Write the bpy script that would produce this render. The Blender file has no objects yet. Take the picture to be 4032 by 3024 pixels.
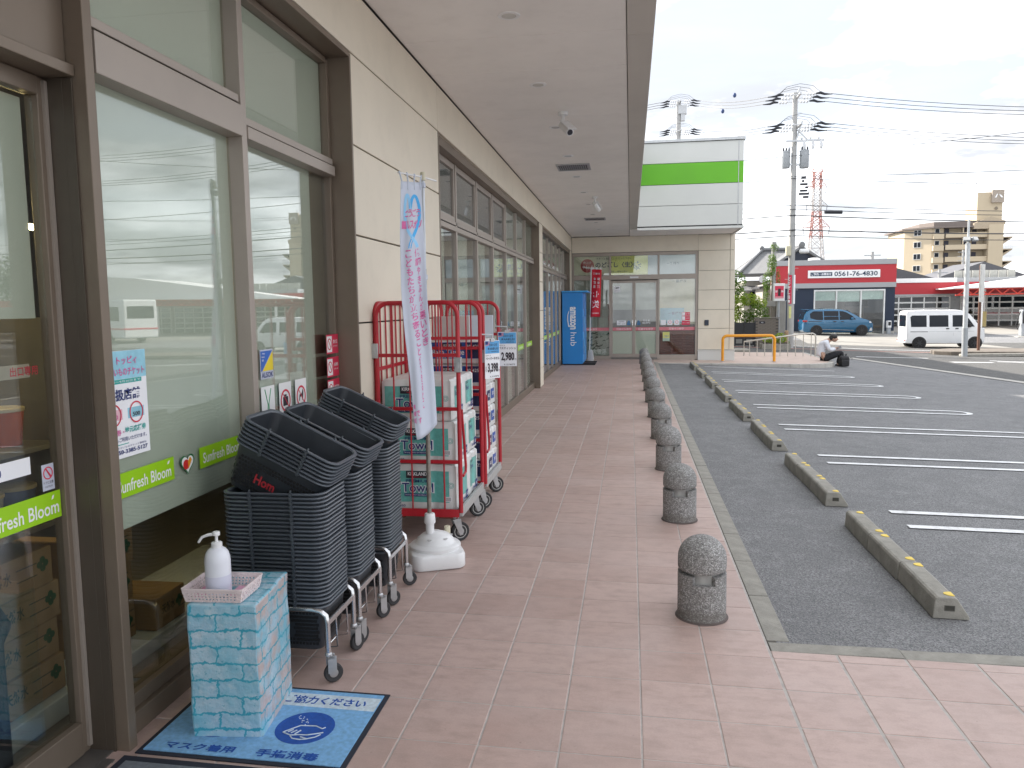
import bpy, bmesh, math, random
from mathutils import Vector, Matrix
S = bpy.context.scene
COL = S.collection
rnd = random.Random(11)
PI = math.pi
def rad(a): return math.radians(a)

# ------------------------------------------------------------------ camera, sky, sun, exposure
cd = bpy.data.cameras.new('camera'); cam = bpy.data.objects.new('camera', cd); COL.objects.link(cam)
cd.sensor_width = 36.0; cd.lens = 3075.25 / 4032 * 36.0; cd.clip_start = 0.05; cd.clip_end = 3000
ya, pi_, ro = rad(8.662), rad(5.706), rad(-0.768)
fw = Vector((-math.sin(ya) * math.cos(pi_), math.cos(ya) * math.cos(pi_), -math.sin(pi_)))
rt = Vector((math.cos(ya), math.sin(ya), 0)); up = rt.cross(fw)
r2 = math.cos(ro) * rt + math.sin(ro) * up; u2 = -math.sin(ro) * rt + math.cos(ro) * up
cam.matrix_world = Matrix(((r2.x, u2.x, -fw.x, 0), (r2.y, u2.y, -fw.y, 0), (r2.z, u2.z, -fw.z, 1.62), (0, 0, 0, 1)))
S.camera = cam
SUN_TO = Vector((-7.0, 4.9, 6.0)).normalized()          # towards the sun: ahead on the left, over the shop roof
sd = bpy.data.lights.new('sun', 'SUN'); sun = bpy.data.objects.new('sun', sd); COL.objects.link(sun)
sd.energy = 2.6; sd.angle = rad(0.8); sd.color = (1.0, 0.93, 0.84)
sun.rotation_euler = SUN_TO.to_track_quat('Z', 'Y').to_euler()
W = bpy.data.worlds.new('World'); S.world = W; W.use_nodes = True
wn, wl = W.node_tree.nodes, W.node_tree.links
bg = wn['Background']; bg.inputs[1].default_value = 0.12
sky = wn.new('ShaderNodeTexSky'); sky.sky_type = 'NISHITA'; sky.sun_disc = False
sky.sun_elevation = math.asin(SUN_TO.z); sky.sun_rotation = math.atan2(SUN_TO.x, SUN_TO.y)
sky.air_density = 1.0; sky.dust_density = 2.0
tc = wn.new('ShaderNodeTexCoord'); sep = wn.new('ShaderNodeSeparateXYZ'); wl.new(tc.outputs['Generated'], sep.inputs[0])
def wmath(op, a, b=None):
    n = wn.new('ShaderNodeMath'); n.operation = op
    for i, v in enumerate((a, b)):
        if v is None: continue
        if isinstance(v, (int, float)): n.inputs[i].default_value = v
        else: wl.new(v, n.inputs[i])
    return n.outputs[0]
zz = wmath('ADD', wmath('MAXIMUM', sep.outputs[2], 0.0), 0.16)
cmb = wn.new('ShaderNodeCombineXYZ'); wl.new(wmath('DIVIDE', sep.outputs[0], zz), cmb.inputs[0]); wl.new(wmath('DIVIDE', sep.outputs[1], zz), cmb.inputs[1])
n1 = wn.new('ShaderNodeTexNoise'); n1.inputs['Scale'].default_value = 1.15; n1.inputs['Detail'].default_value = 7; n1.inputs['Roughness'].default_value = 0.55
n1.inputs['Distortion'].default_value = 0.4
wl.new(cmb.outputs[0], n1.inputs['Vector'])
cr = wn.new('ShaderNodeValToRGB'); cr.color_ramp.elements[0].position = 0.33; cr.color_ramp.elements[1].position = 0.60
wl.new(n1.outputs[0], cr.inputs[0])
n2 = wn.new('ShaderNodeTexNoise'); n2.inputs['Scale'].default_value = 1.0; n2.inputs['Detail'].default_value = 6; n2.inputs['Roughness'].default_value = .58
mp = wn.new('ShaderNodeVectorMath'); mp.operation = 'ADD'; mp.inputs[1].default_value = (5.2, 1.3, 0); wl.new(cmb.outputs[0], mp.inputs[0]); wl.new(mp.outputs[0], n2.inputs['Vector'])
cc = wn.new('ShaderNodeValToRGB'); cc.color_ramp.elements[0].position = 0.42; cc.color_ramp.elements[1].position = 0.62
cc.color_ramp.elements[0].color = (1.56, 1.62, 1.74, 1); cc.color_ramp.elements[1].color = (4.8, 4.82, 4.9, 1)
wl.new(n2.outputs[0], cc.inputs[0])
mx = wn.new('ShaderNodeMix'); mx.data_type = 'RGBA'
wl.new(wmath('ADD', wmath('MULTIPLY', cr.outputs[0], 0.22), 0.78), mx.inputs[0])
wl.new(sky.outputs[0], mx.inputs[6]); wl.new(cc.outputs[0], mx.inputs[7]); wl.new(mx.outputs[2], bg.inputs[0])
S.view_settings.view_transform = 'Standard'; S.view_settings.look = 'None'
S.view_settings.exposure = 2.25; S.view_settings.gamma = 1.0
try: S.view_settings.use_curve_mapping = False
except Exception: pass
S.render.engine = 'CYCLES'
S.cycles.max_bounces = 8; S.cycles.transparent_max_bounces = 16; S.cycles.use_denoising = True

# ------------------------------------------------------------------ materials
MC = {}
def nodes(name):
    m = bpy.data.materials.new(name); m.use_nodes = True
    return m, m.node_tree.nodes, m.node_tree.links, m.node_tree.nodes['Principled BSDF']
def mixc(n, l, fac, a, b, mode='MIX'):
    k = n.new('ShaderNodeMix'); k.data_type = 'RGBA'; k.blend_type = mode
    for s, v in ((0, fac), (6, a), (7, b)):
        if isinstance(v, (int, float)): k.inputs[s].default_value = v
        elif isinstance(v, tuple): k.inputs[s].default_value = (*v[:3], 1)
        else: l.new(v, k.inputs[s])
    return k.outputs[2]
def noise_(n, l, vec, scale, detail=4, rough=0.55):
    k = n.new('ShaderNodeTexNoise'); k.inputs['Scale'].default_value = scale; k.inputs['Detail'].default_value = detail
    k.inputs['Roughness'].default_value = rough; l.new(vec, k.inputs['Vector']); return k.outputs[0]
def ramp(n, l, v, p0, p1, c0=(0, 0, 0), c1=(1, 1, 1)):
    k = n.new('ShaderNodeValToRGB'); e = k.color_ramp.elements
    e[0].position = p0; e[1].position = p1; e[0].color = (*c0, 1); e[1].color = (*c1, 1); l.new(v, k.inputs[0]); return k.outputs[0]
def bump_(n, l, h, strength, dist, bs):
    k = n.new('ShaderNodeBump'); k.inputs['Strength'].default_value = strength; k.inputs['Distance'].default_value = dist
    l.new(h, k.inputs['Height']); l.new(k.outputs[0], bs.inputs['Normal'])
def M(name, col=(.5, .5, .5), rough=.55, metal=0.0, var=.10, vs=6.0, bump=0.0, bs=80.0, spec=.5, coat=0.0, grime=0.0, emit=None):
    """general surface: base colour with slow variation, optional wear and fine relief"""
    if name in MC: return MC[name]
    m, n, l, b = nodes(name)
    t = n.new('ShaderNodeTexCoord').outputs['Object']
    base = noise_(n, l, t, vs, 5)
    c = mixc(n, l, ramp(n, l, base, .3, .7), tuple(x * (1 - var) for x in col), tuple(min(1, x * (1 + var)) for x in col))
    if grime > 0:
        g = ramp(n, l, noise_(n, l, t, vs * 3.1, 8, .65), .50, .78)
        k = n.new('ShaderNodeMath'); k.operation = 'MULTIPLY'; k.inputs[1].default_value = grime; l.new(g, k.inputs[0])
        c = mixc(n, l, k.outputs[0], c, (.12, .10, .08))
    l.new(c, b.inputs['Base Color'])
    b.inputs['Metallic'].default_value = metal; b.inputs['Roughness'].default_value = rough
    b.inputs['Specular IOR Level'].default_value = spec; b.inputs['Coat Weight'].default_value = coat
    if var > 0.02:
        rr = n.new('ShaderNodeMapRange'); rr.inputs[3].default_value = max(.02, rough - .07); rr.inputs[4].default_value = min(1, rough + .07)
        l.new(base, rr.inputs[0]); l.new(rr.outputs[0], b.inputs['Roughness'])
    if bump: bump_(n, l, noise_(n, l, t, bs, 3), bump, .01, b)
    if emit: b.inputs['Emission Color'].default_value = (*emit[0], 1); b.inputs['Emission Strength'].default_value = emit[1]
    MC[name] = m; return m
def glass_mat(name, tint, f0=.07, rough=.0):
    m, n, l, b = nodes(name); n.remove(b)
    out = n['Material Output']
    lw = n.new('ShaderNodeLayerWeight'); lw.inputs[0].default_value = .5
    p = n.new('ShaderNodeMath'); p.operation = 'POWER'; p.inputs[1].default_value = 4.0; l.new(lw.outputs['Facing'], p.inputs[0])
    q = n.new('ShaderNodeMath'); q.operation = 'MULTIPLY_ADD'; q.inputs[1].default_value = 1 - f0; q.inputs[2].default_value = f0; l.new(p.outputs[0], q.inputs[0])
    tr = n.new('ShaderNodeBsdfTransparent'); tr.inputs[0].default_value = (*tint, 1)
    gl = n.new('ShaderNodeBsdfGlossy'); gl.inputs['Roughness'].default_value = rough; gl.inputs[0].default_value = (.95, .97, 1, 1)
    x = n.new('ShaderNodeMixShader'); l.new(q.outputs[0], x.inputs[0]); l.new(tr.outputs[0], x.inputs[1]); l.new(gl.outputs[0], x.inputs[2])
    l.new(x.outputs[0], out.inputs[0]); MC[name] = m; return m
def tile_mat(name, per_object):
    m, n, l, b = nodes(name)
    g = n.new('ShaderNodeNewGeometry'); pos = g.outputs['Position']
    mpn = n.new('ShaderNodeMapping'); mpn.inputs['Scale'].default_value = (3.2, 7.5, 1); l.new(pos, mpn.inputs[0])
    streak = noise_(n, l, mpn.outputs[0], 2.2, 6, .62)
    blot = noise_(n, l, pos, 1.3, 5, .6)
    fine = noise_(n, l, pos, 160, 3, .6)
    r = n.new('ShaderNodeObjectInfo').outputs['Random'] if per_object else g.outputs['Random Per Island']
    c = mixc(n, l, r, (.410, .290, .255), (.480, .355, .318))
    c = mixc(n, l, ramp(n, l, streak, .46, .86), c, (.325, .245, .21))
    c = mixc(n, l, ramp(n, l, blot, .45, .75), c, (.465, .355, .325))
    dirt = ramp(n, l, noise_(n, l, pos, 46, 3, .6), .70, .78)
    k = n.new('ShaderNodeMath'); k.operation = 'MULTIPLY'; k.inputs[1].default_value = .42; l.new(dirt, k.inputs[0])
    c = mixc(n, l, k.outputs[0], c, (.13, .10, .09))
    mot = ramp(n, l, noise_(n, l, pos, 9, 8, .72), .48, .72); km = n.new('ShaderNodeMath'); km.operation = 'MULTIPLY'; km.inputs[1].default_value = .40; l.new(mot, km.inputs[0])
    c = mixc(n, l, km.outputs[0], c, (.31, .225, .19))
    big = ramp(n, l, noise_(n, l, pos, .7, 4, .6), .50, .70); kb = n.new('ShaderNodeMath'); kb.operation = 'MULTIPLY'; kb.inputs[1].default_value = .30; l.new(big, kb.inputs[0])
    c = mixc(n, l, kb.outputs[0], c, (.27, .205, .18))
    c = mixc(n, l, .10, c, ramp(n, l, fine, .2, .8, (.1, .1, .1), (.8, .8, .8)), 'OVERLAY')
    l.new(c, b.inputs['Base Color'])
    rr = n.new('ShaderNodeMapRange'); rr.inputs[3].default_value = .36; rr.inputs[4].default_value = .62; l.new(streak, rr.inputs[0]); l.new(rr.outputs[0], b.inputs['Roughness'])
    b.inputs['Specular IOR Level'].default_value = .42
    bump_(n, l, fine, .12, .002, b); return m
def asphalt_mat(name, dark, light, stone=.30, scale=150):
    m, n, l, b = nodes(name)
    pos = n.new('ShaderNodeNewGeometry').outputs['Position']
    v = n.new('ShaderNodeTexVoronoi'); v.inputs['Scale'].default_value = scale; l.new(pos, v.inputs['Vector'])
    hs = n.new('ShaderNodeSeparateColor'); l.new(v.outputs['Color'], hs.inputs[0])
    c = mixc(n, l, ramp(n, l, noise_(n, l, pos, .55, 6, .6), .35, .68), dark, light)
    c = mixc(n, l, ramp(n, l, noise_(n, l, pos, 3.7, 6, .65), .42, .75), c, tuple(x * 1.22 for x in light))
    st_ = ramp(n, l, noise_(n, l, pos, 1.4, 7, .7), .56, .74); ks_ = n.new('ShaderNodeMath'); ks_.operation = 'MULTIPLY'; ks_.inputs[1].default_value = .55; l.new(st_, ks_.inputs[0]); c = mixc(n, l, ks_.outputs[0], c, tuple(x * .55 for x in dark))
    sp_ = ramp(n, l, noise_(n, l, pos, 5.2, 3, .5), .70, .76); kp_ = n.new('ShaderNodeMath'); kp_.operation = 'MULTIPLY'; kp_.inputs[1].default_value = .45; l.new(sp_, kp_.inputs[0]); c = mixc(n, l, kp_.outputs[0], c, tuple(x * .4 for x in dark))
    c = mixc(n, l, ramp(n, l, hs.outputs[0], .1, .9), tuple(x * .62 for x in dark), c)
    s = ramp(n, l, hs.outputs[1], .93, .97)
    k = n.new('ShaderNodeMath'); k.operation = 'MULTIPLY'; k.inputs[1].default_value = .6; l.new(s, k.inputs[0])
    c = mixc(n, l, k.outputs[0], c, (stone, stone, stone * .97))
    l.new(c, b.inputs['Base Color']); b.inputs['Roughness'].default_value = .82; b.inputs['Specular IOR Level'].default_value = .35
    bump_(n, l, v.outputs['Distance'], .55, .006, b); return m
def aggregate_mat(name):
    m, n, l, b = nodes(name)
    t = n.new('ShaderNodeTexCoord').outputs['Object']
    v = n.new('ShaderNodeTexVoronoi'); v.inputs['Scale'].default_value = 175; l.new(t, v.inputs['Vector'])
    h = n.new('ShaderNodeSeparateColor'); l.new(v.outputs['Color'], h.inputs[0])
    k = n.new('ShaderNodeValToRGB'); e = k.color_ramp.elements
    e[0].position = 0; e[0].color = (.085, .085, .085, 1); e[1].position = 1; e[1].color = (.60, .60, .60, 1)
    for p, c in ((.25, (.15, .148, .145)), (.45, (.28, .275, .27)), (.75, (.40, .395, .385))):
        x = e.new(p); x.color = (*c, 1)
    l.new(h.outputs[0], k.inputs[0])
    c = mixc(n, l, ramp(n, l, v.outputs['Distance'], .35, .75), k.outputs[0], (.22, .215, .21))
    oi = n.new('ShaderNodeObjectInfo'); av = n.new('ShaderNodeVectorMath'); av.operation = 'ADD'; l.new(t, av.inputs[0]); l.new(oi.outputs['Location'], av.inputs[1])
    c = mixc(n, l, ramp(n, l, noise_(n, l, av.outputs[0], 5, 6, .65), .46, .72), c, mixc(n, l, .55, c, (.13, .12, .11)))
    c = mixc(n, l, ramp(n, l, oi.outputs['Random'], 0, 1, (0, 0, 0), (.22, .22, .22)), c, (.17, .165, .155))
    sz = n.new('ShaderNodeSeparateXYZ'); l.new(t, sz.inputs[0]); sx_ = n.new('ShaderNodeMath'); sx_.operation = 'ADD'; l.new(sz.outputs[2], sx_.inputs[0]); nz0 = n.new('ShaderNodeMath'); nz0.operation = 'MULTIPLY'; nz0.inputs[1].default_value = -.09; l.new(noise_(n, l, av.outputs[0], 12, 5), nz0.inputs[0]); l.new(nz0.outputs[0], sx_.inputs[1])
    c = mixc(n, l, ramp(n, l, sx_.outputs[0], -.035, .03, (.42, .42, .42), (0, 0, 0)), c, (.09, .075, .06))
    l.new(c, b.inputs['Base Color']); b.inputs['Roughness'].default_value = .8
    bump_(n, l, v.outputs['Distance'], .6, .004, b); return m
def leaf_mat(name, c0, c1):
    m, n, l, b = nodes(name)
    r = n.new('ShaderNodeNewGeometry').outputs['Random Per Island']
    l.new(mixc(n, l, r, c0, c1), b.inputs['Base Color']); b.inputs['Roughness'].default_value = .6
    b.inputs['Subsurface Weight'].default_value = 0.0
    tr = n.new('ShaderNodeBsdfTranslucent'); l.new(mixc(n, l, r, tuple(x * 1.3 for x in c0), tuple(x * 1.5 for x in c1)), tr.inputs[0])
    x = n.new('ShaderNodeMixShader'); x.inputs[0].default_value = .3
    l.new(b.outputs[0], x.inputs[1]); l.new(tr.outputs[0], x.inputs[2]); l.new(x.outputs[0], n['Material Output'].inputs[0]); return m
def wave_mat(name, ca, cb, scale, axis='X', rough=.5, metal=0.0, bump=.5):
    m, n, l, b = nodes(name)
    t = n.new('ShaderNodeTexCoord').outputs['Object']
    w = n.new('ShaderNodeTexWave'); w.bands_direction = axis; w.inputs['Scale'].default_value = scale; w.inputs['Distortion'].default_value = .0
    l.new(t, w.inputs[0])
    l.new(mixc(n, l, w.outputs[1], ca, cb), b.inputs['Base Color']); b.inputs['Roughness'].default_value = rough; b.inputs['Metallic'].default_value = metal
    bump_(n, l, w.outputs[1], bump, .02, b); return m

BRONZE = M('bronze_aluminium', (.180, .142, .108), .42, .30, .10, 3, .05, 300)
BRONZE_L = M('champagne_aluminium', (.345, .300, .262), .42, .30, .06, 3, .04, 300)
BRONZE_D = M('dark_bronze', (.085, .068, .052), .42, .3, .1, 3)
DARK = M('black_gasket', (.012, .012, .013), .6)
CLAD = M('cream_cladding', (.72, .655, .54), .55, 0, .045, 1.3, .05, 240, grime=.09)
CLAD_W = M('white_cladding', (.60, .605, .585), .5, 0, .03, 1.1, .03, 200)
SOFFIT = M('soffit_board', (.86, .83, .80), .7, 0, .04, 1.5, .03, 200, grime=.07)
SOFFIT_E = M('soffit_edge_board', (.55, .52, .48), .6, 0, .05, 1.5)
LIME = M('lime_green_band', (.12, .42, .010), .5, 0, .05, 1.2)
GREENF = M('green_film', (.30, .58, .008), .45, 0, .03)
WHITE = M('white_paint', (.80, .80, .80), .45, 0, .03)
WHITEP = M('white_plastic', (.74, .745, .75), .38, 0, .04, 8, grime=.05)
PAPER = M('white_paper', (.80, .81, .84), .6, 0, .02)
INK = M('dark_ink', (.02, .02, .03), .5)
NAVYI = M('navy_ink', (.015, .03, .16), .5)
BLUEI = M('blue_ink', (.02, .12, .48), .5)
REDI = M('red_ink', (.62, .02, .06), .5)
PINKI = M('pink_ink', (.62, .12, .33), .5)
TEALI = M('teal_ink', (.02, .30, .27), .5)
REDST = M('red_sticker', (.62, .025, .075), .45)
YELL = M('yellow_print', (.80, .62, .02), .5)
CONC = M('concrete', (.28, .268, .238), .85, 0, .20, 9, .35, 120, grime=.35)
CONC_L = M('pale_concrete', (.40, .385, .355), .85, 0, .15, 4, .25, 120, grime=.15)
STEEL = M('chrome_steel', (.62, .62, .63), .22, .95, .05)
GALV = M('galvanised_steel', (.46, .47, .48), .42, .75, .12, 14)
REDPIPE = M('red_pipe_paint', (.42, .012, .024), .42, 0, .12, 12, grime=.12)
RUBBER = M('black_rubber', (.028, .028, .030), .7, 0, .1, 30)
BASK = M('charcoal_gap_shade', (.026, .031, .038), .42, 0, .12, 20, .05, 300)  # basket body darkened to paint in the shade between stacked rims
GLASS = glass_mat('window_glass', (.88, .90, .87), .08)
GLASS_D = glass_mat('tinted_glass', (.22, .25, .27), .06)
FILM = M('frosted_film', (.66, .69, .63), .6, 0, .03, .8)
FILM_D = M('grey_film', (.10, .115, .12), .6, 0, .05, .8)
AGG = aggregate_mat('exposed_aggregate')

# ------------------------------------------------------------------ mesh building
class MB:
    def __init__(s): s.v = []; s.f = []
    def box(s, x0, x1, y0, y1, z0, z1):
        b = len(s.v)
        s.v += [(x0, y0, z0), (x1, y0, z0), (x1, y1, z0), (x0, y1, z0), (x0, y0, z1), (x1, y0, z1), (x1, y1, z1), (x0, y1, z1)]
        s.f += [tuple(b + i for i in q) for q in ((0, 3, 2, 1), (4, 5, 6, 7), (0, 1, 5, 4), (1, 2, 6, 5), (2, 3, 7, 6), (3, 0, 4, 7))]; return s
    def poly(s, pts):
        b = len(s.v); s.v += [tuple(p) for p in pts]; s.f.append(tuple(range(b, b + len(pts)))); return s
    def prism(s, pts, axis, c0, c1):
        k = len(pts); b = len(s.v)
        def P(a, c): return {'x': (c, a[0], a[1]), 'y': (a[0], c, a[1]), 'z': (a[0], a[1], c)}[axis]
        s.v += [P(a, c0) for a in pts] + [P(a, c1) for a in pts]
        s.f.append(tuple(b + i for i in reversed(range(k)))); s.f.append(tuple(b + k + i for i in range(k)))
        s.f += [(b + i, b + (i + 1) % k, b + k + (i + 1) % k, b + k + i) for i in range(k)]; return s
    def tube(s, path, r, n=8, closed=False, caps=True):
        P = [Vector(p) for p in path]; m = len(P); b = len(s.v); rr = r if isinstance(r, (list, tuple)) else [r] * m
        prev = None
        for i, p in enumerate(P):
            if closed: d = P[(i + 1) % m] - P[i - 1]
            else: d = P[min(i + 1, m - 1)] - P[max(i - 1, 0)]
            if d.length < 1e-9: d = Vector((0, 0, 1))
            d.normalize()
            if prev is None:
                a = Vector((0, 0, 1)) if abs(d.z) < .9 else Vector((1, 0, 0)); u = d.cross(a).normalized()
            else: u = (prev - d * prev.dot(d)).normalized()
            prev = u; w = d.cross(u)
            for k in range(n):
                t = 2 * PI * k / n; s.v.append(tuple(p + rr[i] * (math.cos(t) * u + math.sin(t) * w)))
        for i in range(m if closed else m - 1):
            for k in range(n):
                j = (i + 1) % m
                s.f.append((b + i * n + k, b + i * n + (k + 1) % n, b + j * n + (k + 1) % n, b + j * n + k))
        if caps and not closed:
            s.f.append(tuple(b + k for k in reversed(range(n)))); s.f.append(tuple(b + (m - 1) * n + k for k in range(n)))
        return s
    def bar(s, p, q, w, h=None):          # rectangular bar between two points
        p, q = Vector(p), Vector(q); h = h or w; d = (q - p).normalized()
        a = Vector((0, 0, 1)) if abs(d.z) < .95 else Vector((0, 1, 0)); u = d.cross(a).normalized() * (w / 2); t = u.cross(d).normalized() * (h / 2)
        b = len(s.v)
        for c in (p, q): s.v += [tuple(c + x) for x in (-u - t, u - t, u + t, -u + t)]
        s.f += [tuple(b + i for i in x) for x in ((0, 1, 2, 3), (7, 6, 5, 4), (0, 4, 5, 1), (1, 5, 6, 2), (2, 6, 7, 3), (3, 7, 4, 0))]; return s
    def lathe(s, prof, c=(0, 0, 0), n=24, axis='z', a0=0):
        b = len(s.v); m = len(prof)
        for r, h in prof:
            for k in range(n):
                t = a0 + 2 * PI * k / n; x, y = r * math.cos(t), r * math.sin(t)
                s.v.append({'z': (c[0] + x, c[1] + y, c[2] + h), 'y': (c[0] + x, c[1] + h, c[2] + y), 'x': (c[0] + h, c[1] + x, c[2] + y)}[axis])
        for i in range(m - 1):
            for k in range(n):
                q = (b + i * n + k, b + i * n + (k + 1) % n, b + (i + 1) * n + (k + 1) % n, b + (i + 1) * n + k)
                s.f.append(q if axis != 'y' else tuple(reversed(q)))
        if prof[0][0] > 1e-6: s.f.append(tuple(b + k for k in reversed(range(n))))
        if prof[-1][0] > 1e-6: s.f.append(tuple(b + (m - 1) * n + k for k in range(n)))
        return s
    def ell(s, c, r, n=12, m=8):
        pr = [(math.sin(PI * i / m), -math.cos(PI * i / m)) for i in range(m + 1)]; b = len(s.v)
        s.lathe([(max(a, 1e-5), h) for a, h in pr], (0, 0, 0), n)
        for i in range(b, len(s.v)):
            v = s.v[i]; s.v[i] = (c[0] + v[0] * r[0], c[1] + v[1] * r[1], c[2] + v[2] * r[2])
        return s
    def sector(s, c, r, a0, a1, axis='y', th=.001, n=20, r0=0):   # flat disc / ring segment with thickness
        A = [a0 + (a1 - a0) * i / n for i in range(n + 1)]
        out = [(r * math.cos(a), r * math.sin(a)) for a in A]
        inn = [(r0 * math.cos(a), r0 * math.sin(a)) for a in reversed(A)] if r0 > 0 else ([(0, 0)] if a1 - a0 < 2 * PI - 1e-4 else [])
        if r0 > 0 or not inn: pass
        pts = out[:-1] if (a1 - a0 >= 2 * PI - 1e-4 and r0 == 0) else out + inn
        if r0 > 0:
            for i in range(n):
                q = [(r * math.cos(A[i]), r * math.sin(A[i])), (r * math.cos(A[i + 1]), r * math.sin(A[i + 1])), (r0 * math.cos(A[i + 1]), r0 * math.sin(A[i + 1])), (r0 * math.cos(A[i]), r0 * math.sin(A[i]))]
                s._flat(q, c, axis, th)
            return s
        return s._flat(pts, c, axis, th)
    def _flat(s, pts, c, axis, th):
        if axis == 'y': return s.prism([(c[0] + a, c[2] + b) for a, b in pts], 'y', c[1] - th, c[1])
        if axis == 'x': return s.prism([(c[1] + a, c[2] + b) for a, b in pts], 'x', c[0], c[0] + th)
        return s.prism([(c[0] + a, c[1] + b) for a, b in pts], 'z', c[2], c[2] + th)
    def xf(s, mat, start=0):
        for i in range(start, len(s.v)): s.v[i] = tuple(mat @ Vector(s.v[i]))
        return s
    def mesh(s, name, mat, off=Vector((0, 0, 0)), smooth=None):
        me = bpy.data.meshes.new(name)
        me.from_pydata([(v[0] - off.x, v[1] - off.y, v[2] - off.z) for v in s.v], [], s.f)
        if isinstance(mat, (list, tuple)):
            for k in mat: me.materials.append(k)
        elif mat: me.materials.append(mat)
        bm = bmesh.new(); bm.from_mesh(me); bmesh.ops.recalc_face_normals(bm, faces=bm.faces); bm.to_mesh(me); bm.free()
        if smooth is not None:
            me.polygons.foreach_set('use_smooth', [True] * len(me.polygons))
            me.set_sharp_from_angle(angle=rad(smooth))
        return me
    def build(s, name, mat, parent=None, smooth=None, bevel=0, seg=2):
        off = base(parent); me = s.mesh(name, mat, off, smooth)
        return link(name, me, parent, bevel, seg)
def base(p):
    o = Vector((0, 0, 0))
    while p is not None: o += Vector(p.location); p = p.parent
    return o
def link(name, me, parent=None, bevel=0, seg=2):
    o = bpy.data.objects.new(name, me); COL.objects.link(o); o.parent = parent
    if bevel:
        k = o.modifiers.new('bevel', 'BEVEL'); k.width = bevel; k.segments = seg; k.limit_method = 'ANGLE'; k.angle_limit = rad(40)
    return o
def tag(o, label=None, cat=None, group=None, kind=None):
    if label: o['label'] = label
    if cat: o['category'] = cat
    if group: o['group'] = group
    if kind: o['kind'] = kind
    return o
def thing(name, label, cat, loc=(0, 0, 0), group=None):
    o = bpy.data.objects.new(name, None); COL.objects.link(o); o.location = loc; o.empty_display_size = .1
    return tag(o, label, cat, group)
def dup(root, loc=None, rotz=None, label=None, par=None):
    c = root.copy(); COL.objects.link(c)
    if par is not None: c.parent = par
    if loc is not None: c.location = loc
    if rotz is not None: c.rotation_euler = (0, 0, rotz)
    if label: c['label'] = label
    for ch in root.children: dup(ch, par=c)
    return c
def bx(name, mat, parent, x0, x1, y0, y1, z0, z1, bevel=0): return MB().box(x0, x1, y0, y1, z0, z1).build(name, mat, parent, None, bevel)

# ------------------------------------------------------------------ lettering (flat print, thin raised meshes)
_fc = bpy.data.curves.new('letters', 'FONT'); _fo = bpy.data.objects.new('letters', _fc); COL.objects.link(_fo)
TXT = {}
def glyphs(s, bold=0.0):
    key = (s, bold)
    if key not in TXT:
        _fc.body = s; _fc.resolution_u = 3; _fc.offset = bold; _fc.size = 1
        dg = bpy.context.evaluated_depsgraph_get(); dg.update()
        me = bpy.data.meshes.new_from_object(_fo.evaluated_get(dg))
        vs = [tuple(v.co) for v in me.vertices]; fs = [tuple(p.vertices) for p in me.polygons]; bpy.data.meshes.remove(me)
        if vs:
            x0 = min(v[0] for v in vs); x1 = max(v[0] for v in vs); y0 = min(v[1] for v in vs); y1 = max(v[1] for v in vs)
            vs = [(v[0] - x0, v[1] - y0) for v in vs]; TXT[key] = (vs, fs, max(x1 - x0, 1e-3), max(y1 - y0, 1e-3))
        else: TXT[key] = ([], [], 1, 1)
    return TXT[key]
def add_text(mb, s, c, xd, yd, w=None, h=None, bold=0.0, fn=None):
    """puts s centred at c; xd, yd are unit directions of reading and of the letters' height"""
    vs, fs, tw, th = glyphs(s, bold)
    if not vs: return mb
    sx = w / tw if w else h / th; sy = h / th if h else sx
    c, xd, yd = Vector(c), Vector(xd), Vector(yd); b = len(mb.v)
    for x, y in vs:
        p = c + xd * ((x - tw / 2) * sx) + yd * ((y - th / 2) * sy); mb.v.append(tuple(fn(p) if fn else p))
    mb.f += [tuple(b + i for i in q) for q in fs]; return mb
def letter(s, c, xd, yd, mat, parent, w=None, h=None, bold=0.0, name='lettering'):
    return add_text(MB(), s, c, xd, yd, w, h, bold).build(name, mat, parent)
FX, FZ = (1, 0, 0), (0, 0, 1)          # reading directions on faces that look along -Y
LY = (0, 1, 0)                           # reading direction on faces that look along +X
ORD = ['lowest', 'second', 'third', 'fourth', 'fifth', 'sixth', 'seventh', 'eighth', 'ninth', 'tenth', 'eleventh', 'twelfth', 'thirteenth', 'fourteenth', 'fifteenth', 'sixteenth', 'seventeenth', 'eighteenth', 'nineteenth', 'twentieth', 'twenty-first', 'twenty-second', 'twenty-third', 'twenty-fourth', 'twenty-fifth', 'twenty-sixth', 'twenty-seventh', 'twenty-eighth', 'twenty-ninth', 'thirtieth', 'thirty-first', 'thirty-second', 'thirty-third']
NTH = ['nearest'] + ORD[1:]

# ------------------------------------------------------------------ ground
def fz(x): return -0.01277 * x
def tz(x, y):
    if x < .70: return -.16
    dx = x - .76
    e = dx if dx < 9 else 9 + 4 * (1 - math.exp(-(dx - 9) / 4))
    t = .022 + .001 * (min(max(y, 4), 40) - 6)
    f = 1.0 if y < 40 else max(.45, 1 - (y - 40) * .022)
    return -.016 - t * max(e, -.1) * f
LOT = asphalt_mat('asphalt', (.185, .187, .194), (.250, .250, .254))
ROADM = asphalt_mat('worn_asphalt', (.088, .088, .086), (.112, .110, .106), .33, 120)
xs = [-60, -30, -10, -2, .60, .69, .70, .9] + [1.2 + .6 * i for i in range(20)] + [14 + 2 * i for i in range(30)] + [90, 140, 220, 340]
ys = [-30, -15, -8] + [-4 + 1.0 * i for i in range(70)] + [68, 75, 90, 120, 200, 340, 600]
g = MB()
for y in ys:
    for x in xs: g.v.append((x, y, tz(x, y)))
nx = len(xs)
for j in range(len(ys) - 1):
    for i in range(nx - 1): g.f.append((j * nx + i, j * nx + i + 1, (j + 1) * nx + i + 1, (j + 1) * nx + i))
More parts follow.
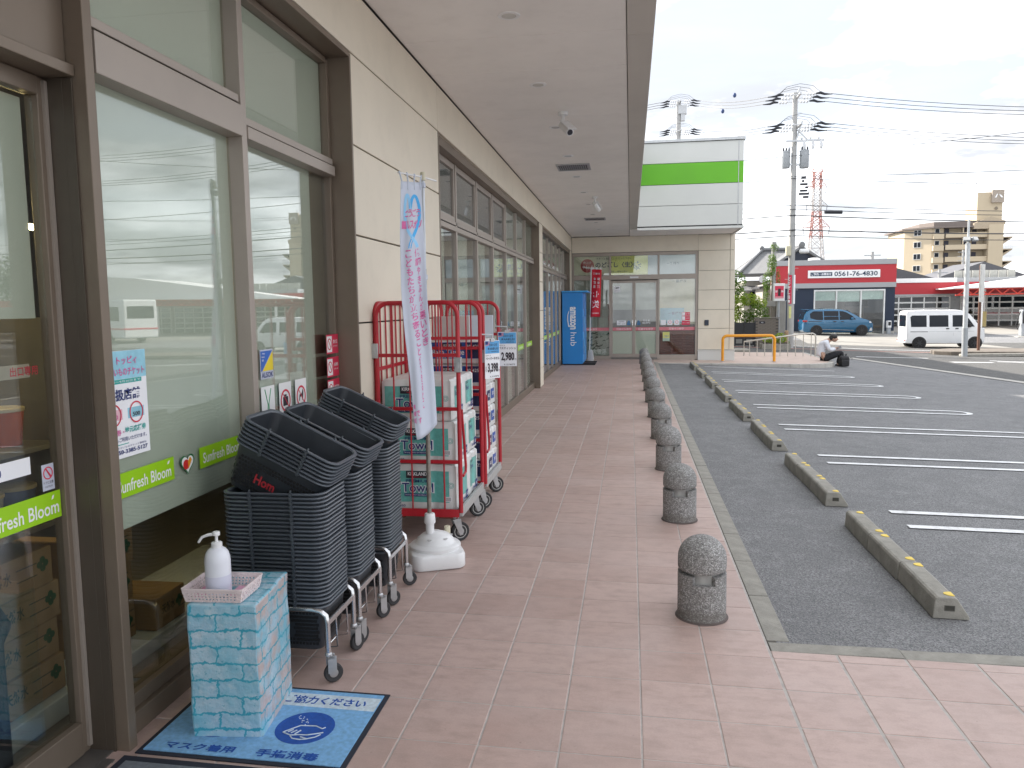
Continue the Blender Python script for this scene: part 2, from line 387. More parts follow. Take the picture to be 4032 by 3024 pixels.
tag(g.build('parking_lot', LOT, None, 60), 'dark grey asphalt parking lot sloping gently to the right', kind='structure')
def patch(name, c, mat, lift, n=14, m=14, label=None):
    """sheet over the terrain between four corners (x, y)"""
    p = MB()
    for j in range(m + 1):
        for i in range(n + 1):
            u, v = i / n, j / m
            a = [c[0][k] * (1 - u) + c[1][k] * u for k in (0, 1)]; b = [c[3][k] * (1 - u) + c[2][k] * u for k in (0, 1)]
            x, y = a[0] * (1 - v) + b[0] * v, a[1] * (1 - v) + b[1] * v; p.v.append((x, y, tz(x, y) + lift))
    for j in range(m):
        for i in range(n): k = j * (n + 1) + i; p.f.append((k, k + 1, k + n + 2, k + n + 1))
    return tag(p.build(name, mat, None, 60), label, kind='structure')
patch('road', [(7.6, 28.2), (10.1, 14.0), (60, 14.0), (60, 44.5)], ROADM, .004, 40, 30, 'lighter worn asphalt of the driveway and road')
patch('road', [(2, 28.2), (7.6, 28.2), (60, 44.5), (2, 44.5)], ROADM, .0045, 40, 20, 'worn asphalt street running behind the parking lot')
FORE = M('forecourt_concrete', (.235, .225, .205), .85, 0, .15, .7, .2, 60, grime=.2)
patch('forecourt', [(8.8, 41.0), (18.2, 40.6), (16.2, 53.6), (10.2, 53.6)], FORE, .008, 16, 16, 'pale concrete forecourt under the parked blue car')
patch('forecourt', [(17.5, 52.5), (60, 52.5), (60, 66), (17.5, 66)], FORE, .009, 30, 12, 'pale concrete forecourt before the roller doors')
LINE = M('road_paint', (.72, .73, .74), .6, 0, .10, 5, .2, 90, grime=.55)
PINKL = M('pink_road_paint', (.50, .20, .15), .7, 0, .2, 3)
patch('gutter_strip', [(7.2, 28.3), (7.55, 28.3), (10.25, 13.8), (9.9, 13.8)], CONC_L, .012, 2, 30, 'pale concrete drain strip across the lot')
patch('road_edge_line', [(4.5, 36.9), (40, 37.6), (40, 37.8), (4.5, 37.1)], LINE, .010, 50, 1, 'white edge line along the street')
patch('road_edge_line', [(3.2, 33.0), (20, 37.0), (20, 37.15), (3.2, 33.2)], PINKL, .011, 40, 1, 'faded red line along the street')
patch('road_edge_line', [(7.9, 29.0), (10.6, 29.9), (10.6, 30.1), (7.9, 29.2)], LINE, .012, 8, 1, 'short white stop line at the lot exit')
patch('road_marking', [(10.6, 27.6), (12.0, 28.0), (11.9, 28.3), (10.5, 27.9)], LINE, .012, 4, 1, 'worn white mark near the lot exit')
patch('road_marking', [(12.3, 29.2), (16.2, 27.6), (16.3, 27.75), (12.4, 29.35)], LINE, .012, 8, 1, 'long white hatching line before the traffic island')
patch('road_marking', [(12.3, 28.6), (16.2, 27.2), (16.3, 27.35), (12.4, 28.75)], LINE, .012, 8, 1, 'second hatching line before the traffic island')

# parking bay markings: two strokes joined by a round end
def stroke(p, pts, w, lift):
    k = len(pts); b = len(p.v)
    for i, (x, y) in enumerate(pts):
        a = pts[max(i - 1, 0)]; c = pts[min(i + 1, k - 1)]; dx, dy = c[0] - a[0], c[1] - a[1]; L = math.hypot(dx, dy)
        nx_, ny = -dy / L * w / 2, dx / L * w / 2
        for s_ in (1, -1):
            X, Y = x + s_ * nx_, y + s_ * ny; p.v.append((X, Y, tz(X, Y) + lift))
    for i in range(k - 1): q = b + 2 * i; p.f.append((q, q + 1, q + 3, q + 2))
rowsY = [6.21, 8.58, 10.81, 13.0, 15.17, 17.32, 19.44]
for i, yc in enumerate(rowsY):
    p = MB(); h = .21 - .003 * i; xe = 5.02; x0 = 2.03 - .01 * i
    pts = [(x0 + (xe - x0) * k / 10, yc + h) for k in range(11)] + [(xe + h * math.sin(a), yc + h * math.cos(a)) for a in [PI * k / 14 for k in range(1, 14)]] + [(xe - (xe - x0) * k / 10, yc - h) for k in range(11)]
    stroke(p, pts, .085, .008)
    tag(p.build('parking_line', LINE), 'white double parking line, %s from the camera' % NTH[i], kind='structure')
p = MB(); stroke(p, [(1.95 + .33 * k, 21.25) for k in range(11)], .085, .008)
tag(p.build('parking_line', LINE), 'single white parking line beside the far kerb', kind='structure')

# tiled walkway
GROUT = M('grout', (.40, .37, .35), .9, 0, .15, 20)
pav = MB(); ex = (-2.4, .653)
def plane_quad(mb, x0, x1, y0, y1, dz): mb.poly([(x0, y0, fz(x0) + dz), (x1, y0, fz(x1) + dz), (x1, y1, fz(x1) + dz), (x0, y1, fz(x0) + dz)])
plane_quad(pav, -2.4, .653, -3, 23.38, -.0022); plane_quad(pav, .653, 7, -3, 3.668, -.0022)
pavement = tag(pav.build('pavement', GROUT), 'pinkish square tiled walkway under the canopy', kind='structure')
TIL_O, TIL_J = tile_mat('clay_tile', True), tile_mat('clay_tile_far', False)
def tile_geo(mb, w, d, at=None):
    a, b, i = w / 2, d / 2, .0022
    V = [(-a, -b, -.008), (a, -b, -.008), (a, b, -.008), (-a, b, -.008), (-a, -b, -.0018), (a, -b, -.0018), (a, b, -.0018), (-a, b, -.0018), (-a + i, -b + i, 0), (a - i, -b + i, 0), (a - i, b - i, 0), (-a + i, b - i, 0)]
    o = len(mb.v)
    for v in V:
        if at: x, y = v[0] + at[0], v[1] + at[1]; mb.v.append((x, y, v[2] + fz(x)))
        else: mb.v.append(v)
    for r in (0, 4):
        for k in range(4): mb.f.append((o + r + k, o + r + (k + 1) % 4, o + r + 4 + (k + 1) % 4, o + r + 4 + k))
    mb.f.append((o + 8, o + 9, o + 10, o + 11))
cells = []
X0, Y0, T = .0447, 3.587, .3
for k in range(-7, 2):
    for j in range(-9, 66):
        y0 = Y0 + j * T; y1 = min(y0 + T, 23.37)
        if y1 - y0 > .05: cells.append((X0 + k * T, X0 + k * T + T, y0, y1))
for k in range(2, 16):
    for j in range(-9, 0): cells.append((X0 + k * T + .006, X0 + k * T + T, Y0 + j * T, Y0 + j * T + T))
    cells.append((X0 + k * T + .006, X0 + k * T + T, Y0, 3.667))
def seen(c):
    x, y = (c[0] + c[1]) / 2, (c[2] + c[3]) / 2
    a = math.degrees(math.atan2(x, y))
    return -43 < a < 26.5 and math.hypot(x, y) > 2.1 and not (x < -1.72 and y > 2.6)
cells.sort(key=lambda c: (not seen(c), math.hypot((c[0] + c[1]) / 2, (c[2] + c[3]) / 2)))
tmesh = {}; far = MB()
for i, (x0, x1, y0, y1) in enumerate(cells):
    w, d = round(x1 - x0 - .0065, 4), round(y1 - y0 - .0065, 4); xc, yc = (x0 + x1) / 2, (y0 + y1) / 2
    if i < 298 and seen(cells[i]):
        if (w, d) not in tmesh:
            b = MB(); tile_geo(b, w, d); tmesh[w, d] = b.mesh('tile', TIL_O)
        o = link('tile', tmesh[w, d], pavement)
        o.location = (xc, yc, fz(xc) + rnd.uniform(-.0006, .0006)); o.rotation_euler = (rnd.uniform(-.001, .001), .01277 + rnd.uniform(-.001, .001), 0)
    else: tile_geo(far, w, d, (xc, yc))
tag(far.build('tile', TIL_J, pavement), kind='stuff')

# kerb stones, flush with the tiles
kerb = MB(); kerb.box(.656, .764, 3.9, 22.0, -.16, -.03)
kerb = tag(kerb.build('kerb', CONC), 'flush concrete edging between tiles and asphalt', kind='structure')
y = 3.79; ks = []
kst = MB().box(-.0535, .0535, -.296, .296, -.10, 0).mesh('kerb_stone', CONC)
while y < 21.9:
    o = link('kerb_stone', kst, kerb, .004); o.location = (.71, y + .298, fz(.71) - .002 + rnd.uniform(-.0015, .0015)); o.rotation_euler = (0, .01277, rnd.uniform(-.002, .002)); y += .598
x = .657
for i in range(12):
    o = link('kerb_stone', kst, kerb, .004); o.location = (x + .298, 3.727, fz(x + .3) - .002); o.rotation_euler = (0, .01277, PI / 2); x += .598

# far raised sidewalk with its curved kerb
SW = M('pale_pavers', (.50, .40, .35), .8, 0, .10, 3, .2, 60, grime=.1)
out = [(.66, 21.95), (2.2, 22.05), (4.3, 22.1)] + [(4.4 + 1.35 * math.sin(a), 23.55 - 1.45 * math.cos(a)) for a in [rad(k) for k in range(6, 91, 12)]] + [(5.80, 24.6), (5.85, 27.5)]
inn = [(.66, 22.08), (2.2, 22.18), (4.3, 22.23)] + [(4.4 + 1.22 * math.sin(a), 23.55 - 1.32 * math.cos(a)) for a in [rad(k) for k in range(6, 91, 12)]] + [(5.67, 24.6), (5.72, 27.5)]
sw = MB(); sw.poly([(x, y, fz(x) - .004) for x, y in inn] + [(.66, 27.5, fz(.66) - .004)])
sidewalk = tag(sw.build('sidewalk', SW), 'pale raised sidewalk at the far end of the parking lot', kind='structure')
for i in range(len(out) - 1):
    b = MB()
    a = [out[i], out[i + 1], inn[i + 1], inn[i]]
    cx_, cy_ = sum(q[0] for q in a) / 4, sum(q[1] for q in a) / 4
    a = [(q[0] + (cx_ - q[0]) * .006, q[1] + (cy_ - q[1]) * .006) for q in a]
    b.v += [(x, y, tz(max(x, .8), y) - .05) for x, y in a] + [(x, y, fz(x)) for x, y in a]
    b.f += [(3, 2, 1, 0), (4, 5, 6, 7), (0, 1, 5, 4), (1, 2, 6, 5), (2, 3, 7, 6), (3, 0, 4, 7)]
    b.build('kerb_stone', CONC_L, sidewalk, None, .012)

# ------------------------------------------------------------------ supermarket building
shop = thing('supermarket_building', 'long cream clad supermarket with glazed front and deep white canopy', 'supermarket', (-3, 10, 0))
WX = -1.725                                             # face of the cladding
def panel(x0, x1, y0, y1, z0, z1, mat=CLAD, name='cladding_panel'):
    return MB().box(x0, x1, y0, y1, z0, z1).build(name, mat, shop, None, .004)
G = .005
zj = [.03, .40, .965, 1.523, 2.082, 2.643, 3.203]
for y0, y1 in ((4.826, 7.066), (15.03, 15.585), (-4.0, 1.0)):
    for a, b in zip(zj[:-1], zj[1:]): panel(WX - .03, WX, y0 + G, y1 - G, a + G, b - G)
for y0, y1 in ((-4, 2.3), (2.3, 7.066), (7.066, 12.8), (12.8, 18.2), (18.2, 23.37)): panel(WX - .03, WX, y0 + G, y1 - G, 3.203 + G, 3.606)
for y0, y1 in ((4.83, 7.07), (15.04, 15.58), (-4, 1.0), (22.95, 23.37)): bx('wall', DARK, shop, -2.05, WX - .032, y0, y1, -.1, 3.2)
panel(WX - .03, WX, 22.955, 23.37, .03, 3.198)
bx('wall', CLAD, shop, -2.05, WX - .032, -4, 23.4, 3.205, 3.64)
bx('wall', M('base_course', (.30, .29, .27), .8), shop, WX - .03, WX + .004, 4.83, 7.07, -.05, .028)
# interior shell
INT = M('interior_wall', (.22, .20, .18), .8)
bx('interior_wall', INT, shop, -9.2, -9.0, -4, 23, 0, 3.6); bx('interior_wall', INT, shop, -9, -1.95, -4.2, -4, 0, 3.6)
bx('interior_floor', M('interior_floor', (.24, .22, .20), .4), shop, -9, -2.06, -4, 23.3, -.12, .026)
bx('interior_ceiling', INT, shop, -9, -2.06, -4, 23.3, 3.22, 3.3)
LAMP = M('warm_light_strip', (.9, .8, .5), emit=((1, .78, .36), 6))
for k, (x, y, z) in enumerate(((-2.75, 1.9, 2.05), (-2.75, 2.35, 2.0), (-3.3, 2.1, 1.95))):
    bx('light_strip', LAMP, shop, x, x + .03, y, y + 1.3, z, z + .025)
# roof mass, canopy soffit and fascias
ROOFM = M('roof_sheet', (.33, .33, .33), .7)
bx('roof', ROOFM, shop, -9.2, .12, -4, 40, 3.68, 5.80); bx('roof', ROOFM, shop, .13, 2.86, 21.47, 40, 3.66, 5.80)
sy = [-3.9, -2.35, -.8, .9, 2.55, 4.25, 5.1, 5.99, 6.845, 8.5, 10.2, 11.9, 13.6, 15.3, 17.0, 18.7, 20.4, 22.0, 23.36]
for a, b in zip(sy[:-1], sy[1:]):
    panel(WX + .004, -.034, a + .002, b - .002, 3.62, 3.66, SOFFIT, 'soffit_panel')
sy2 = [-3.9, .5, 4.1, 6.1, 9.7, 13.3, 16.9, 21.44]
for a, b in zip(sy2[:-1], sy2[1:]):
    panel(-.028, .168, a + .002, b - .002, 3.612, 3.66, SOFFIT_E, 'soffit_panel')
for a, b in zip([-.028, 1.0, 1.95, 2.9][:-1], [1.0, 1.95, 2.9]): panel(a + .003, b - .003, 21.46, 23.36, 3.60, 3.65, SOFFIT, 'soffit_panel')
for a, b in zip(sy2[:-1], sy2[1:]):
    for z0, z1, m in ((3.67, 4.21, CLAD_W), (4.21, 4.75, CLAD_W), (4.75, 5.29, LIME), (5.29, 5.83, CLAD_W)):
        panel(.13, .165, a + G, b - G, z0 + G, z1 - G, m, 'fascia_panel')
bx('coping', GALV, shop, -9.3, .19, -4, 21.4, 5.835, 5.90)
# end wing fascia with the lime band, faces the camera
FYF = 21.42
for z0, z1, m in ((3.67, 4.20, CLAD_W), (4.20, 4.745, CLAD_W), (4.745, 5.295, LIME), (5.295, 5.83, CLAD_W)):
    panel(.172, 2.765, FYF, FYF + .04, z0 + .006, z1 - .006, m, 'fascia_panel'); panel(2.785, 2.90, FYF, FYF + .04, z0 + .003, z1 - .003, m, 'fascia_panel')
    for a, b in ((21.465, 25.0), (25.0, 29.0), (29, 34)): panel(2.87, 2.905, a + G, b - G, z0 + .003, z1 - .003, m, 'fascia_panel')
bx('corner_strip', GALV, shop, 2.767, 2.783, FYF - .004, FYF + .03, 3.66, 5.83)
bx('coping', GALV, shop, -.02, 2.94, 21.385, 40, 5.835, 5.905, .004)
bx('fascia_trim', DARK, shop, .172, 2.90, FYF - .001, FYF + .03, 3.642, 3.672)
bx('fascia_trim', CLAD_W, shop, .172, 2.93, FYF - .03, FYF + .03, 3.575, 3.64, .004)
bx('fascia_trim', CLAD_W, shop, 2.87, 2.93, FYF + .034, 34, 3.575, 3.65, .004)
# end wing walls
EY = 23.4
wz = [.275, .893, 1.44, 2.006, 2.566, 3.14, 3.60]
for a, b in zip(wz[:-1], wz[1:]):
    panel(1.945 if b < 3.2 else 1.945, 2.834 - G, EY, EY + .03, a + G, b - G); panel(2.834 + G, 2.972, EY, EY + .03, a + G, b - G)
    for c, d in ((EY + .035, 26), (26, 30), (30, 34)): panel(2.942, 2.972, c + G, d - G, a + G, b - G)
panel(WX + .004, 1.94, EY, EY + .03, 3.14 + G, 3.60)
bx('base_course', CLAD_W, shop, 1.945, 2.99, EY - .02, EY + .03, -.12, .245, .004); bx('base_course', CLAD_W, shop, 2.95, 2.99, EY + .034, 34, -.3, .245)
bx('base_trim', CLAD_W, shop, 1.93, 3.0, EY - .035, EY + .03, .247, .272, .004)
bx('wall', INT, shop, 1.95, 2.94, EY + .032, 34, -.3, 3.64); bx('wall', INT, shop, -9, 1.94, 26.6, 26.8, -.2, 3.6); bx('wall', INT, shop, -1.7, 1.94, EY + .032, EY + .25, 3.14, 3.64)
bx('interior_floor', M('interior_floor'), shop, -1.72, 1.94, EY + .1, 26.6, -.12, .03); bx('interior_ceiling', INT, shop, -1.72, 1.94, EY + .26, 26.6, 3.06, 3.1)
bx('card_reader', M('dark_box', (.02, .03, .05), .4), shop, 2.13, 2.25, EY - .03, EY, .98, 1.14, .006)

# --- glazing
def frame_part(name, boxes, mat, parent, bevel=.003):
    m = MB()
    for b in boxes: m.box(*b)
    return m.build(name, mat, parent, None, bevel)
GX = -1.90
# front section with two tall lights
w1 = frame_part('window', [(-2.0, -1.80, 2.457, 2.503, .0, 3.6)], BRONZE, shop)
frame_part('frame', [(-1.95, -1.832, 2.506, 2.545, .16, 3.15), (-1.94, -1.722, 4.802, 4.824, .02, 3.186), (-1.94, -1.722, 2.51, 4.80, 3.166, 3.20), (-1.92, -1.86, 4.765, 4.80, .16, 3.15), (-1.92, -1.86, 2.55, 4.76, 3.125, 3.16)], BRONZE, w1)
bx('mullion', BRONZE_L, w1, -1.955, -1.83, 3.587, 3.637, .14, 3.12, .003)
frame_part('transom', [(-1.94, -1.824, 2.547, 3.585, 2.44, 2.585), (-1.94, -1.838, 2.547, 3.585, 2.598, 2.634)], BRONZE_L, w1)
frame_part('transom', [(-1.94, -1.824, 3.639, 4.763, 2.44, 2.499), (-1.94, -1.838, 3.639, 4.763, 2.508, 2.545)], BRONZE_L, w1)
bx('gasket', DARK, w1, -1.93, -1.85, 2.546, 3.586, 2.586, 2.597); bx('gasket', DARK, w1, -1.93, -1.85, 3.638, 4.764, 2.50, 2.507)
frame_part('sill', [(-2.0, -1.85, 2.506, 4.80, .0, .105), (-1.97, -1.872, 2.506, 4.80, .106, .163)], BRONZE, w1)
for y0, y1 in ((2.546, 3.586), (3.638, 4.764)):
    for z0, z1 in ((.164, 2.439), (2.635 if y0 < 3 else 2.546, 3.124)): bx('pane', GLASS, w1, GX - .006, GX, y0, y1, z0, z1)
bx('film', FILM, w1, GX - .014, GX - .010, 2.55, 3.583, .79, 2.44); bx('film', FILM, w1, GX - .014, GX - .010, 3.64, 4.55, .79, 2.44)
bx('film', FILM, w1, GX - .014, GX - .010, 2.55, 3.583, 2.636, 3.12); bx('film', FILM, w1, GX - .014, GX - .010, 3.64, 4.76, 2.547, 3.12)
bx('inner_jamb', M('inner_jamb', (.17, .145, .11), .6), w1, -2.06, GX - .02, 4.56, 4.79, .1, 3.1)
SX = GX + .0012
def on_glass(name, mat, parent, y0, y1, z0, z1, x=SX, t=.0008): return MB().box(x, x + t, y0, y1, z0, z1).build(name, mat, parent)
def green_band(parent, y0, y1, z0, z1, x, text='Sunfresh Bloom', lo=None, hi=None):
    b = on_glass('green_band', GREENF, parent, y0, y1, z0, z1, x)
    return b
green_band(w1, 2.546, 2.986, .914, 1.010, SX)
t = MB(); add_text(t, 'Sunfresh Bloom', (SX + .0014, 2.79, .957), LY, FZ, .345, .048, .012); t.prism([(2.937, .985), (2.95, .987), (2.957, 1.0), (2.944, .997)], 'x', SX + .001, SX + .0018); t.build('lettering', WHITE, w1)
green_band(w1, 3.186, 3.584, .914, 1.008, SX)
letter('Sunfresh Bloom', (SX + .0014, 3.385, .957), LY, FZ, WHITE, w1, .345, .048, .012)
# heart shaped fruit emblem
def heart(c, w, h, x, th, n=40):
    P = []
    for k in range(n):
        a = 2 * PI * k / n; P.append((c[0] + w / 2 * math.sin(a) ** 3, c[1] + h / 2 * (13 * math.cos(a) - 5 * math.cos(2 * a) - 2 * math.cos(3 * a) - math.cos(4 * a)) / 15))
    return MB().prism(P, 'x', x, x + th)
heart((3.088, .96), .105, .092, SX, .0006).build('emblem', M('emblem_green', (.02, .16, .05), .4), w1)
heart((3.088, .960), .088, .076, SX + .0008, .0006).build('emblem', WHITE, w1)
e = MB(); e.sector((SX + .0016, 3.075, .957), .022, 0, 2 * PI, 'x', .0006); e.build('emblem', M('emblem_red', (.6, .03, .03), .4), w1)
e = MB(); e.prism([(3.09, .935), (3.118, .972), (3.106, .986), (3.088, .968)], 'x', SX + .0024, SX + .003); e.build('emblem', M('emblem_orange', (.8, .33, .02), .4), w1)
# security and rule stickers on the second light
s = on_glass('sticker', M('pale_sticker', (.5, .53, .62), .5), w1, 3.80, 3.946, 1.255, 1.41)
MB().prism([(3.806, 1.402), (3.940, 1.402), (3.815, 1.297), (3.806, 1.297)], 'x', SX + .001, SX + .0016).build('sticker', BLUEI, w1)
MB().prism([(3.944, 1.398), (3.944, 1.297), (3.822, 1.297)], 'x', SX + .001, SX + .0016).build('sticker', YELL, w1)
letter('ALSOK', (SX + .0018, 3.875, 1.276), LY, FZ, NAVYI, w1, .132, .028, .02)
for i, q in enumerate(('Always', 'Security', 'OK')): letter(q, (SX + .002, 3.838 - .005 * i, 1.388 - .017 * i), LY, FZ, WHITE, w1, None, .010, .02)
def no_sign(y, z, r, x=SX + .0018):
    m = MB(); m.sector((x, y, z), r, 0, 2 * PI, 'x', .0006, 28, r * .82)
    d = r * .9 * .707; m.prism([(y - d, z + d + .004), (y - d + .005, z + d + .005), (y + d, z - d + .002), (y + d - .005, z - d - .003)], 'x', x + .0007, x + .0012); return m
for i, y in enumerate((3.796, 4.005, 4.213)):
    on_glass('sticker', WHITE, w1, y, y + .153, 1.00, 1.215)
    if i:
        no_sign(y + .076, 1.115, .062).build('sticker', REDI, w1)
        if i == 1: m = MB(); m.box(SX + .001, SX + .0015, y + .045, y + .108, 1.085, 1.135); m.box(SX + .001, SX + .0015, y + .06, y + .09, 1.136, 1.148)
        else: m = MB(); m.prism([(y + .045, 1.09), (y + .055, 1.125), (y + .085, 1.13), (y + .10, 1.155), (y + .108, 1.14), (y + .10, 1.09), (y + .092, 1.09), (y + .09, 1.115), (y + .06, 1.11), (y + .055, 1.09)], 'x', SX + .001, SX + .0015)
        m.build('sticker', INK, w1)
    else:
        m = MB(); m.tube([(SX + .001, y + .04, 1.2), (SX + .001, y + .07, 1.12), (SX + .001, y + .065, 1.05)], .003, 4); m.tube([(SX + .001, y + .11, 1.2), (SX + .001, y + .08, 1.12), (SX + .001, y + .085, 1.05)], .003, 4); m.build('sticker', M('sign_green', (.05, .32, .14), .5), w1)
        letter('ご遠慮ください', (SX + .0016, y + .076, 1.02), LY, FZ, M('sign_green'), w1, .11, .014)
for i, (z0, z1, a, b) in enumerate(((1.337, 1.457, '禁 煙', 'NO SMOKING'), (1.192, 1.315, '火気厳禁', 'NO OPEN FLAME'), (1.05, 1.175, '危険物', 'NO DANGEROUS'))):
    x = -1.858
    on_glass('sticker', REDST, w1, 4.60, 4.797, z0, z1, x); on_glass('sticker', WHITE, w1, 4.606, 4.688, z0 + .01, z1 - .01, x + .001)
    no_sign(4.647, (z0 + z1) / 2, .036, x + .002).build('sticker', REDI, w1)
    letter(a, (x + .002, 4.742, z0 + .074), LY, FZ, WHITE, w1, .072, .024, .012); letter(b, (x + .002, 4.742, z0 + .046), LY, FZ, WHITE, w1, .07, .009)

# second section
GX = -1.858; SX = GX + .0012
w2 = frame_part('window', [(-1.95, WX, 7.075, 7.12, .0, 3.198), (-1.95, WX, 14.985, 15.028, .0, 3.198), (-1.95, -1.75, 7.122, 14.983, 3.115, 3.198)], BRONZE, shop)
frame_part('transom', [(-1.94, -1.83, 7.122, 14.983, 2.475, 2.51), (-1.94, -1.825, 7.122, 14.983, 2.41, 2.462)], BRONZE_L, w2); bx('gasket', DARK, w2, -1.93, -1.84, 7.125, 14.98, 2.4625, 2.4745)
bx('sill', BRONZE, w2, -1.97, -1.835, 7.122, 14.983, -.03, .14, .004)
mu2 = [7.12, 8.26, 9.405, 10.51, 11.62, 12.70, 13.80, 14.985]
for y in mu2[1:-1]: bx('mullion', BRONZE_L, w2, -1.955, -1.83, y - .028, y + .028, .142, 3.113, .003)
def bays(win, mu, z0, z1, z2, z3, dark):
    for i, (a, b) in enumerate(zip(mu[:-1], mu[1:])):
        bx('pane', GLASS, win, GX - .006, GX, a + .03, b - .03, z0, z1); bx('pane', GLASS, win, GX - .006, GX, a + .03, b - .03, z2, z3)
        bx('film', FILM, win, GX - .016, GX - .012, a + .05, a + .05 + (b - a - .1) * .62, z0 + .01, z1 - .01)
        bx('film', FILM_D if i < dark else FILM, win, GX - .016, GX - .012, a + .04, b - .04, z2, z3)
        if i < dark:
            m = MB()
            for q in ((GX - .004, GX + .018, a + .031, b - .031, z3 - .062, z3 - .001), (GX - .004, GX + .018, a + .031, b - .031, z2 + .001, z2 + .05), (GX - .004, GX + .018, a + .031, a + .075, z2 + .05, z3 - .062), (GX - .004, GX + .018, b - .075, b - .031, z2 + .05, z3 - .062)): m.box(*q)
            m.build('vent_sash', BRONZE_L, win, None, .003)
bays(w2, mu2, .141, 2.409, 2.511, 3.113, 4)
for a, b in zip(mu2[:-1], mu2[1:]):
    green_band(w2, a + .2, b - .2, .872, .962, SX) ; letter('Sunfresh Bloom', (SX + .0014, (a + b) / 2, .915), LY, FZ, WHITE, w2, .45, .05, .012)
# third section
w3 = frame_part('window', [(-1.95, -1.76, 15.59, 15.63, .0, 3.198), (-1.95, -1.76, 22.91, 22.95, .0, 3.198), (-1.95, -1.77, 15.632, 22.908, 3.12, 3.198)], BRONZE, shop)
frame_part('transom', [(-1.94, -1.83, 15.632, 22.908, 2.45, 2.49), (-1.94, -1.825, 15.632, 22.908, 2.36, 2.435)], BRONZE_L, w3)
bx('sill', BRONZE, w3, -1.97, -1.835, 15.632, 22.908, -.03, .145, .004)
mu3 = [15.63, 16.62, 17.66, 18.63, 19.71, 20.75, 21.85, 22.91]
for y in mu3[1:-1]: bx('mullion', BRONZE_L, w3, -1.955, -1.83, y - .028, y + .028, .147, 3.118, .003)
bays(w3, mu3, .146, 2.359, 2.491, 3.118, 1)
for a, b in zip(mu3[:5], mu3[1:6]): green_band(w3, a + .2, b - .2, .872, .962, SX); letter('Sunfresh Bloom', (SX + .0014, (a + b) / 2, .915), LY, FZ, WHITE, w3, .45, .05, .012)

# sliding exit door at the left edge
DX = -1.95
d1 = frame_part('sliding_door', [(DX - .05, DX, 2.412, 2.448, .03, 2.40), (DX - .045, DX + .004, .95, 2.411, .03, .148), (DX - .045, DX + .004, .95, 2.411, 2.34, 2.40)], BRONZE, shop)
bx('stile', BRONZE_L, d1, DX - .01, DX + .012, 2.432, 2.446, .05, 2.39)
bx('pane', GLASS, d1, DX - .026, DX - .02, .96, 2.41, .15, 2.338)
frame_part('door_head', [(-2.02, -1.84, .95, 2.455, 2.402, 2.44), (-2.0, -1.87, .95, 2.455, 2.445, 2.76), (-2.02, -1.84, .95, 2.455, 2.765, 2.80), (-1.99, -1.9, .95, 2.455, 2.80, 3.2)], BRONZE, shop)
frame_part('door_jamb', [(-2.0, -1.85, 2.449, 2.4565, .02, 2.40), (-1.99, -1.885, 2.4475, 2.4489, .02, 2.40)], BRONZE_D, shop)
bx('door_track', M('track_steel', (.20, .19, .18), .4, .7), shop, -2.05, -1.86, .95, 2.455, .0, .028)
dx = DX - .0185
green_band(d1, .97, 2.409, .910, 1.005, dx)
t = MB(); add_text(t, 'Sunfresh Bloom', (dx + .0014, 2.225, .951), LY, FZ, .345, .048, .012); t.prism([(2.365, .978), (2.374, .981), (2.379, .994), (2.37, .99)], 'x', dx + .001, dx + .0018); t.build('lettering', WHITE, d1)
on_glass('sticker', PAPER, d1, 1.9, 2.283, 1.086, 1.144, dx); letter('22：00', (dx + .0012, 2.105, 1.113), LY, FZ, NAVYI, d1, None, .027, .01)
on_glass('sticker', M('pale_sticker'), d1, 2.331, 2.386, 1.014, 1.104, dx); no_sign(2.3585, 1.073, .022, dx + .001).build('sticker', REDI, d1)
letter('ドアに注意', (dx + .0012, 2.3585, 1.041), LY, FZ, INK, d1, .045, .010, .01); letter('CAUTION', (dx + .0012, 2.3585, 1.027), LY, FZ, INK, d1, .035, .006)
on_glass('sticker', M('red_white_sign', (.42, .38, .33), .6), d1, 1.7, 2.325, 1.405, 1.45, dx - .012); letter('出口専用', (dx - .0105, 2.30, 1.4275), LY, FZ, REDI, d1, .12, .032, .02)
for i, (z0, z1) in enumerate(((1.9, 2.33),)): bx('roller_blind', FILM, d1, DX - .06, DX - .056, 1.0, 2.40, 1.60, 2.33)

# liquor shop front at the end of the walk
w4 = frame_part('window', [(-1.72, -1.665, EY + .02, EY + .12, .0, 3.135), (1.868, 1.938, EY + .02, EY + .12, .0, 3.135), (-1.664, 1.867, EY + .02, EY + .12, 3.045, 3.135), (-1.664, 1.867, EY + .01, EY + .12, 2.345, 2.484)], BRONZE_L, shop)
for x in (-.598, .81):
    bx('mullion', BRONZE_L, w4, x - .027, x + .027, EY + .02, EY + .11, 2.485, 3.044, .003); bx('mullion', BRONZE_L, w4, x - .027, x + .027, EY + .02, EY + .11, .0, 2.344, .003)
frame_part('sill', [(-1.664, -.626, EY + .02, EY + .12, 0, .10), (.838, 1.867, EY + .02, EY + .12, -.03, .13)], BRONZE_L, w4)
bx('motion_sensor', WHITEP, w4, -.02, .23, EY - .03, EY + .009, 2.385, 2.435, .006)
PY = EY + .06
for x0, x1 in ((-1.664, -.626), (-.57, .782), (.838, 1.867)): bx('pane', GLASS, w4, x0, x1, PY, PY + .006, 2.486, 3.043)
bx('pane', GLASS, w4, -1.664, -.626, PY, PY + .006, .101, 2.343); bx('pane', GLASS, w4, .838, 1.867, PY, PY + .006, .131, 2.343)
def pic(name, mat, parent, x0, x1, z0, z1, y=PY + .012, t=.002): return MB().box(x0, x1, y, y + t, z0, z1).build(name, mat, parent)
BAN = M('banner_green_yellow', (.78, .80, .22), .6, 0, .2, 1.5); BANB = M('banner_blue_grey', (.42, .50, .58), .6, 0, .12, 1.2)
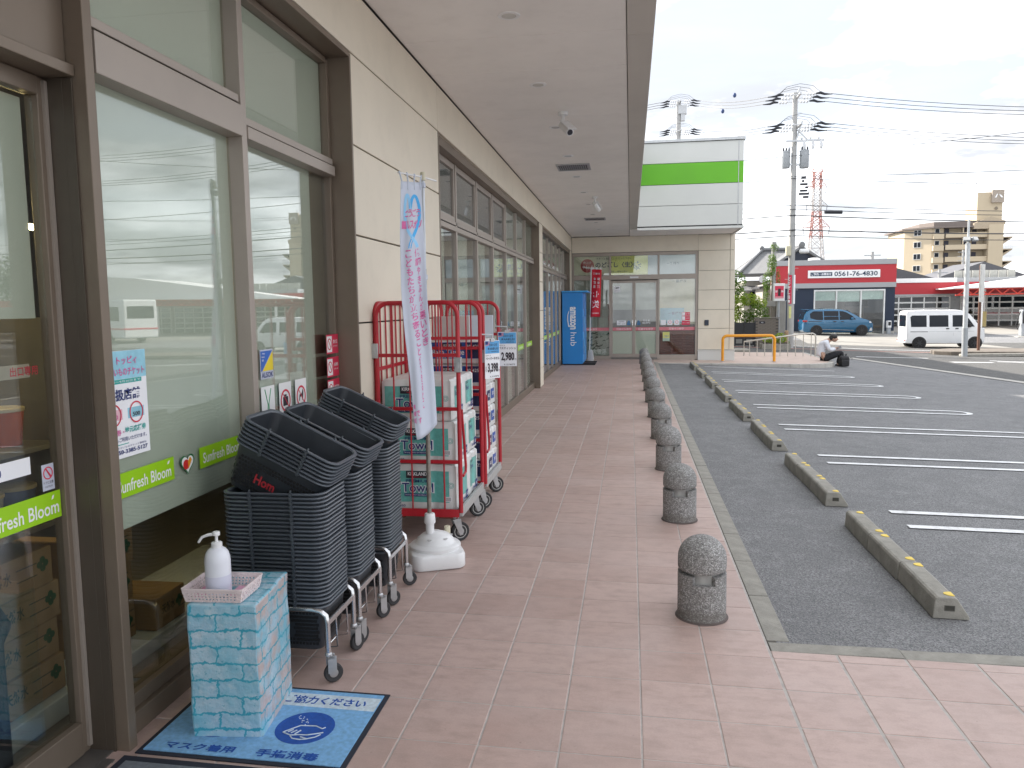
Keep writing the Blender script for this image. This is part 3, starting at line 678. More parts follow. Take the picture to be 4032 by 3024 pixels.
pic('banner', M('banner_pale', (.75, .73, .6), .6, 0, .12, 2), w4, -1.66, -.63, 2.49, 3.04); pic('banner', BAN, w4, -.565, .50, 2.49, 3.04); pic('banner', BANB, w4, .505, .78, 2.49, 3.04); pic('banner', BANB, w4, .84, 1.865, 2.49, 3.04)
b = MB(); b.sector((-1.27, PY + .0105, 2.77), .20, 0, 2 * PI, 'y', .001, 28); b.build('banner', M('banner_red', (.45, .05, .06), .6), w4)
letter('売上げ', (-1.27, PY + .009, 2.86), FX, FZ, PAPER, w4, .24, .07); letter('No.1', (-1.25, PY + .009, 2.73), FX, FZ, PAPER, w4, .26, .10, .02)
letter('すきっと飲めて、ぐぐっとうまい', (-.48, PY + .010, 2.975), FX, FZ, M('banner_text', (.03, .06, .05), .6), w4, 1.05, .065, .005); letter('のどごし〈生〉', (-.48, PY + .0095, 2.79), FX, FZ, M('banner_navy', (.01, .04, .09), .6), w4, 1.10, .17, .03)
letter('一番搾り', (1.22, PY + .010, 2.80), FX, FZ, M('banner_navy'), w4, .36, .085, .01); letter('国産 一番搾り麦汁', (-.34, PY + .0098, 2.59), FX, FZ, M('banner_text'), w4, .5, .055)
b = MB()
for k in range(26):
    a = rnd.uniform(0, 6.28); r = .13 * math.sqrt(rnd.random()); b.sector((.19 + r * math.cos(a), PY + .0112 - .0001 * k, 2.76 + r * math.sin(a)), rnd.uniform(.012, .03), 0, 2 * PI, 'y', .0001, 8)
b.build('banner', M('hop_green', (.10, .20, .08), .6), w4)
# left pane: mountain landscape print
pic('poster', M('poster_mist', (.40, .43, .41), .6, 0, .25, 1.8), w4, -1.66, -.63, .11, 2.34)
b = MB()
for k in range(40):
    x = rnd.uniform(-1.3, -.65); z = rnd.uniform(.25, .8); b.prism([(x, z), (x + rnd.uniform(.04, .14), z + rnd.uniform(.01, .04)), (x + rnd.uniform(.02, .1), z + rnd.uniform(.03, .09))], 'y', PY + .0095, PY + .0098)
b.build('poster', M('poster_pine', (.03, .06, .05), .6), w4)
letter('大雪渓', (-.92, PY + .009, .23), FX, FZ, PAPER, w4, .42, .16, .02); letter('おいしい水', (-.98, PY + .009, 1.75), FX, FZ, M('poster_pine'), w4, .5, .10, .01)
# right pane: beer print, louvre
pic('poster', M('poster_beige', (.60, .53, .40), .6, 0, .18, 2), w4, .845, 1.86, 1.02, 2.34); pic('poster', M('poster_blue', (.16, .36, .52), .6, 0, .25, 3), w4, .86, 1.55, 1.05, 1.50, PY + .0095)
letter('一番搾り', (1.28, PY + .009, 1.345), FX, FZ, NAVYI, w4, .38, .085, .02); letter('一番搾り', (1.40, PY + .009, 2.28), FX, FZ, M('banner_text'), w4, .40, .085, .02)
LOUV = M('brown_louvre', (.22, .065, .045), .55, 0, .2, 8)
sm = MB().box(-.51, .51, -.012, .012, -.017, .017); sm.xf(Matrix.Rotation(rad(35), 4, 'X')); sm = sm.mesh('slat', LOUV)
for k in range(15):
    o = link('slat', sm, w4); o.location = Vector((1.352, PY + .035, .165 + k * .047)) - base(w4)
bx('louvre_back', M('louvre_back', (.07, .022, .016), .7), w4, .842, 1.862, PY + .06, PY + .07, .132, 1.0)
for x in (.9, 1.18, 1.5): bx('louvre_post', LOUV, w4, x, x + .03, PY + .014, PY + .02, .132, .845)
# pair of automatic doors
def end_door(x0, x1, hx):
    d = frame_part('sliding_door', [(x0, x0 + .045, EY + .03, EY + .07, .055, 2.318), (x1 - .045, x1, EY + .03, EY + .07, .055, 2.318), (x0 + .046, x1 - .046, EY + .03, EY + .07, 2.25, 2.318), (x0 + .046, x1 - .046, EY + .03, EY + .07, .055, .16)], BRONZE_L, shop)
    bx('pane', GLASS, d, x0 + .046, x1 - .046, EY + .05, EY + .056, .161, 2.249)
    bx('handle', STEEL, d, hx - .012, hx + .012, EY + .01, EY + .029, 1.0, 1.16, .004)
    return d
dl, dr = end_door(-.57, .097, .06), end_door(.101, .782, .14)
bx('door_track', M('track_steel'), shop, -.57, .782, EY + .01, EY + .09, .0, .05)
for d, x0, x1 in ((dl, -.524, .051), (dr, .147, .736)): bx('roller_blind', M('blind_cloth', (.36, .37, .35), .7), d, x0, x1, EY + .10, EY + .104, 1.46, 2.25); bx('frosted_film', FILM, d, x0, x1, EY + .0575, EY + .0585, .162, .83)
PINKB = M('pink_film', (.62, .19, .22), .5)
for par, x0, x1, c in ((w4, -1.66, -.628, -1.2), (dl, -.523, .05, -.20), (dr, .148, .735, .44), (w4, .84, 1.865, 1.33)):
    yb = (PY if par is w4 else EY + .05) - .0012
    MB().box(x0, x1, yb - .0008, yb, .847, .942).build('pink_band', PINKB, par); letter('酒のイシカワ', (c, yb - .0018, .893), FX, FZ, PAPER, par, .42, .062, .02)
yb = EY + .0482
def sk(par, x0, x1, z0, z1, mat, y=yb): return MB().box(x0, x1, y - .0008, y, z0, z1).build('sticker', mat, par)
sk(dl, -.48, -.30, 1.98, 2.16, PAPER); letter('防犯カメラ', (-.39, yb - .0015, 2.02), FX, FZ, INK, dl, .14, .03); MB().prism([(-.44, 2.08), (-.34, 2.10), (-.33, 2.13), (-.43, 2.12)], 'y', yb - .002, yb - .001).build('sticker', INK, dl)
sk(dl, -.40, -.13, 1.01, 1.15, PAPER); letter('営業時間', (-.265, yb - .0015, 1.11), FX, FZ, INK, dl, .17, .04); letter('9:00～22:00', (-.265, yb - .0015, 1.05), FX, FZ, INK, dl, .22, .04)
sk(dl, -.10, .0, 1.01, 1.07, M('sign_blue', (.03, .16, .35), .5)); MB().prism([(-.10, 1.08), (0, 1.08), (-.05, 1.16)], 'y', yb - .0008, yb).build('sticker', M('sign_blue'), dl)
sk(dr, .19, .29, 1.01, 1.07, M('sign_blue')); MB().prism([(.19, 1.08), (.29, 1.08), (.24, 1.16)], 'y', yb - .0008, yb).build('sticker', M('sign_blue'), dr)
letter('定 休 日', (.46, yb - .0015, 1.14), FX, FZ, PAPER, dr, .18, .05, .02); letter('毎週月曜日', (.46, yb - .0015, 1.07), FX, FZ, PAPER, dr, .23, .05, .02)
yb = PY - .0015
for i, x in enumerate((.88, 1.07, 1.27)):
    sk(w4, x, x + .15, 1.0, 1.15, PAPER, yb)
    if i: b = MB(); b.sector((x + .075, yb - .0018, 1.085), .045, 0, 2 * PI, 'y', .0005, 20, .034); b.build('sticker', REDI, w4)
for i, (z0, z1) in enumerate(((1.27, 1.37), (1.14, 1.255), (1.0, 1.12))):
    sk(w4, 1.49, 1.72, z0, z1, REDST, yb)
    if i < 2: sk(w4, 1.495, 1.58, z0 + .008, z1 - .008, PAPER, yb - .001); letter(('禁 煙', '火気厳禁')[i], (1.65, yb - .0015, (z0 + z1) / 2), FX, FZ, PAPER, w4, .11, .03)
    else: letter('防犯カメラ作動中', (1.605, yb - .0015, (z0 + z1) / 2), FX, FZ, PAPER, w4, .2, .03)
sk(w4, .94, 1.14, .53, .80, M('notice_green', (.38, .48, .40), .6), yb); sk(w4, .945, 1.135, .62, .795, M('notice_yellow', (.62, .60, .18), .6), yb - .001); letter('ご協力', (1.04, yb - .003, .68), FX, FZ, BLUEI, w4, .14, .05, .01)

# paper poster taped to the first light
SX = -1.90 + .0012
po = thing('ticket_poster', 'tall white and teal shopping ticket poster taped inside the first window', 'poster', (SX, 2.72, 1.07))
def pst(mat, y0, y1, z0, z1, k, name='print'): return on_glass(name, mat, po, y0, y1, z0, z1, SX + .0009 * k, .0006)
pst(PAPER, 2.548, 2.832, 1.066, 1.472, 0, 'sheet')
SKYP = M('poster_sky', (.28, .56, .68), .6, 0, .2, 12); TEALP = M('poster_teal', (.02, .36, .32), .6)
pst(SKYP, 2.549, 2.831, 1.365, 1.471, 1); pst(TEALP, 2.549, 2.80, 1.348, 1.364, 1)
letter('トッピィ', (SX + .003, 2.715, 1.435), LY, FZ, PINKI, po, .12, .030, .02); letter('おかいものチケット', (SX + .003, 2.70, 1.392), LY, FZ, PINKI, po, .235, .030, .02)
letter('4月1日～9月30日まで', (SX + .003, 2.68, 1.356), LY, FZ, PAPER, po, .22, .009)
letter('取扱店舗', (SX + .003, 2.685, 1.306), LY, FZ, NAVYI, po, .20, .045, .02)
for y, c, m in ((2.622, '500', PINKI), (2.755, '500', INK)):
    b = MB(); b.sector((SX + .003, y, 1.232), .042, 0, 2 * PI, 'x', .0005, 28, .037); b.build('print', REDI, po); pst(SKYP if m is INK else M('poster_pink', (.75, .45, .52), .6), y - .05, y + .05, 1.212, 1.252, 1); letter(c, (SX + .0026, y, 1.225), LY, FZ, m, po, .045, .016, .02)
letter('共通券・', (SX + .003, 2.625, 1.165), LY, FZ, PINKI, po, .10, .024, .02); letter('地元応援券', (SX + .003, 2.745, 1.17), LY, FZ, TEALP, po, .13, .024, .02)
letter('どちらもご利用いただけます。', (SX + .003, 2.69, 1.137), LY, FZ, NAVYI, po, .24, .017, .01); pst(TEALP, 2.56, 2.70, 1.117, 1.120, 1)
letter('℡ 050-3385-5127', (SX + .003, 2.70, 1.090), LY, FZ, NAVYI, po, .225, .017, .02); letter('トッピィおかいものチケット事務局', (SX + .003, 2.69, 1.107), LY, FZ, NAVYI, po, .23, .008)

# goods behind the glass
KRAFT = M('kraft_board', (.30, .195, .105), .8, 0, .12, 4); FOAM = M('white_foam', (.55, .58, .58), .7, 0, .06, 5)
for x0, x1, y0, y1, z0, z1, lab in ((-2.75, -2.2, 2.85, 4.6, .03, .10, 'low white plinth under the boxes behind the first window'), (-2.7, -2.2, .9, 2.72, .03, .12, 'low white plinth under the boxes behind the sliding door')):
    o = MB().box(x0, x1, y0, y1, z0, z1).build('plinth', FOAM, None, None, .006); tag(o, lab, 'plinth')
bxn = [(-2.62, -2.24, 2.35, 2.70, .125, .27, 'lowest box of the stack behind the sliding door'), (-2.60, -2.25, 2.34, 2.69, .275, .42, 'second box up in the stack behind the sliding door'), (-2.63, -2.24, 2.36, 2.70, .425, .57, 'third box up in the stack behind the sliding door'), (-2.61, -2.23, 2.30, 2.66, .575, .72, 'topmost box of the stack behind the sliding door'),
       (-2.66, -2.30, 2.95, 3.24, .105, .28, 'lowest box of the pile behind the first window'), (-2.68, -2.31, 2.94, 3.25, .285, .46, 'middle box of the pile behind the first window'), (-2.66, -2.29, 2.93, 3.24, .465, .64, 'topmost box of the pile behind the first window'), (-2.52, -2.22, 3.28, 3.52, .105, .26, 'single small box right of the pile behind the first window')]
for i, (x0, x1, y0, y1, z0, z1, lab) in enumerate(bxn):
    t = thing('cardboard_box', 'brown cardboard box, ' + lab, 'box', (x1, (y0 + y1) / 2, z0), 'cardboard boxes behind the glass')
    MB().box(x0, x1, y0, y1, z0, z1).build('carton', KRAFT, t, None, .004); m = MB()
    add_text(m, '天然水', (x1 + .0012, y0 + .1, (z0 + z1) / 2 + .01), LY, FZ, .11, .05, .02); m.box(x1 + .0006, x1 + .0012, y0 + .18, y0 + .28, z0 + .05, z0 + .054); m.box(x1 + .0006, x1 + .0012, y0 + .18, y0 + .28, z1 - .05, z1 - .046); m.build('print', M('carton_print', (.05, .06, .04), .7), t)
    m = MB()
    for a in range(4): m.sector((x1 + .001, y1 - .05 + .016 * math.cos(a * 1.57), z0 + .085 + .016 * math.sin(a * 1.57)), .014, 0, 2 * PI, 'x', .0005, 10)
    m.build('print', M('carton_green', (.02, .09, .04), .7), t)
sh = thing('display_shelf', 'dark display shelf holding tubs behind the sliding door', 'shelf', (-2.5, 2.0, .8))
for z in (.80, 1.10): bx('shelf_board', M('shelf_board', (.18, .17, .16), .5), sh, -2.8, -2.2, 1.0, 2.75, z, z + .02, .003)
for y in (1.02, 2.72): bx('shelf_end', M('shelf_board'), sh, -2.8, -2.22, y, y + .02, .73, 1.6)
for i, (x, y, z, c, lab) in enumerate(((-2.32, 2.42, 1.12, (.50, .52, .55), 'white food tub on the upper shelf'), (-2.34, 2.60, 1.12, (.55, .09, .03), 'red labelled food tub on the upper shelf'), (-2.32, 2.25, 1.12, (.45, .28, .10), 'tan round tub on the upper shelf'), (-2.32, 2.45, .82, (.42, .44, .46), 'clear grey tub on the lower shelf'), (-2.32, 2.28, .82, (.02, .10, .05), 'green labelled tub on the lower shelf'), (-2.33, 2.62, .82, (.03, .08, .24), 'blue labelled tub on the lower shelf'))):
    t = thing('food_tub', lab + ' behind the sliding door', 'tub', (x, y, z), 'tubs on the shelf behind the door')
    MB().lathe([(.055, 0), (.068, .13)], (x, y, z), 18).build('tub_body', M('tub%d' % i, c, .4), t, 40); MB().lathe([(.072, .13), (.072, .142), (.06, .146)], (x, y, z), 18).build('lid', M('tub_lid', (.5, .42, .28), .4), t, 40)
gr_ = thing('guard_rail', 'black steel guard rail standing inside the sliding door', 'guard rail', (-2.12, 2.25, .03))
MB().tube([(-2.12, 2.25, .03), (-2.12, 2.25, .50), (-2.12, 2.29, .55), (-2.35, 2.45, .60)], .022, 8).build('rail', M('black_steel', (.02, .02, .022), .45, .3), gr_, 50); MB().lathe([(.05, 0), (.05, .01)], (-2.12, 2.25, .028), 16).build('foot_plate', M('black_steel'), gr_)

# ceiling fittings under the canopy
def downlight(i, y):
    t = thing('downlight', 'round white recessed canopy downlight, %s along the row' % NTH[i], 'light', (-.836, y, 3.62), 'downlights in the canopy soffit')
    MB().lathe([(.052, -.004), (.060, -.007), (.078, -.004), (.080, 0)], (-.836, y, 3.62), 28).build('trim', WHITE, t, 50); MB().lathe([(.03, .0), (.051, -.003)], (-.836, y, 3.6185), 28).build('lens', M('lamp_lens', (.62, .61, .58), .25), t, 50)
for i in range(11): downlight(i, 5.57 + 1.73 * i)
for i, y in enumerate((11.62, 18.62)):
    t = thing('ceiling_vent', '%s rectangular louvred vent grille in the canopy soffit' % ('nearer', 'farther')[i], 'vent', (-.82, y, 3.62), 'vents in the canopy soffit')
    f = MB()
    for q in ((-1.06, -.58, y - .26, y - .22), (-1.06, -.58, y + .22, y + .26), (-1.06, -1.03, y - .22, y + .22), (-.61, -.58, y - .22, y + .22)): f.box(*q, 3.606, 3.6195)
    f.build('frame', GALV, t, None, .002); bx('duct', DARK, t, -1.03, -.61, y - .22, y + .22, 3.617, 3.6195); m = MB()
    for k in range(14): x = -1.015 + k * .03; m.box(x, x + .012, y - .22, y + .22, 3.608, 3.6165)
    m.build('slat', GALV, t)
for i, (x, y, rz) in enumerate(((-.70, 8.37, rad(-150)), (-.66, 14.85, rad(-25)))):
    t = thing('security_camera', '%s white security camera hanging from the canopy' % ('nearer', 'farther')[i], 'camera', (0, 0, 0), 'security cameras under the canopy')
    MB().lathe([(.05, -.03), (.055, 0)], (0, 0, 0), 20).build('mount', WHITEP, t, 40); MB().tube([(0, 0, -.03), (0, 0, -.10), (0, .02, -.13)], .018, 8).build('arm', WHITEP, t, 40)
    c = MB(); c.lathe([(.02, -.10), (.042, -.09), (.042, .12), (.036, .125)], (0, 0, 0), 18, 'y'); c.xf(Matrix.Translation((0, .06, -.17)) @ Matrix.Rotation(rad(-32), 4, 'X')); c.build('body', WHITEP, t, 40)
    c = MB(); c.box(-.05, .05, -.08, .16, .044, .052); c.xf(Matrix.Translation((0, .06, -.17)) @ Matrix.Rotation(rad(-32), 4, 'X')); c.build('sun_shade', WHITEP, t, None, .003)
    c = MB(); c.lathe([(.03, .1255), (.03, .128)], (0, 0, 0), 16, 'y'); c.xf(Matrix.Translation((0, .06, -.17)) @ Matrix.Rotation(rad(-32), 4, 'X')); c.build('lens', INK, t)
    t.location = (x, y, 3.6195); t.rotation_euler = (0, 0, rz)

# ------------------------------------------------------------------ things in the foreground
# bollards with exposed aggregate
def bollard_parts(t):
    n = 40; m = MB(); r, ri = .124, .092; zt = []
    for k in range(n):
        a = (360 * (k + .5) / n) % 360; d = min(abs(a - 270), abs(a - 90)); zt.append(.198 if d < 24 else .240)
    def P(rr, k, z): return (rr * math.cos(2 * PI * k / n), rr * math.sin(2 * PI * k / n), z)
    for k in range(n):
        z = zt[k]; m.poly([P(r + .002, k, 0), P(r + .002, k + 1, 0), P(r, k + 1, .02), P(r, k, .02)]); m.poly([P(r, k, .02), P(r, k + 1, .02), P(r, k + 1, z), P(r, k, z)]); m.poly([P(r, k, z), P(r, k + 1, z), P(ri, k + 1, z), P(ri, k, z)])
        zn = zt[(k + 1) % n]
        if zn != z: m.poly([P(r, k + 1, z), P(r, k + 1, zn), P(ri, k + 1, zn), P(ri, k + 1, z)])
    m.poly([P(r + .002, k, 0) for k in reversed(range(n))]); m.build('post', AGG, t)
    MB().lathe([(.0905, .16), (.0905, .262)], (0, 0, 0), 40).build('core', M('bollard_core', (.34, .335, .32), .8, 0, .2, 20), t, 40)
    prof = [(.06, .256), (.116, .256), (.122, .262), (.124, .275), (.124, .315)] + [(.124 * math.cos(a), .315 + .118 * math.sin(a)) for a in [PI / 2 * k / 10 for k in range(1, 11)]]
    MB().lathe([(max(a, 1e-5), b) for a, b in prof], (0, 0, 0), 40).build('dome', AGG, t, 45)
    MB().lathe([(.125, 0), (.136, .002), (.134, .006), (.125, .009)], (0, 0, 0), 40).build('grout_ring', M('dark_grout', (.10, .08, .075), .9), t)
bo = None
for i, y in enumerate((4.045, 5.90, 7.74, 9.55, 11.37, 13.12, 14.86, 16.63, 18.33, 20.02, 21.68)):
    lab = 'domed grey stone chip bollard, %s of the row along the walkway' % (NTH[i] if i < 10 else 'farthest')
    if bo is None:
        bo = thing('bollard', lab, 'bollard', (0, 0, 0), 'bollards along the walkway'); bollard_parts(bo); bo.location = (.37, y, fz(.37))
    else:
        c = dup(bo, (.37 + rnd.uniform(-.004, .004), y, fz(.37)), rnd.uniform(-.06, .06), lab)
# wheel stops: three blocks to each bay
def stop_parts(t):
    m = MB(); pr = [(-.09, 0), (.09, 0), (.09, .016), (.028, .108), (.014, .116), (-.066, .116), (-.078, .110), (-.084, .098)]
    m.prism(pr, 'y', -.29, .29); m.build('block', CONC, t, None, .006)
    for s_ in (-1, 1):
        q = MB(); q.prism([(.02 + .045 * math.cos(a), .0 + .030 * math.sin(a) * 1.0) for a in [PI / 2 + PI * k / 10 for k in range(11)]], 'z', .1165, .1195); q.xf(Matrix.Translation((0, s_ * .235, 0))); q.build('reflector', M('yellow_reflector', (.72, .52, .06), .5, 0, .1), t)
    for s_ in (-1, 1):
        q = MB()
        for z0, z1 in ((.045, .0475), (.0725, .075)): q.box(-.035, .015, s_ * .2905 - .002, s_ * .2905 + .002, z0, z1)
        for x0 in (-.035, .0125): q.box(x0, x0 + .0025, s_ * .2905 - .002, s_ * .2905 + .002, .0476, .0724)
        q.build('socket_rim', M('dark_concrete', (.12, .115, .10), .9), t)
        q = MB(); q.box(-.0324, .0124, s_ * .2903 - .001, s_ * .2903 + .001, .0477, .0723); q.build('socket', M('socket_dark', (.05, .048, .04), .9), t)
st = None
for i, y0 in enumerate((4.21, 6.52, 8.97, 11.21, 13.41, 15.55, 17.70, 19.85)):
    L = (1.75, 1.73, 1.65, 1.62, 1.60, 1.55, 1.53, 1.52)[i] / 3
    for k in range(3):
        y = y0 + L * (k + .5); lab = 'low concrete wheel stop block, %s block of the %s bay' % (('near', 'middle', 'far')[k], NTH[i])
        if st is None: st = thing('wheel_stop', lab, 'wheel stop', (0, 0, 0), 'concrete wheel stops in the parking bays'); stop_parts(st); c = st; st.location = (0, 0, 0)
        else: c = dup(st, None, None, lab)
        x = 1.655 + rnd.uniform(-.006, .006); c.location = (x, y, tz(x, y) + .002); c.rotation_euler = (0, math.atan(.022 + .001 * (y - 6)), rnd.uniform(-.022, .022)); c.scale = (1, L / .583, 1)

# shopping basket stacks on chrome trolleys
def rr(w, d, r, n=6, z=0):
    P = []
    for cx_, cy_, a0 in ((w / 2 - r, d / 2 - r, 0), (-w / 2 + r, d / 2 - r, 90), (-w / 2 + r, -d / 2 + r, 180), (w / 2 - r, -d / 2 + r, 270)):
        for k in range(n + 1): a = rad(a0 + 90 * k / n); P.append((cx_ + r * math.cos(a), cy_ + r * math.sin(a), z))
    return P
def ring_mesh(m, rings, closed_bottom=False):
    b = len(m.v); n = len(rings[0])
    for q in rings: m.v += q
    for i in range(len(rings) - 1):
        for k in range(n): m.f.append((b + i * n + k, b + i * n + (k + 1) % n, b + (i + 1) * n + (k + 1) % n, b + (i + 1) * n + k))
    if closed_bottom: m.f.append(tuple(b + k for k in reversed(range(n))))
HB = .205
def dip(P, amt=.009): return [(x, y, z + (-amt * max(0, 1 - (abs(y) / .10) ** 2) if abs(x) > .19 else 0)) for x, y, z in P]
def basket_mesh(full):
    m = MB()
    rings = [rr(.375, .225, .035, 5, 0), rr(.385, .235, .04, 5, .01), rr(.43, .272, .045, 5, HB - .03), rr(.437, .279, .046, 5, HB - .010)]
    ring_mesh(m, rings, True)
    ring_mesh(m, [[(x * .985, y * .985, z + .003) for x, y, z in q] for q in reversed(rings)], False)
    b0 = len(m.v) - len(rings[0]); m.f.append(tuple(b0 + k for k in range(len(rings[0]))))
    return m
def rim_mesh():
    m = MB(); z = HB
    sec = [(.437, .279, .046, -.0082), (.461, .303, .055, -.0082), (.466, .308, .056, -.004), (.462, .304, .055, .0), (.438, .280, .046, .0), (.430, .272, .045, -.006)]
    ring_mesh(m, [dip(rr(w, d, r, 5, z + h)) for w, d, r, h in sec + sec[:1]]); return m
bmesh_ = basket_mesh(False).mesh('basket_body', BASK, smooth=35); rmesh_ = rim_mesh().mesh('rim', M('charcoal_rim_sheen', (.085, .100, .120), .32, 0, .1, 20), smooth=40)  # rim colour lightened to paint in the gloss along its edges
hm = MB()
for s_ in (-1,):
    hm.tube([(-.093, .1535, HB - .006), (-.085, .1545, HB - .0035), (.085, .1545, HB - .0035), (.093, .1535, HB - .006)], .0026, 6)
    for x in (-.093, .093): hm.lathe([(.009, -.006), (.009, .006)], (x, .154, HB - .004), 10, 'y'); hm.tube([(x, .150, HB - .01), (x, .157, HB + .006), (x, .150, HB + .012)], .004, 6)
hmesh = hm.mesh('handle', M('charcoal_handle', (.050, .060, .072), .4), smooth=40)
# punched holes: rows of flat black quads, the openings' darkness painted on, joined as one
def hole_mesh():
    m = MB(); HM = []
    for side in (-1, 1):
        for i in range(24):
            for j in range(8):
                if 7 <= i <= 16 and 1 <= j <= 5: continue
                x = -.175 + i * .0152 + (.0076 if j % 2 else 0); z = .03 + j * .0175; yy = (.2365 + .0435 * (z / (HB - .01))) / 2 * side
                a = .0056; m.poly([(x - a, yy + side * .0012, z - a), (x + a, yy + side * .0012, z - a), (x + a, yy + side * .0014, z + a), (x - a, yy + side * .0014, z + a)])
                yi = yy * .985 - side * .0012; m.poly([(x - a, yi, z - a), (x + a, yi, z - a), (x + a, yi, z + a), (x - a, yi, z + a)])
        for i in range(14):
            for j in range(4):
                y = -.09 + i * .0138; z = .045 + j * .032; xx = (.3865 + .0475 * (z / (HB - .01))) / 2 * side
                m.poly([(xx + side * .0012, y - .003, z - .010), (xx + side * .0012, y + .003, z - .010), (xx + side * .0026, y + .004, z + .010), (xx + side * .0026, y - .002, z + .010)])
    return m
holemesh = hole_mesh().mesh('hole_pattern', M('hole_black', (.004, .004, .005), .8))
def basket(label, loc, rot, holes):
    t = thing('shopping_basket', label, 'basket', (0, 0, 0), 'stacked grey shopping baskets')
    link('basket_body', bmesh_, t); link('rim', rmesh_, t); link('handle', hmesh, t); o = link('handle', hmesh, t); o.rotation_euler = (0, 0, PI)
    if holes: tag(link('hole_pattern', holemesh, t), kind='stuff')
    t.location = loc; t.rotation_euler = rot; return t
def trolley(xc, yc, label):
    t = thing('basket_trolley', label, 'trolley', (xc, yc, fz(xc)), 'chrome trolleys under the basket stacks')
    z0 = fz(xc)
    for sy_ in (-1, 1):
        y = yc + sy_ * .155
        MB().tube([(xc + .235, y, z0 + .12), (xc + .235, y, z0 + .265), (xc + .23, y, z0 + .295), (xc + .205, y, z0 + .315), (xc + .17, y, z0 + .32), (xc - .17, y, z0 + .32), (xc - .205, y, z0 + .315), (xc - .23, y, z0 + .295), (xc - .235, y, z0 + .265), (xc - .235, y, z0 + .12)], .0115, 10).build('leg_frame', STEEL, t, 50)
    for x in (xc - .235, xc + .235): MB().bar((x, yc - .145, z0 + .262), (x, yc + .145, z0 + .262), .010, .024).build('rail', STEEL, t, None, .002)
    for x in (xc + .235, xc - .235):
        s_ = 1 if x > xc else -1
        MB().tube([(x, yc - .06, z0 + .25), (x + .004 * s_, yc - .06, z0 + .12), (x - .05 * s_, yc - .06, z0 + .11), (x - .05 * s_, yc + .07, z0 + .11), (x + .004 * s_, yc + .07, z0 + .12), (x, yc + .07, z0 + .25)], .004, 6).build('wire_loop', STEEL, t, 50)
    for sx in (-1, 1):
        for sy_ in (-1, 1):
            x, y = xc + sx * .235, yc + sy_ * .155; a = rnd.uniform(-1.1, -.1) if sx > 0 else 0
            Mx = Matrix.Translation((x, y, z0)) @ Matrix.Rotation(a, 4, 'Z')
            c = MB(); c.lathe([(.016, .12), (.016, .128), (.012, .135)], (0, 0, 0), 14); c.box(-.017, -.014, -.008, .030, .045, .12); c.box(.014, .017, -.008, .030, .045, .12); c.box(-.017, .017, -.008, .022, .108, .12); c.xf(Mx); w = c.build('caster', GALV, t, None, .001)
            c = MB(); c.lathe([(.020, -.009), (.036, -.011), (.041, -.007), (.041, .007), (.036, .011), (.020, .009)], (0, .018, .041), 22, 'x'); c.xf(Mx); c.build('tyre', RUBBER, w, 40)
            c = MB(); c.lathe([(.004, -.012), (.012, -.0125), (.019, -.0105), (.019, .0105), (.012, .0125), (.004, .012)], (0, .018, .041), 16, 'x'); c.xf(Mx); c.build('hub', GALV, w, 40)
    return t
BX = -1.512
stack_def = [(3.215, 29, 7, 'nearest'), (3.605, 29, 6, 'middle'), (4.085, 33, 6, 'farthest')]
for si, (yc, nlow, ntilt, which) in enumerate(stack_def):
    trolley(BX, yc, 'chrome wheeled trolley carrying the %s basket stack' % which)
    zb = fz(BX) + .125 if si < 2 else fz(BX) + .085
    for k in range(nlow):
        xo, yo = rnd.uniform(-.0025, .0025), rnd.uniform(-.0025, .0025)
        basket('dark grey plastic basket, %s from the bottom in the upright %s stack' % (ORD[k].replace('lowest', 'first'), which), (BX + xo, yc + yo, zb + k * .0176), (0, 0, rnd.uniform(-.006, .006) + (PI if k % 2 else 0)), k < 2)
    ztop = zb + (nlow - 1) * .0176 + HB
    tilt = rad((26.5, 26.0, 25.0)[si])
    # the tilted group leans into the mouth of the pile: its low right rim sits on the pile's right rim
    ax = Vector((math.cos(tilt), 0, -math.sin(tilt))); up_ = Vector((math.sin(tilt), 0, math.cos(tilt)))
    rimc = Vector((-1.435, yc + .035, (1.06, 1.048, 1.085)[si]))          # centre of the top rim
    for k in range(ntilt):
        j = ntilt - 1 - k
        c = rimc - up_ * (HB + k * .0176)
        lab = 'dark grey basket tilted on the %s stack, %s of its leaning group' % (which, ('top' if k == 0 else ORD[k] + ' down'))
        t = basket(lab, c, (0, tilt, rnd.uniform(-.008, .008)), k in (0, ntilt - 1))
        if si == 0 and k == ntilt - 1:
            b = MB(); add_text(b, 'Hom', (-.03, -.1335, .085), FX, (0, -.1, 1), .10, .045, .03); b.build('lettering', M('worn_red_ink', (.36, .02, .03), .6)).parent = t

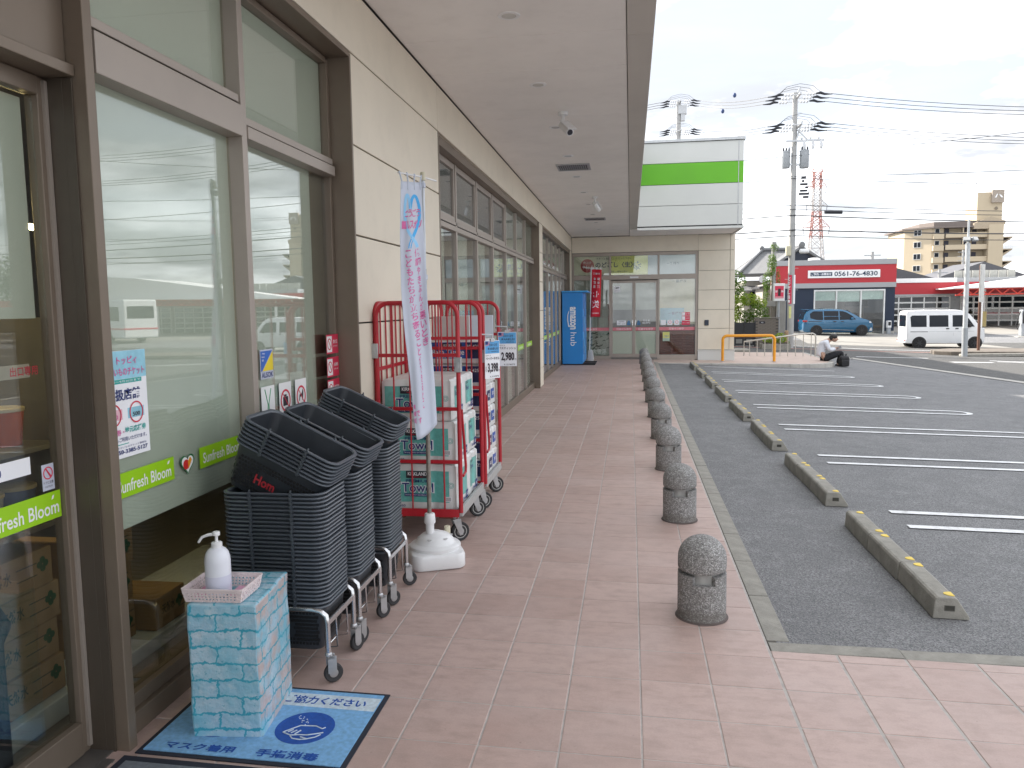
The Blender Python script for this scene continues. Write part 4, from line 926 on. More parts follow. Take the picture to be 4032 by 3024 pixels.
# sanitiser stand: wrapped box, tray and pump bottle on the blue mat
def brick_print(name, teal, bricks):
    m, n, l, b = nodes(name)
    t = n.new('ShaderNodeTexCoord').outputs['UV']
    ns = n.new('ShaderNodeTexNoise'); ns.inputs['Scale'].default_value = 12; ns.inputs['Detail'].default_value = 7; ns.inputs['Roughness'].default_value = .68; l.new(t, ns.inputs['Vector'])
    ad = n.new('ShaderNodeMix'); ad.data_type = 'RGBA'; ad.inputs[0].default_value = .095; l.new(t, ad.inputs[6]); l.new(ns.outputs['Color'], ad.inputs[7])
    bt = n.new('ShaderNodeTexBrick'); bt.inputs['Scale'].default_value = 1; bt.inputs['Brick Width'].default_value = .34; bt.inputs['Row Height'].default_value = .115; bt.inputs['Mortar Size'].default_value = .009; bt.inputs['Mortar Smooth'].default_value = .5
    bt.inputs['Color1'].default_value = (*bricks[0], 1); bt.inputs['Color2'].default_value = (*bricks[1], 1); bt.inputs['Mortar'].default_value = (*teal, 1); l.new(ad.outputs[2], bt.inputs['Vector'])
    n3 = noise_(n, l, t, 7, 7, .7); n4 = noise_(n, l, t, 2.6, 5, .6); n5 = noise_(n, l, t, 26, 4, .7)
    c = mixc(n, l, ramp(n, l, n3, .50, .62), bt.outputs[0], (.50, .60, .66))
    c = mixc(n, l, ramp(n, l, n4, .40, .60), c, mixc(n, l, .70, c, (.13, .42, .54)))
    c = mixc(n, l, ramp(n, l, n5, .60, .68), c, (.06, .30, .40))
    su = n.new('ShaderNodeSeparateXYZ'); l.new(t, su.inputs[0]); gt = n.new('ShaderNodeMath'); gt.operation = 'GREATER_THAN'; gt.inputs[1].default_value = 10; l.new(su.outputs[0], gt.inputs[0])
    hv = n.new('ShaderNodeSeparateColor'); l.new(ns.outputs['Color'], hv.inputs[0])
    pk = n.new('ShaderNodeMath'); pk.operation = 'MULTIPLY'; l.new(gt.outputs[0], pk.inputs[0]); l.new(ramp(n, l, noise_(n, l, t, 3.4, 4, .6), .42, .58), pk.inputs[1])
    pm = n.new('ShaderNodeMath'); pm.operation = 'MULTIPLY'; pm.inputs[1].default_value = .8; l.new(pk.outputs[0], pm.inputs[0])
    c = mixc(n, l, pm.outputs[0], c, mixc(n, l, ramp(n, l, n3, .35, .65), (.46, .30, .25), (.52, .42, .40)))
    c = mixc(n, l, bt.outputs['Fac'], c, teal)
    l.new(c, b.inputs['Base Color']); b.inputs['Roughness'].default_value = .42; b.inputs['Coat Weight'].default_value = .15
    bump_(n, l, noise_(n, l, t, 10, 4), .35, .02, b); return m
WRAP = brick_print('brick_print_wrap', (.04, .32, .43), ((.30, .48, .60), (.44, .56, .64)))
stand = thing('wrapped_box', 'tall box wrapped in blue brick print paper standing on the blue mat', 'box', (-1.512, 2.77, .019))
def box_uv(mb_o, sc=2.0):
    me = mb_o.data; uv = me.uv_layers.new(name='UVMap')
    for p in me.polygons:
        nrm = p.normal
        for li in p.loop_indices:
            co = me.vertices[me.loops[li].vertex_index].co
            if abs(nrm.z) > .7: u = (co.x * sc, co.y * sc)
            elif abs(nrm.y) > abs(nrm.x): u = (co.x * sc, co.z * sc)
            else: u = (co.y * sc + .53 + (20 if nrm.x > 0 else 0), co.z * sc)
            uv.data[li].uv = u
m = MB(); nx_, ny_, nz_ = 10, 12, 18; w, d, h = .266, .366, .522
def face(fn, a, b):
    o = len(m.v)
    for j in range(b + 1):
        for i in range(a + 1): m.v.append(fn(i / a, j / b))
    for j in range(b):
        for i in range(a): k = o + j * (a + 1) + i; m.f.append((k, k + 1, k + a + 2, k + a + 1))
face(lambda u, v: ((u - .5) * w, -d / 2, v * h), nx_, nz_); face(lambda u, v: (w / 2, (u - .5) * d, v * h), ny_, nz_); face(lambda u, v: ((.5 - u) * w, d / 2, v * h), nx_, nz_); face(lambda u, v: (-w / 2, (.5 - u) * d, v * h), ny_, nz_); face(lambda u, v: ((u - .5) * w, (v - .5) * d, h), nx_, ny_); face(lambda u, v: ((u - .5) * w, (.5 - v) * d, 0), nx_, ny_)
me = m.mesh('wrapped_sheet', WRAP); bm = bmesh.new(); bm.from_mesh(me); bmesh.ops.remove_doubles(bm, verts=bm.verts, dist=1e-4); bmesh.ops.recalc_face_normals(bm, faces=bm.faces)
from mathutils import noise as mno
for v in bm.verts:
    q = mno.noise_vector(v.co * 9) * .0045 + mno.noise_vector(v.co * 26) * .0016
    if v.co.z > .005: v.co += Vector((q.x, q.y, q.z * .5))
bm.to_mesh(me); bm.free()
o = link('wrapped_sheet', me, stand, .010, 3); box_uv(o); me.polygons.foreach_set('use_smooth', [True] * len(me.polygons)); me.set_sharp_from_angle(angle=rad(50))
stand.rotation_euler = (0, 0, rad(7.0))
ztop = .019 + .522 + .006
# tray with real openings
tray = thing('plastic_tray', 'small pale pink perforated plastic tray on top of the wrapped box', 'tray', (-1.525, 2.672, ztop))
TRAYM = M('tray_plastic', (.72, .62, .62), .4, 0, .04)
a, b_, H = .105, .083, .052
m = MB(); m.box(-a, a, -b_, b_, 0, .003); m.build('base', TRAYM, tray); tray_parts = []
def lattice(p0, p1, q0, q1, n, rows):           # wall between two bottom and two top corners with square holes
    m = MB(); P0, P1, Q0, Q1 = map(Vector, (p0, p1, q0, q1)); N = n * 2 + 1; Rw = rows * 2 + 1
    def at(u, v): return (P0.lerp(P1, u)).lerp(Q0.lerp(Q1, u), v)
    us = [0]; [us.append(.06 + .88 * k / (N - 1)) for k in range(N)]; us.append(1); vs = [0]; [vs.append(.16 + .62 * k / (Rw - 1)) for k in range(Rw)]; vs.append(1)
    for i in range(len(us) - 1):
        for j in range(len(vs) - 1):
            if i > 0 and j > 0 and i < len(us) - 2 and j < len(vs) - 2 and i % 2 == 1 and j % 2 == 1: continue
            m.poly([at(us[i], vs[j]), at(us[i + 1], vs[j]), at(us[i + 1], vs[j + 1]), at(us[i], vs[j + 1])])
    o = m.build('side', TRAYM, None); k = o.modifiers.new('thick', 'SOLIDIFY'); k.thickness = .002; o.parent = tray; return o
e = .011
cb = [(-a, -b_, 0), (a, -b_, 0), (a, b_, 0), (-a, b_, 0)]; ct = [(-a - e, -b_ - e, H), (a + e, -b_ - e, H), (a + e, b_ + e, H), (-a - e, b_ + e, H)]
for k in range(4): lattice(cb[k], cb[(k + 1) % 4], ct[k], ct[(k + 1) % 4], 14, 3)
m = MB(); ring_mesh(m, [rr(2 * (a + e) + q, 2 * (b_ + e) + q, .012, 4, z) for q, z in ((-.004, H - .004), (.006, H - .004), (.006, H + .001), (-.004, H + .001), (-.004, H - .004))]); m.build('rim', TRAYM, None).parent = tray
m = MB(); m.box(.035, .095, -.03, .06, .004, .012); m.box(-.095, -.05, -.05, .05, .004, .014); m.build('lining', M('pink_cloth', (.72, .38, .52), .8), None).parent = tray
tray.rotation_euler = (0, 0, rad(3))
bot = thing('pump_bottle', 'white translucent hand sanitiser pump bottle standing in the tray', 'bottle', (-1.540, 2.668, ztop + .0055))
BOTM = M('milky_plastic', (.70, .72, .78), .30, 0, .03); BOTL = M('milky_plastic_filled', (.60, .61, .72), .30, 0, .03)
MB().lathe([(.040, 0), (.046, .004), (.047, .012), (.047, .075)], (0, 0, 0), 32).build('filled_base', BOTL, None, 40).parent = bot
MB().lathe([(.047, .0752), (.047, .125), (.0455, .142), (.041, .158), (.033, .170), (.022, .178), (.017, .180)], (0, 0, 0), 32).build('bottle_body', BOTM, None, 40).parent = bot
MB().lathe([(.019, .176), (.020, .178), (.020, .196), (.016, .199)], (0, 0, 0), 24).build('collar', WHITEP, None, 40).parent = bot
MB().lathe([(.0055, .199), (.0055, .222), (.013, .224), (.014, .234), (.012, .238)], (0, 0, 0), 16).build('pump_head', WHITEP, None, 40).parent = bot
MB().tube([(0, 0, .230), (-.03, -.006, .226), (-.052, -.010, .218), (-.066, -.013, .198)], [.006, .006, .0055, .0045], 10).build('nozzle', WHITEP, None, 40).parent = bot

# mats
def mat_carpet(name, col): return M(name, col, .95, 0, .16, 60, .6, 700)
MATB, MATL, MATN = mat_carpet('mat_blue', (.21, .45, .74)), mat_carpet('mat_pale', (.60, .70, .77)), mat_carpet('mat_navy', (.012, .085, .40))
def floor_plate(name, mat, parent, pts, z0, z1):
    m = MB(); k = len(pts); m.v += [(x, y, fz(x) + z0) for x, y in pts] + [(x, y, fz(x) + z1) for x, y in pts]
    m.f += [tuple(reversed(range(k))), tuple(range(k, 2 * k))] + [(i, (i + 1) % k, k + (i + 1) % k, k + i) for i in range(k)]; return m.build(name, mat, parent)
fm = thing('floor_mat', 'blue sanitising reminder mat with a pale band and hand washing emblem', 'mat', (-1.38, 2.72, .018))
Y0m, Y1m, XL, XR = 2.448, 2.992, -1.775, -.985
floor_plate('border', M('mat_black', (.015, .018, .03), .8), fm, [(XL, Y0m), (XR, Y0m), (XR, Y1m), (XL, Y1m)], .0005, .005)
floor_plate('carpet', MATB, fm, [(XL + .02, Y0m + .02), (XR - .02, Y0m + .02), (XR - .02, Y1m - .02), (XL + .02, Y1m - .02)], .0045, .009)
floor_plate('band', MATL, fm, [(XL + .022, 2.842), (XR - .022, 2.842), (XR - .022, 2.942), (XL + .022, 2.942)], .0085, .0098)
def onmat(s, x, y, w, h): 
    b = MB(); add_text(b, s, (x, y, 0), (1, 0, 0), (0, 1, 0), w, h, .03, lambda p: Vector((p.x, p.y, fz(p.x) + .0104))); return b.build('lettering', MATN, fm)
onmat('着用・消毒にご協力ください', -1.385, 2.892, .66, .062); onmat('マスク着用', -1.555, 2.507, .27, .045); onmat('手指消毒', -1.218, 2.507, .235, .048)
def disc(x, y, rx, ry): return [(x + rx * math.cos(2 * PI * k / 40), y + ry * math.sin(2 * PI * k / 40)) for k in range(40)]
for x in (-1.228, -1.56): floor_plate('emblem', MATN, fm, disc(x, 2.690, .112, .113), .0086, .0099)
def matline(pts, r=.0026): return MB().tube([(x, y, fz(x) + .0105) for x, y in pts], r, 5)
for k, pts in enumerate(([(-1.29, 2.655), (-1.25, 2.70), (-1.19, 2.705), (-1.16, 2.69), (-1.15, 2.70)], [(-1.285, 2.64), (-1.26, 2.63), (-1.235, 2.637), (-1.20, 2.64), (-1.165, 2.655), (-1.145, 2.665)], [(-1.29, 2.655), (-1.297, 2.645), (-1.285, 2.64)], [(-1.265, 2.668), (-1.28, 2.651)], [(-1.25, 2.666), (-1.265, 2.645)], [(-1.235, 2.667), (-1.248, 2.64)], [(-1.22, 2.625), (-1.19, 2.615), (-1.165, 2.63), (-1.15, 2.65)], [(-1.26, 2.625), (-1.245, 2.61), (-1.215, 2.607), (-1.19, 2.614)])): matline(pts).build('emblem_line', MATL, fm)
b = MB()
for k in range(16):
    u = rnd.random(); x, y = -1.285 + .05 * u + rnd.uniform(-.012, .012) * (1 + u), 2.765 - .05 * u + rnd.uniform(-.012, .012); b.prism(disc(x, y, .0028, .0028)[::8], 'z', fz(x) + .0099, fz(x) + .0108)
b.build('emblem_dots', MATL, fm)
gm = thing('entrance_mat', 'grey entrance mat with black edge before the sliding door', 'mat', (-1.2, 2.2, .015))
floor_plate('border', M('mat_black'), gm, [(-1.80, .9), (-.62, .9), (-.62, 2.425), (-1.80, 2.425)], .0005, .006); floor_plate('carpet', mat_carpet('mat_grey', (.16, .18, .20)), gm, [(-1.77, .93), (-.66, .93), (-.66, 2.39), (-1.77, 2.39)], .0055, .010)
m_ = bx('door_grate', M('track_steel'), pavement, -1.95, -1.82, 1.2, 2.40, .010, .027)

# ------------------------------------------------------------------ roll cages with paper goods
def u_frame(parent, p0, p1, z0, z1, r=.015, rad_=.09, name='side_frame'):
    P0, P1 = Vector((p0[0], p0[1], 0)), Vector((p1[0], p1[1], 0)); d = (P1 - P0).normalized(); pts = [(P0.x, P0.y, z0)]
    for k in range(7): a = PI / 2 * k / 6; q = P0 + d * (rad_ - rad_ * math.cos(a)); pts.append((q.x, q.y, z1 - rad_ + rad_ * math.sin(a)))
    for k in range(7): a = PI / 2 * k / 6; q = P1 - d * (rad_ - rad_ * math.sin(a)); pts.append((q.x, q.y, z1 - rad_ + rad_ * math.cos(a)))
    pts.append((P1.x, P1.y, z0)); return MB().tube(pts, r, 10).build(name, REDPIPE, parent, 50)
def cage_panel(t, p0, p1, z0, z1, nv, hz):
    u_frame(t, p0, p1, z0, z1)
    for k in range(1, nv + 1):
        u = k / (nv + 1); x, y = p0[0] + (p1[0] - p0[0]) * u, p0[1] + (p1[1] - p0[1]) * u
        MB().tube([(x, y, z0 + .01), (x, y, z1 - .012)], .0058, 6).build('wire', REDPIPE, t, 50)
    for z in hz: MB().bar((p0[0], p0[1] , z), (p1[0], p1[1], z), .016, .024).build('cross_bar', REDPIPE, t, None, .002)
def caster(t, x, y, rot, r=.066):
    z0 = fz(x); Mx = Matrix.Translation((x, y, z0)) @ Matrix.Rotation(rot, 4, 'Z')
    c = MB(); c.prism([(-.03, .155), (.03, .155), (.045, .045), (.02, .04)], 'x', -.028, -.024); c.prism([(-.03, .155), (.03, .155), (.045, .045), (.02, .04)], 'x', .024, .028); c.box(-.028, .028, -.03, .03, .150, .158); c.lathe([(.025, .158), (.03, .175)], (0, 0, 0), 14); c.xf(Mx); f = c.build('caster', GALV, t, None, .002)
    c = MB(); c.lathe([(r * .72, -.014), (r * .9, -.018), (r, -.012), (r, .012), (r * .9, .018), (r * .72, .014)], (0, .03, r), 28, 'x'); c.xf(Mx); c.build('tyre', RUBBER, f, 40)
    c = MB(); c.lathe([(.006, -.020), (.014, -.020), (.03, -.012), (r * .71, -.015), (r * .71, .015), (.03, .012), (.014, .020), (.006, .020)], (0, .03, r), 20, 'x'); c.xf(Mx); c.build('hub', M('grey_hub', (.40, .40, .39), .5, .3), f, 40)
def cage(label, x0, x1, y0, y1, front):
    t = thing('roll_cage', label, 'roll cage', ((x0 + x1) / 2, (y0 + y1) / 2, fz(x0)), 'red roll cages by the wall')
    m = MB(); m.box(x0, x1 - .012, y0, y1, .205, .222)
    for k in range(9): y = y0 + .04 + k * (y1 - y0 - .08) / 8; m.box(x0, x1 - .013, y - .006, y + .006, .2225, .228)
    m.build('deck', M('plastic_deck', (.36, .36, .35), .6, 0, .1, 8, .1, 90, grime=.2), t, None, .002)
    m = MB(); m.box(x1 - .011, x1 + .012, y0, y1, .20, .262); bx('front_beam', REDPIPE, t, x0, x1 - .0115, y0 - .012, y0 - .001, .196, .25, .003); m.box(x0, x1 - .0115, y1 + .001, y1 + .012, .2, .25); m.build('deck_frame', M('worn_grey_frame', (.42, .42, .41), .55, .2, .1, 9, grime=.25) , t, None, .003)
    bx('under_beam', M('rust_red', (.20, .05, .03), .7, 0, .2, 9), t, x1 - .16, x1 - .03, y0 + .02, y1 - .02, .178, .199); bx('under_beam', M('rust_red'), t, x0 + .03, x0 + .16, y0 + .02, y1 - .02, .178, .199)
    zt = 1.65 if front else 1.655
    cage_panel(t, (x0, y0), (x1, y0), .228, zt, 4, (.576, .937, 1.299))
    cage_panel(t, (x0 - .02, y0 + .03), (x0 - .02, y1 - .03), .228, zt, 5, (.60, 1.20))
    cage_panel(t, (x0 + .02, y1), (x1, y1), .228, zt, 4, (1.0, 1.38))
    for x, z in ((x1, 1.235), (x0 - .01, 1.33)):
        c = MB(); c.box(x - .022, x + .022, y0 - .02, y0 + .02, z - .05, z + .05); c.box(x - .008, x + .008, y0 - .026, y0 - .0205, z - .022, z + .022); c.build('latch', GALV, t, None, .003)
    MB().tube([(x1 + .012, y0 + .02, .93), (x1 + .014, y0 + .075, .70), (x1 + .016, y0 + .105, .53), (x1 + .016, y0 + .095, .49), (x1 + .013, y0 + .03, .475)], .0095, 8).build('gate_bar', REDPIPE, t, 50)
    for x, y, a in ((x1 - .05, y0 + .045, -.95), (x1 - .05, y1 - .10, -1.0), (x0 + .07, y0 + .05, .2), (x0 + .07, y1 - .09, 0)): caster(t, x, y, a)
    return t
cage('red tubular roll cage loaded with teal paper towel packs, nearer of the two', -1.695, -1.135, 5.08, 5.86, True)
cage('red tubular roll cage loaded with blue bath tissue packs, farther of the two', -1.60, -1.128, 5.95, 6.66, False)
WRAPW = M('shrink_wrap_white', (.66, .67, .66), .38, 0, .05, 14, .12, 40, coat=.25)
TEALW = M('teal_wrap', (.13, .43, .39), .35, 0, .14, 28, .12, 60, coat=.3); BLUEW = M('royal_blue_wrap', (.012, .085, .36), .33, 0, .15, 10, .1, 40, coat=.3); NAVYW = M('navy_wrap', (.012, .02, .09), .35, 0, .1, 10, coat=.3)
def scallop(w, d, nx_, ny_, dep):
    """outline of wrapped rolls: bulges along every side, starting at the front left corner"""
    P = []
    def side(n, L, fn):
        for i in range(n):
            for k in range(8): u = (i + k / 8) / n; s_ = abs(math.sin(PI * k / 8)) ** .6; P.append(fn((u - .5) * L, dep * (s_ - 1)))
    side(nx_, w, lambda a, o: (a, -d / 2 - o)); side(ny_, d, lambda a, o: (w / 2 + o, a)); side(nx_, w, lambda a, o: (-a, d / 2 + o)); side(ny_, d, lambda a, o: (-w / 2 - o, -a)); return P
def band_part(name, mat, t, P, idx, z0, z1, off, loc):
    m = MB(); Q = [P[i % len(P)] for i in idx]; cxm = 0; n = len(Q)
    def o_(i):
        a, b = Q[max(i - 1, 0)], Q[min(i + 1, n - 1)]; dx, dy = b[0] - a[0], b[1] - a[1]; L = math.hypot(dx, dy) or 1; return (Q[i][0] + dy / L * off, Q[i][1] - dx / L * off)
    for i in range(n): x, y = o_(i); m.v += [(x + loc[0], y + loc[1], z0 + loc[2]), (x + loc[0], y + loc[1], z1 + loc[2])]
    for i in range(n - 1): m.f.append((2 * i, 2 * i + 2, 2 * i + 3, 2 * i + 1))
    return m.build(name, mat, t, 40)
def towel_pack(label, x, y, z, w, d, h, first):
    t = thing('towel_pack', label, 'paper towels', (x, y, z), 'teal wrapped paper towel packs in the nearer cage')
    P = scallop(w, d, 3, 2, .012); m = MB(); n = len(P)
    rings = [[(a * .93 + x, b * .93 + y, z) for a, b in P], [(a + x, b + y, z + .012) for a, b in P], [(a + x, b + y, z + h - .014) for a, b in P], [(a * .94 + x, b * .94 + y, z + h) for a, b in P]]
    ring_mesh(m, rings, True); m.f.append(tuple(len(m.v) - n + k for k in range(n))); m.build('wrapped_rolls', WRAPW, t, 40)
    band_part('label_band', TEALW, t, P, range(1, 22), .055, h - .045, .0012, (x, y, z)); band_part('label_band', TEALW, t, P, range(27, 40), .07, h - .05, .0012, (x, y, z))
    f = y - d / 2 - .004
    if first:
        for i in range(3):
            m = MB()
            for r in (.020, .012): m.sector((x + (-.18 + .19 * i), f + .002, z + h * .55 - .03 * (i % 2)), r, 0, 2 * PI, 'y', .0006, 20, r - .003)
            m.build('embossed_print', M('teal_light', (.16, .44, .40), .4), t)
        b = MB(); b.box(x - .115, x + .045, f - .001, f, z + h - .095, z + h - .045); b.build('brand_plate', INK, t); letter('KIRKLAND', (x - .035, f - .0018, z + h - .064), FX, FZ, PAPER, t, .135, .024, .02); letter('Signature', (x - .035, f - .0018, z + h - .086), FX, FZ, REDI, t, .07, .010)
        letter('PREMIUM', (x - .035, f - .0018, z + h - .114), FX, FZ, NAVYI, t, .165, .021, .01); letter('Towel', (x - .035, f - .001, z + h - .160), FX, FZ, PAPER, t, .235, .075, .045); letter('Towel', (x - .035, f - .0022, z + h - .160), FX, FZ, NAVYI, t, .222, .064, .012)
        b = MB(); b.box(x - .13, x + .06, f - .001, f, z + h - .222, z + h - .202); b.build('brand_plate', NAVYI, t); letter('Strong, Thick and Absorbent', (x - .035, f - .0018, z + h - .212), FX, FZ, PAPER, t, .175, .012)
        m = MB(); m.box(x + .155, x + .20, f + .002, f + .003, z + .062, z + .095); m.build('barcode', PAPER, t); m = MB()
        for k in range(7): m.box(x + .158 + k * .0058, x + .1605 + k * .0058, f + .0012, f + .0018, z + .066, z + .092)
        m.build('barcode', INK, t); letter('12 | 160', (x - .17, f - .001, z + .028), FX, FZ, NAVYI, t, .09, .022, .01)
    xr = x + w / 2 + .003
    letter('KIRKLAND', (xr, y - .05, z + h - .062), LY, FZ, INK, t, .07, .016, .02); letter('Towel', (xr, y - .05, z + h - .10), LY, FZ, NAVYI, t, .10, .034, .02); letter('Towel', (xr, y + .02, z + .045), LY, FZ, NAVYI, t, .08, .026, .02)
    m = MB(); m.box(xr - .001, xr, y + .075, y + .145, z + .03, z + .085); m.build('count_plate', NAVYI, t); letter('12 ROLLS', (xr + .0012, y + .11, z + .058), LY, FZ, PAPER, t, .06, .024)
    return t
for k, (z, h) in enumerate(((.229, .318), (.552, .290), (.846, .285))):
    for j, (y, dd) in enumerate(((5.285, .335), (5.635, .335))):
        dz = rnd.uniform(-.004, .004) if k else 0
        towel_pack('teal and white paper towel pack, %s of the %s layer in the near cage' % (('front one', 'rear one')[j], ('bottom', 'middle', 'top')[k]), -1.412 + (k == 2) * -.02 + rnd.uniform(-.004, .004), y, z, .495, dd, h, j == 0)
def tissue_pack(label, x, y, z, w, d, h):
    t = thing('tissue_pack', label, 'bath tissue', (x, y, z), 'blue wrapped bath tissue packs in the farther cage')
    P = scallop(w, d, 3, 4, .010); m = MB(); n = len(P)
    rings = [[(a * .93 + x, b * .93 + y, z) for a, b in P], [(a + x, b + y, z + .01) for a, b in P], [(a + x, b + y, z + h - .012) for a, b in P], [(a * .94 + x, b * .94 + y, z + h) for a, b in P]]
    ring_mesh(m, rings, True); m.f.append(tuple(len(m.v) - n + k for k in range(n))); m.build('wrapped_rolls', WRAPW, t, 40)
    f = y - d / 2 - .003
    band_part('label_band', BLUEW, t, P, range(0, 25), .045, h - .012, .0012, (x, y, z)); b = MB(); b.box(x + .09, x + w / 2 - .012, f - .0005, f + .002, z + .05, z + h - .014); b.build('count_plate', NAVYW, t)
    for a, b2 in ((26, 33), (36, 45), (48, 55)): band_part('label_band', BLUEW if a != 36 else NAVYW, t, P, range(a, b2), .05, h - .05, .0012, (x, y, z))
    letter('30·425', (x + .15, f - .0018, z + h - .045), FX, FZ, PAPER, t, .10, .026, .01); b = MB(); b.box(x - .10, x + .06, f - .001, f, z + h - .055, z + h - .018); b.build('brand_plate', INK, t); letter('KIRKLAND', (x - .02, f - .0018, z + h - .036), FX, FZ, PAPER, t, .13, .020, .02)
    letter('Bath Tissue', (x - .05, f - .0018, z + h * .52), FX, FZ, PAPER, t, .26, .045, .02); letter('Soft and Absorbent', (x - .05, f - .0018, z + h * .30), FX, FZ, PAPER, t, .20, .014)
    xr = x + w / 2 + .0028
    for j in range(3): letter(('D&S', '425', '30')[j], (xr, y - .19 + .19 * j, z + h * .52), LY, FZ, PAPER, t, .07, .03, .02)
    return t
zz_ = .229
for k in range(6):
    h = .185; tissue_pack('blue and white bath tissue pack, %s layer in the far cage' % (('bottom', 'second', 'third', 'fourth', 'fifth', 'topmost')[k]), -1.372 + rnd.uniform(-.006, .006), 6.305, zz_, .435, .62, h); zz_ += h + .003
gb = MB().box(-1.545, -1.255, 6.04, 6.06, 1.3555, 1.545).build('cardboard_sheet', M('grey_board', (.58, .585, .56), .7, 0, .06, 4), None, None, .003); tag(gb, 'pale grey board standing on edge on the blue tissue packs, nearer one', 'board')
gb2 = MB().box(-1.46, -1.16, 6.58, 6.60, 1.3555, 1.545).build('cardboard_sheet', M('grey_board_blue', (.52, .57, .64), .7, 0, .05, 4), None, None, .003); tag(gb2, 'pale bluish board standing on edge at the back of the tissue packs', 'board')
def price_card(label, x, y, z0, z1, w, rz, title, price, small):
    t = thing('price_card', label, 'price card', (x, y, z1), 'price cards clipped to the cages'); h = z1 - z0
    def P(mb): mb.xf(Matrix.Translation((x, y, z1)) @ Matrix.Rotation(rz, 4, 'Z')); return mb
    P(MB().box(0, w, -.001, .001, -h, 0)).build('card', PAPER, t); P(MB().box(.004, w - .004, -.0022, -.0014, -h * .34, -.004)).build('header', M('card_blue', (.10, .36, .68), .5), t)
    m = MB()
    for k in range(3): m.prism([(.006, -.012 - .012 * k), (.05, -.006 - .010 * k), (.05, -.011 - .010 * k), (.006, -.018 - .012 * k)], 'y', -.003, -.0024)
    P(m).build('flag_stripes', M('flag_red', (.7, .15, .12), .5), t); P(MB().box(.005, .032, -.0036, -.003, -.03, -.006)).build('flag_field', NAVYI, t)
    def L(s, cx_, cz, w_, h_, mat, bold=.01): m = MB(); add_text(m, s, (cx_, -.0042, cz), FX, FZ, w_, h_, bold); P(m).build('lettering', mat, t)
    L('コストコで', w * .55, -.034, w * .55, .020, INK, .03); L('仕入れました！', w * .55, -.062, w * .72, .021, INK, .03); L('コストコ商品を取り扱い', w * .55, -.086, w * .7, .009, INK)
    L('コストコ', w * .2, -h * .39, w * .34, .010, INK); L(title, w * .5, -h * .47, w * .9, .022, INK, .02); L(price, w * .52, -h * .73, w * .70, .082, M('price_ink', (.03, .02, .03), .5), .035); L('円', w * .93, -h * .80, w * .08, .016, INK); L('本体価格', w * .06, -h * .74, w * .06, .05, INK); L(small, w * .6, -h * .95, w * .6, .012, INK)
    c = MB(); c.box(w * .38, w * .62, -.008, .008, -.01, .016); c.tube([(w * .5, 0, .016), (w * .5, 0, .045), (0.02, .005, .048), (-.03, .012, .05)], .006, 6); P(c).build('clip', M('clear_clip', (.5, .52, .54), .2), t, 50)
price_card('white and blue price card reading 2,980, on the far cage', -1.120, 6.585, 1.108, 1.40, .160, 0.05, 'バスティッシュ', '2,980', '3,278円')
price_card('white and blue price card reading 3,398, turned sideways on the near cage', -1.108, 5.90, 1.062, 1.356, .150, rad(50), 'ペーパータオル', '3,398', '3,737円')

# ------------------------------------------------------------------ white banner on its water base
bn = thing('banner_stand', 'tall white advertising banner with a blue ribbon heart on a white weighted base', 'banner', (-1.24, 4.64, fz(-1.24)))
CLOTH = M('banner_cloth', (.52, .56, .65), .8, 0, .03, 4, .1, 300)
z0 = fz(-1.24)
def sq(w, r, z, n=5): return [(x, y, z) for x, y, _ in rr(w, w, r, n)]
Mb = Matrix.Translation((-1.213, 4.665, z0)) @ Matrix.Rotation(rad(24), 4, 'Z')
m = MB(); foot = []
def notch(P, z):       # feet at the corners, arched between them
    return [(x, y, z + .03 * max(0, 1 - (min(abs(x), abs(y)) / .075) ** 2)) for x, y, _ in P]
ring_mesh(m, [notch(sq(.325, .06, 0, 8), .004), notch(sq(.335, .065, 0, 8), .012)[:], sq(.335, .065, .078, 8), sq(.325, .07, .094, 8), sq(.30, .12, .104, 8)], True); m.f.append(tuple(len(m.v) - 36 + k for k in range(36))); m.xf(Mb); m.build('weight_base', WHITEP, bn, 40)
m = MB(); m.lathe([(.160, .095), (.160, .122), (.152, .130), (.132, .134), (.124, .140), (.108, .166), (.080, .188), (.045, .198), (.036, .204)], (0, 0, 0), 36)
m.xf(Mb); m.build('dome', WHITEP, bn, 40)
m = MB()
for k in range(6): a = k * PI / 3; m.lathe([(.014, 0), (.017, .004), (.012, .006)], (.096 * math.cos(a), .096 * math.sin(a), .170), 12)
m.xf(Mb); m.build('dimple', M('shaded_plastic', (.5, .5, .5), .5), bn, 40)
m = MB(); m.lathe([(.02, .15), (.02, .206), (.012, .210)], (.092, .075, 0), 14); m.xf(Mb); m.build('filler_cap', M('cream_cap', (.6, .56, .42), .5), bn, 40)
m = MB(); n = 28
m.lathe([(.026, .195), (.026, .268)], (-1.238, 4.64, z0), 24); m.lathe([(.034, .262), (.036, .27), (.032, .318), (.028, .324), (.018, .325)], (-1.238, 4.64, z0), 24); m.build('collar', WHITEP, bn, 40)
POLEM = M('pole_grey', (.40, .42, .45), .45, .2, .1, 20); 
MB().tube([(-1.239, 4.64, z0 + .32), (-1.237, 4.64, .86)], .0135, 10).build('pole', M('rusty_pole', (.24, .215, .19), .5, .3, .25, 30, grime=.4), bn, 50)
MB().tube([(-1.237, 4.64, .861), (-1.232, 4.64, 1.85)], .0115, 10).build('pole', POLEM, bn, 50); MB().tube([(-1.232, 4.64, 1.84), (-1.228, 4.635, 2.385)], .0095, 10).build('pole', M('white_pole', (.60, .64, .70), .4), bn, 50)
MB().lathe([(.016, 0), (.016, .045), (.013, .05)], (-1.228, 4.635, 2.372), 14).build('pole_cap', M('cream_cap'), bn, 40)
MB().tube([(-1.325, 4.448, 2.394), (-1.228, 4.635, 2.393), (-1.185, 4.79, 2.392)], .0055, 8).build('cross_rod', WHITEP, bn, 50)
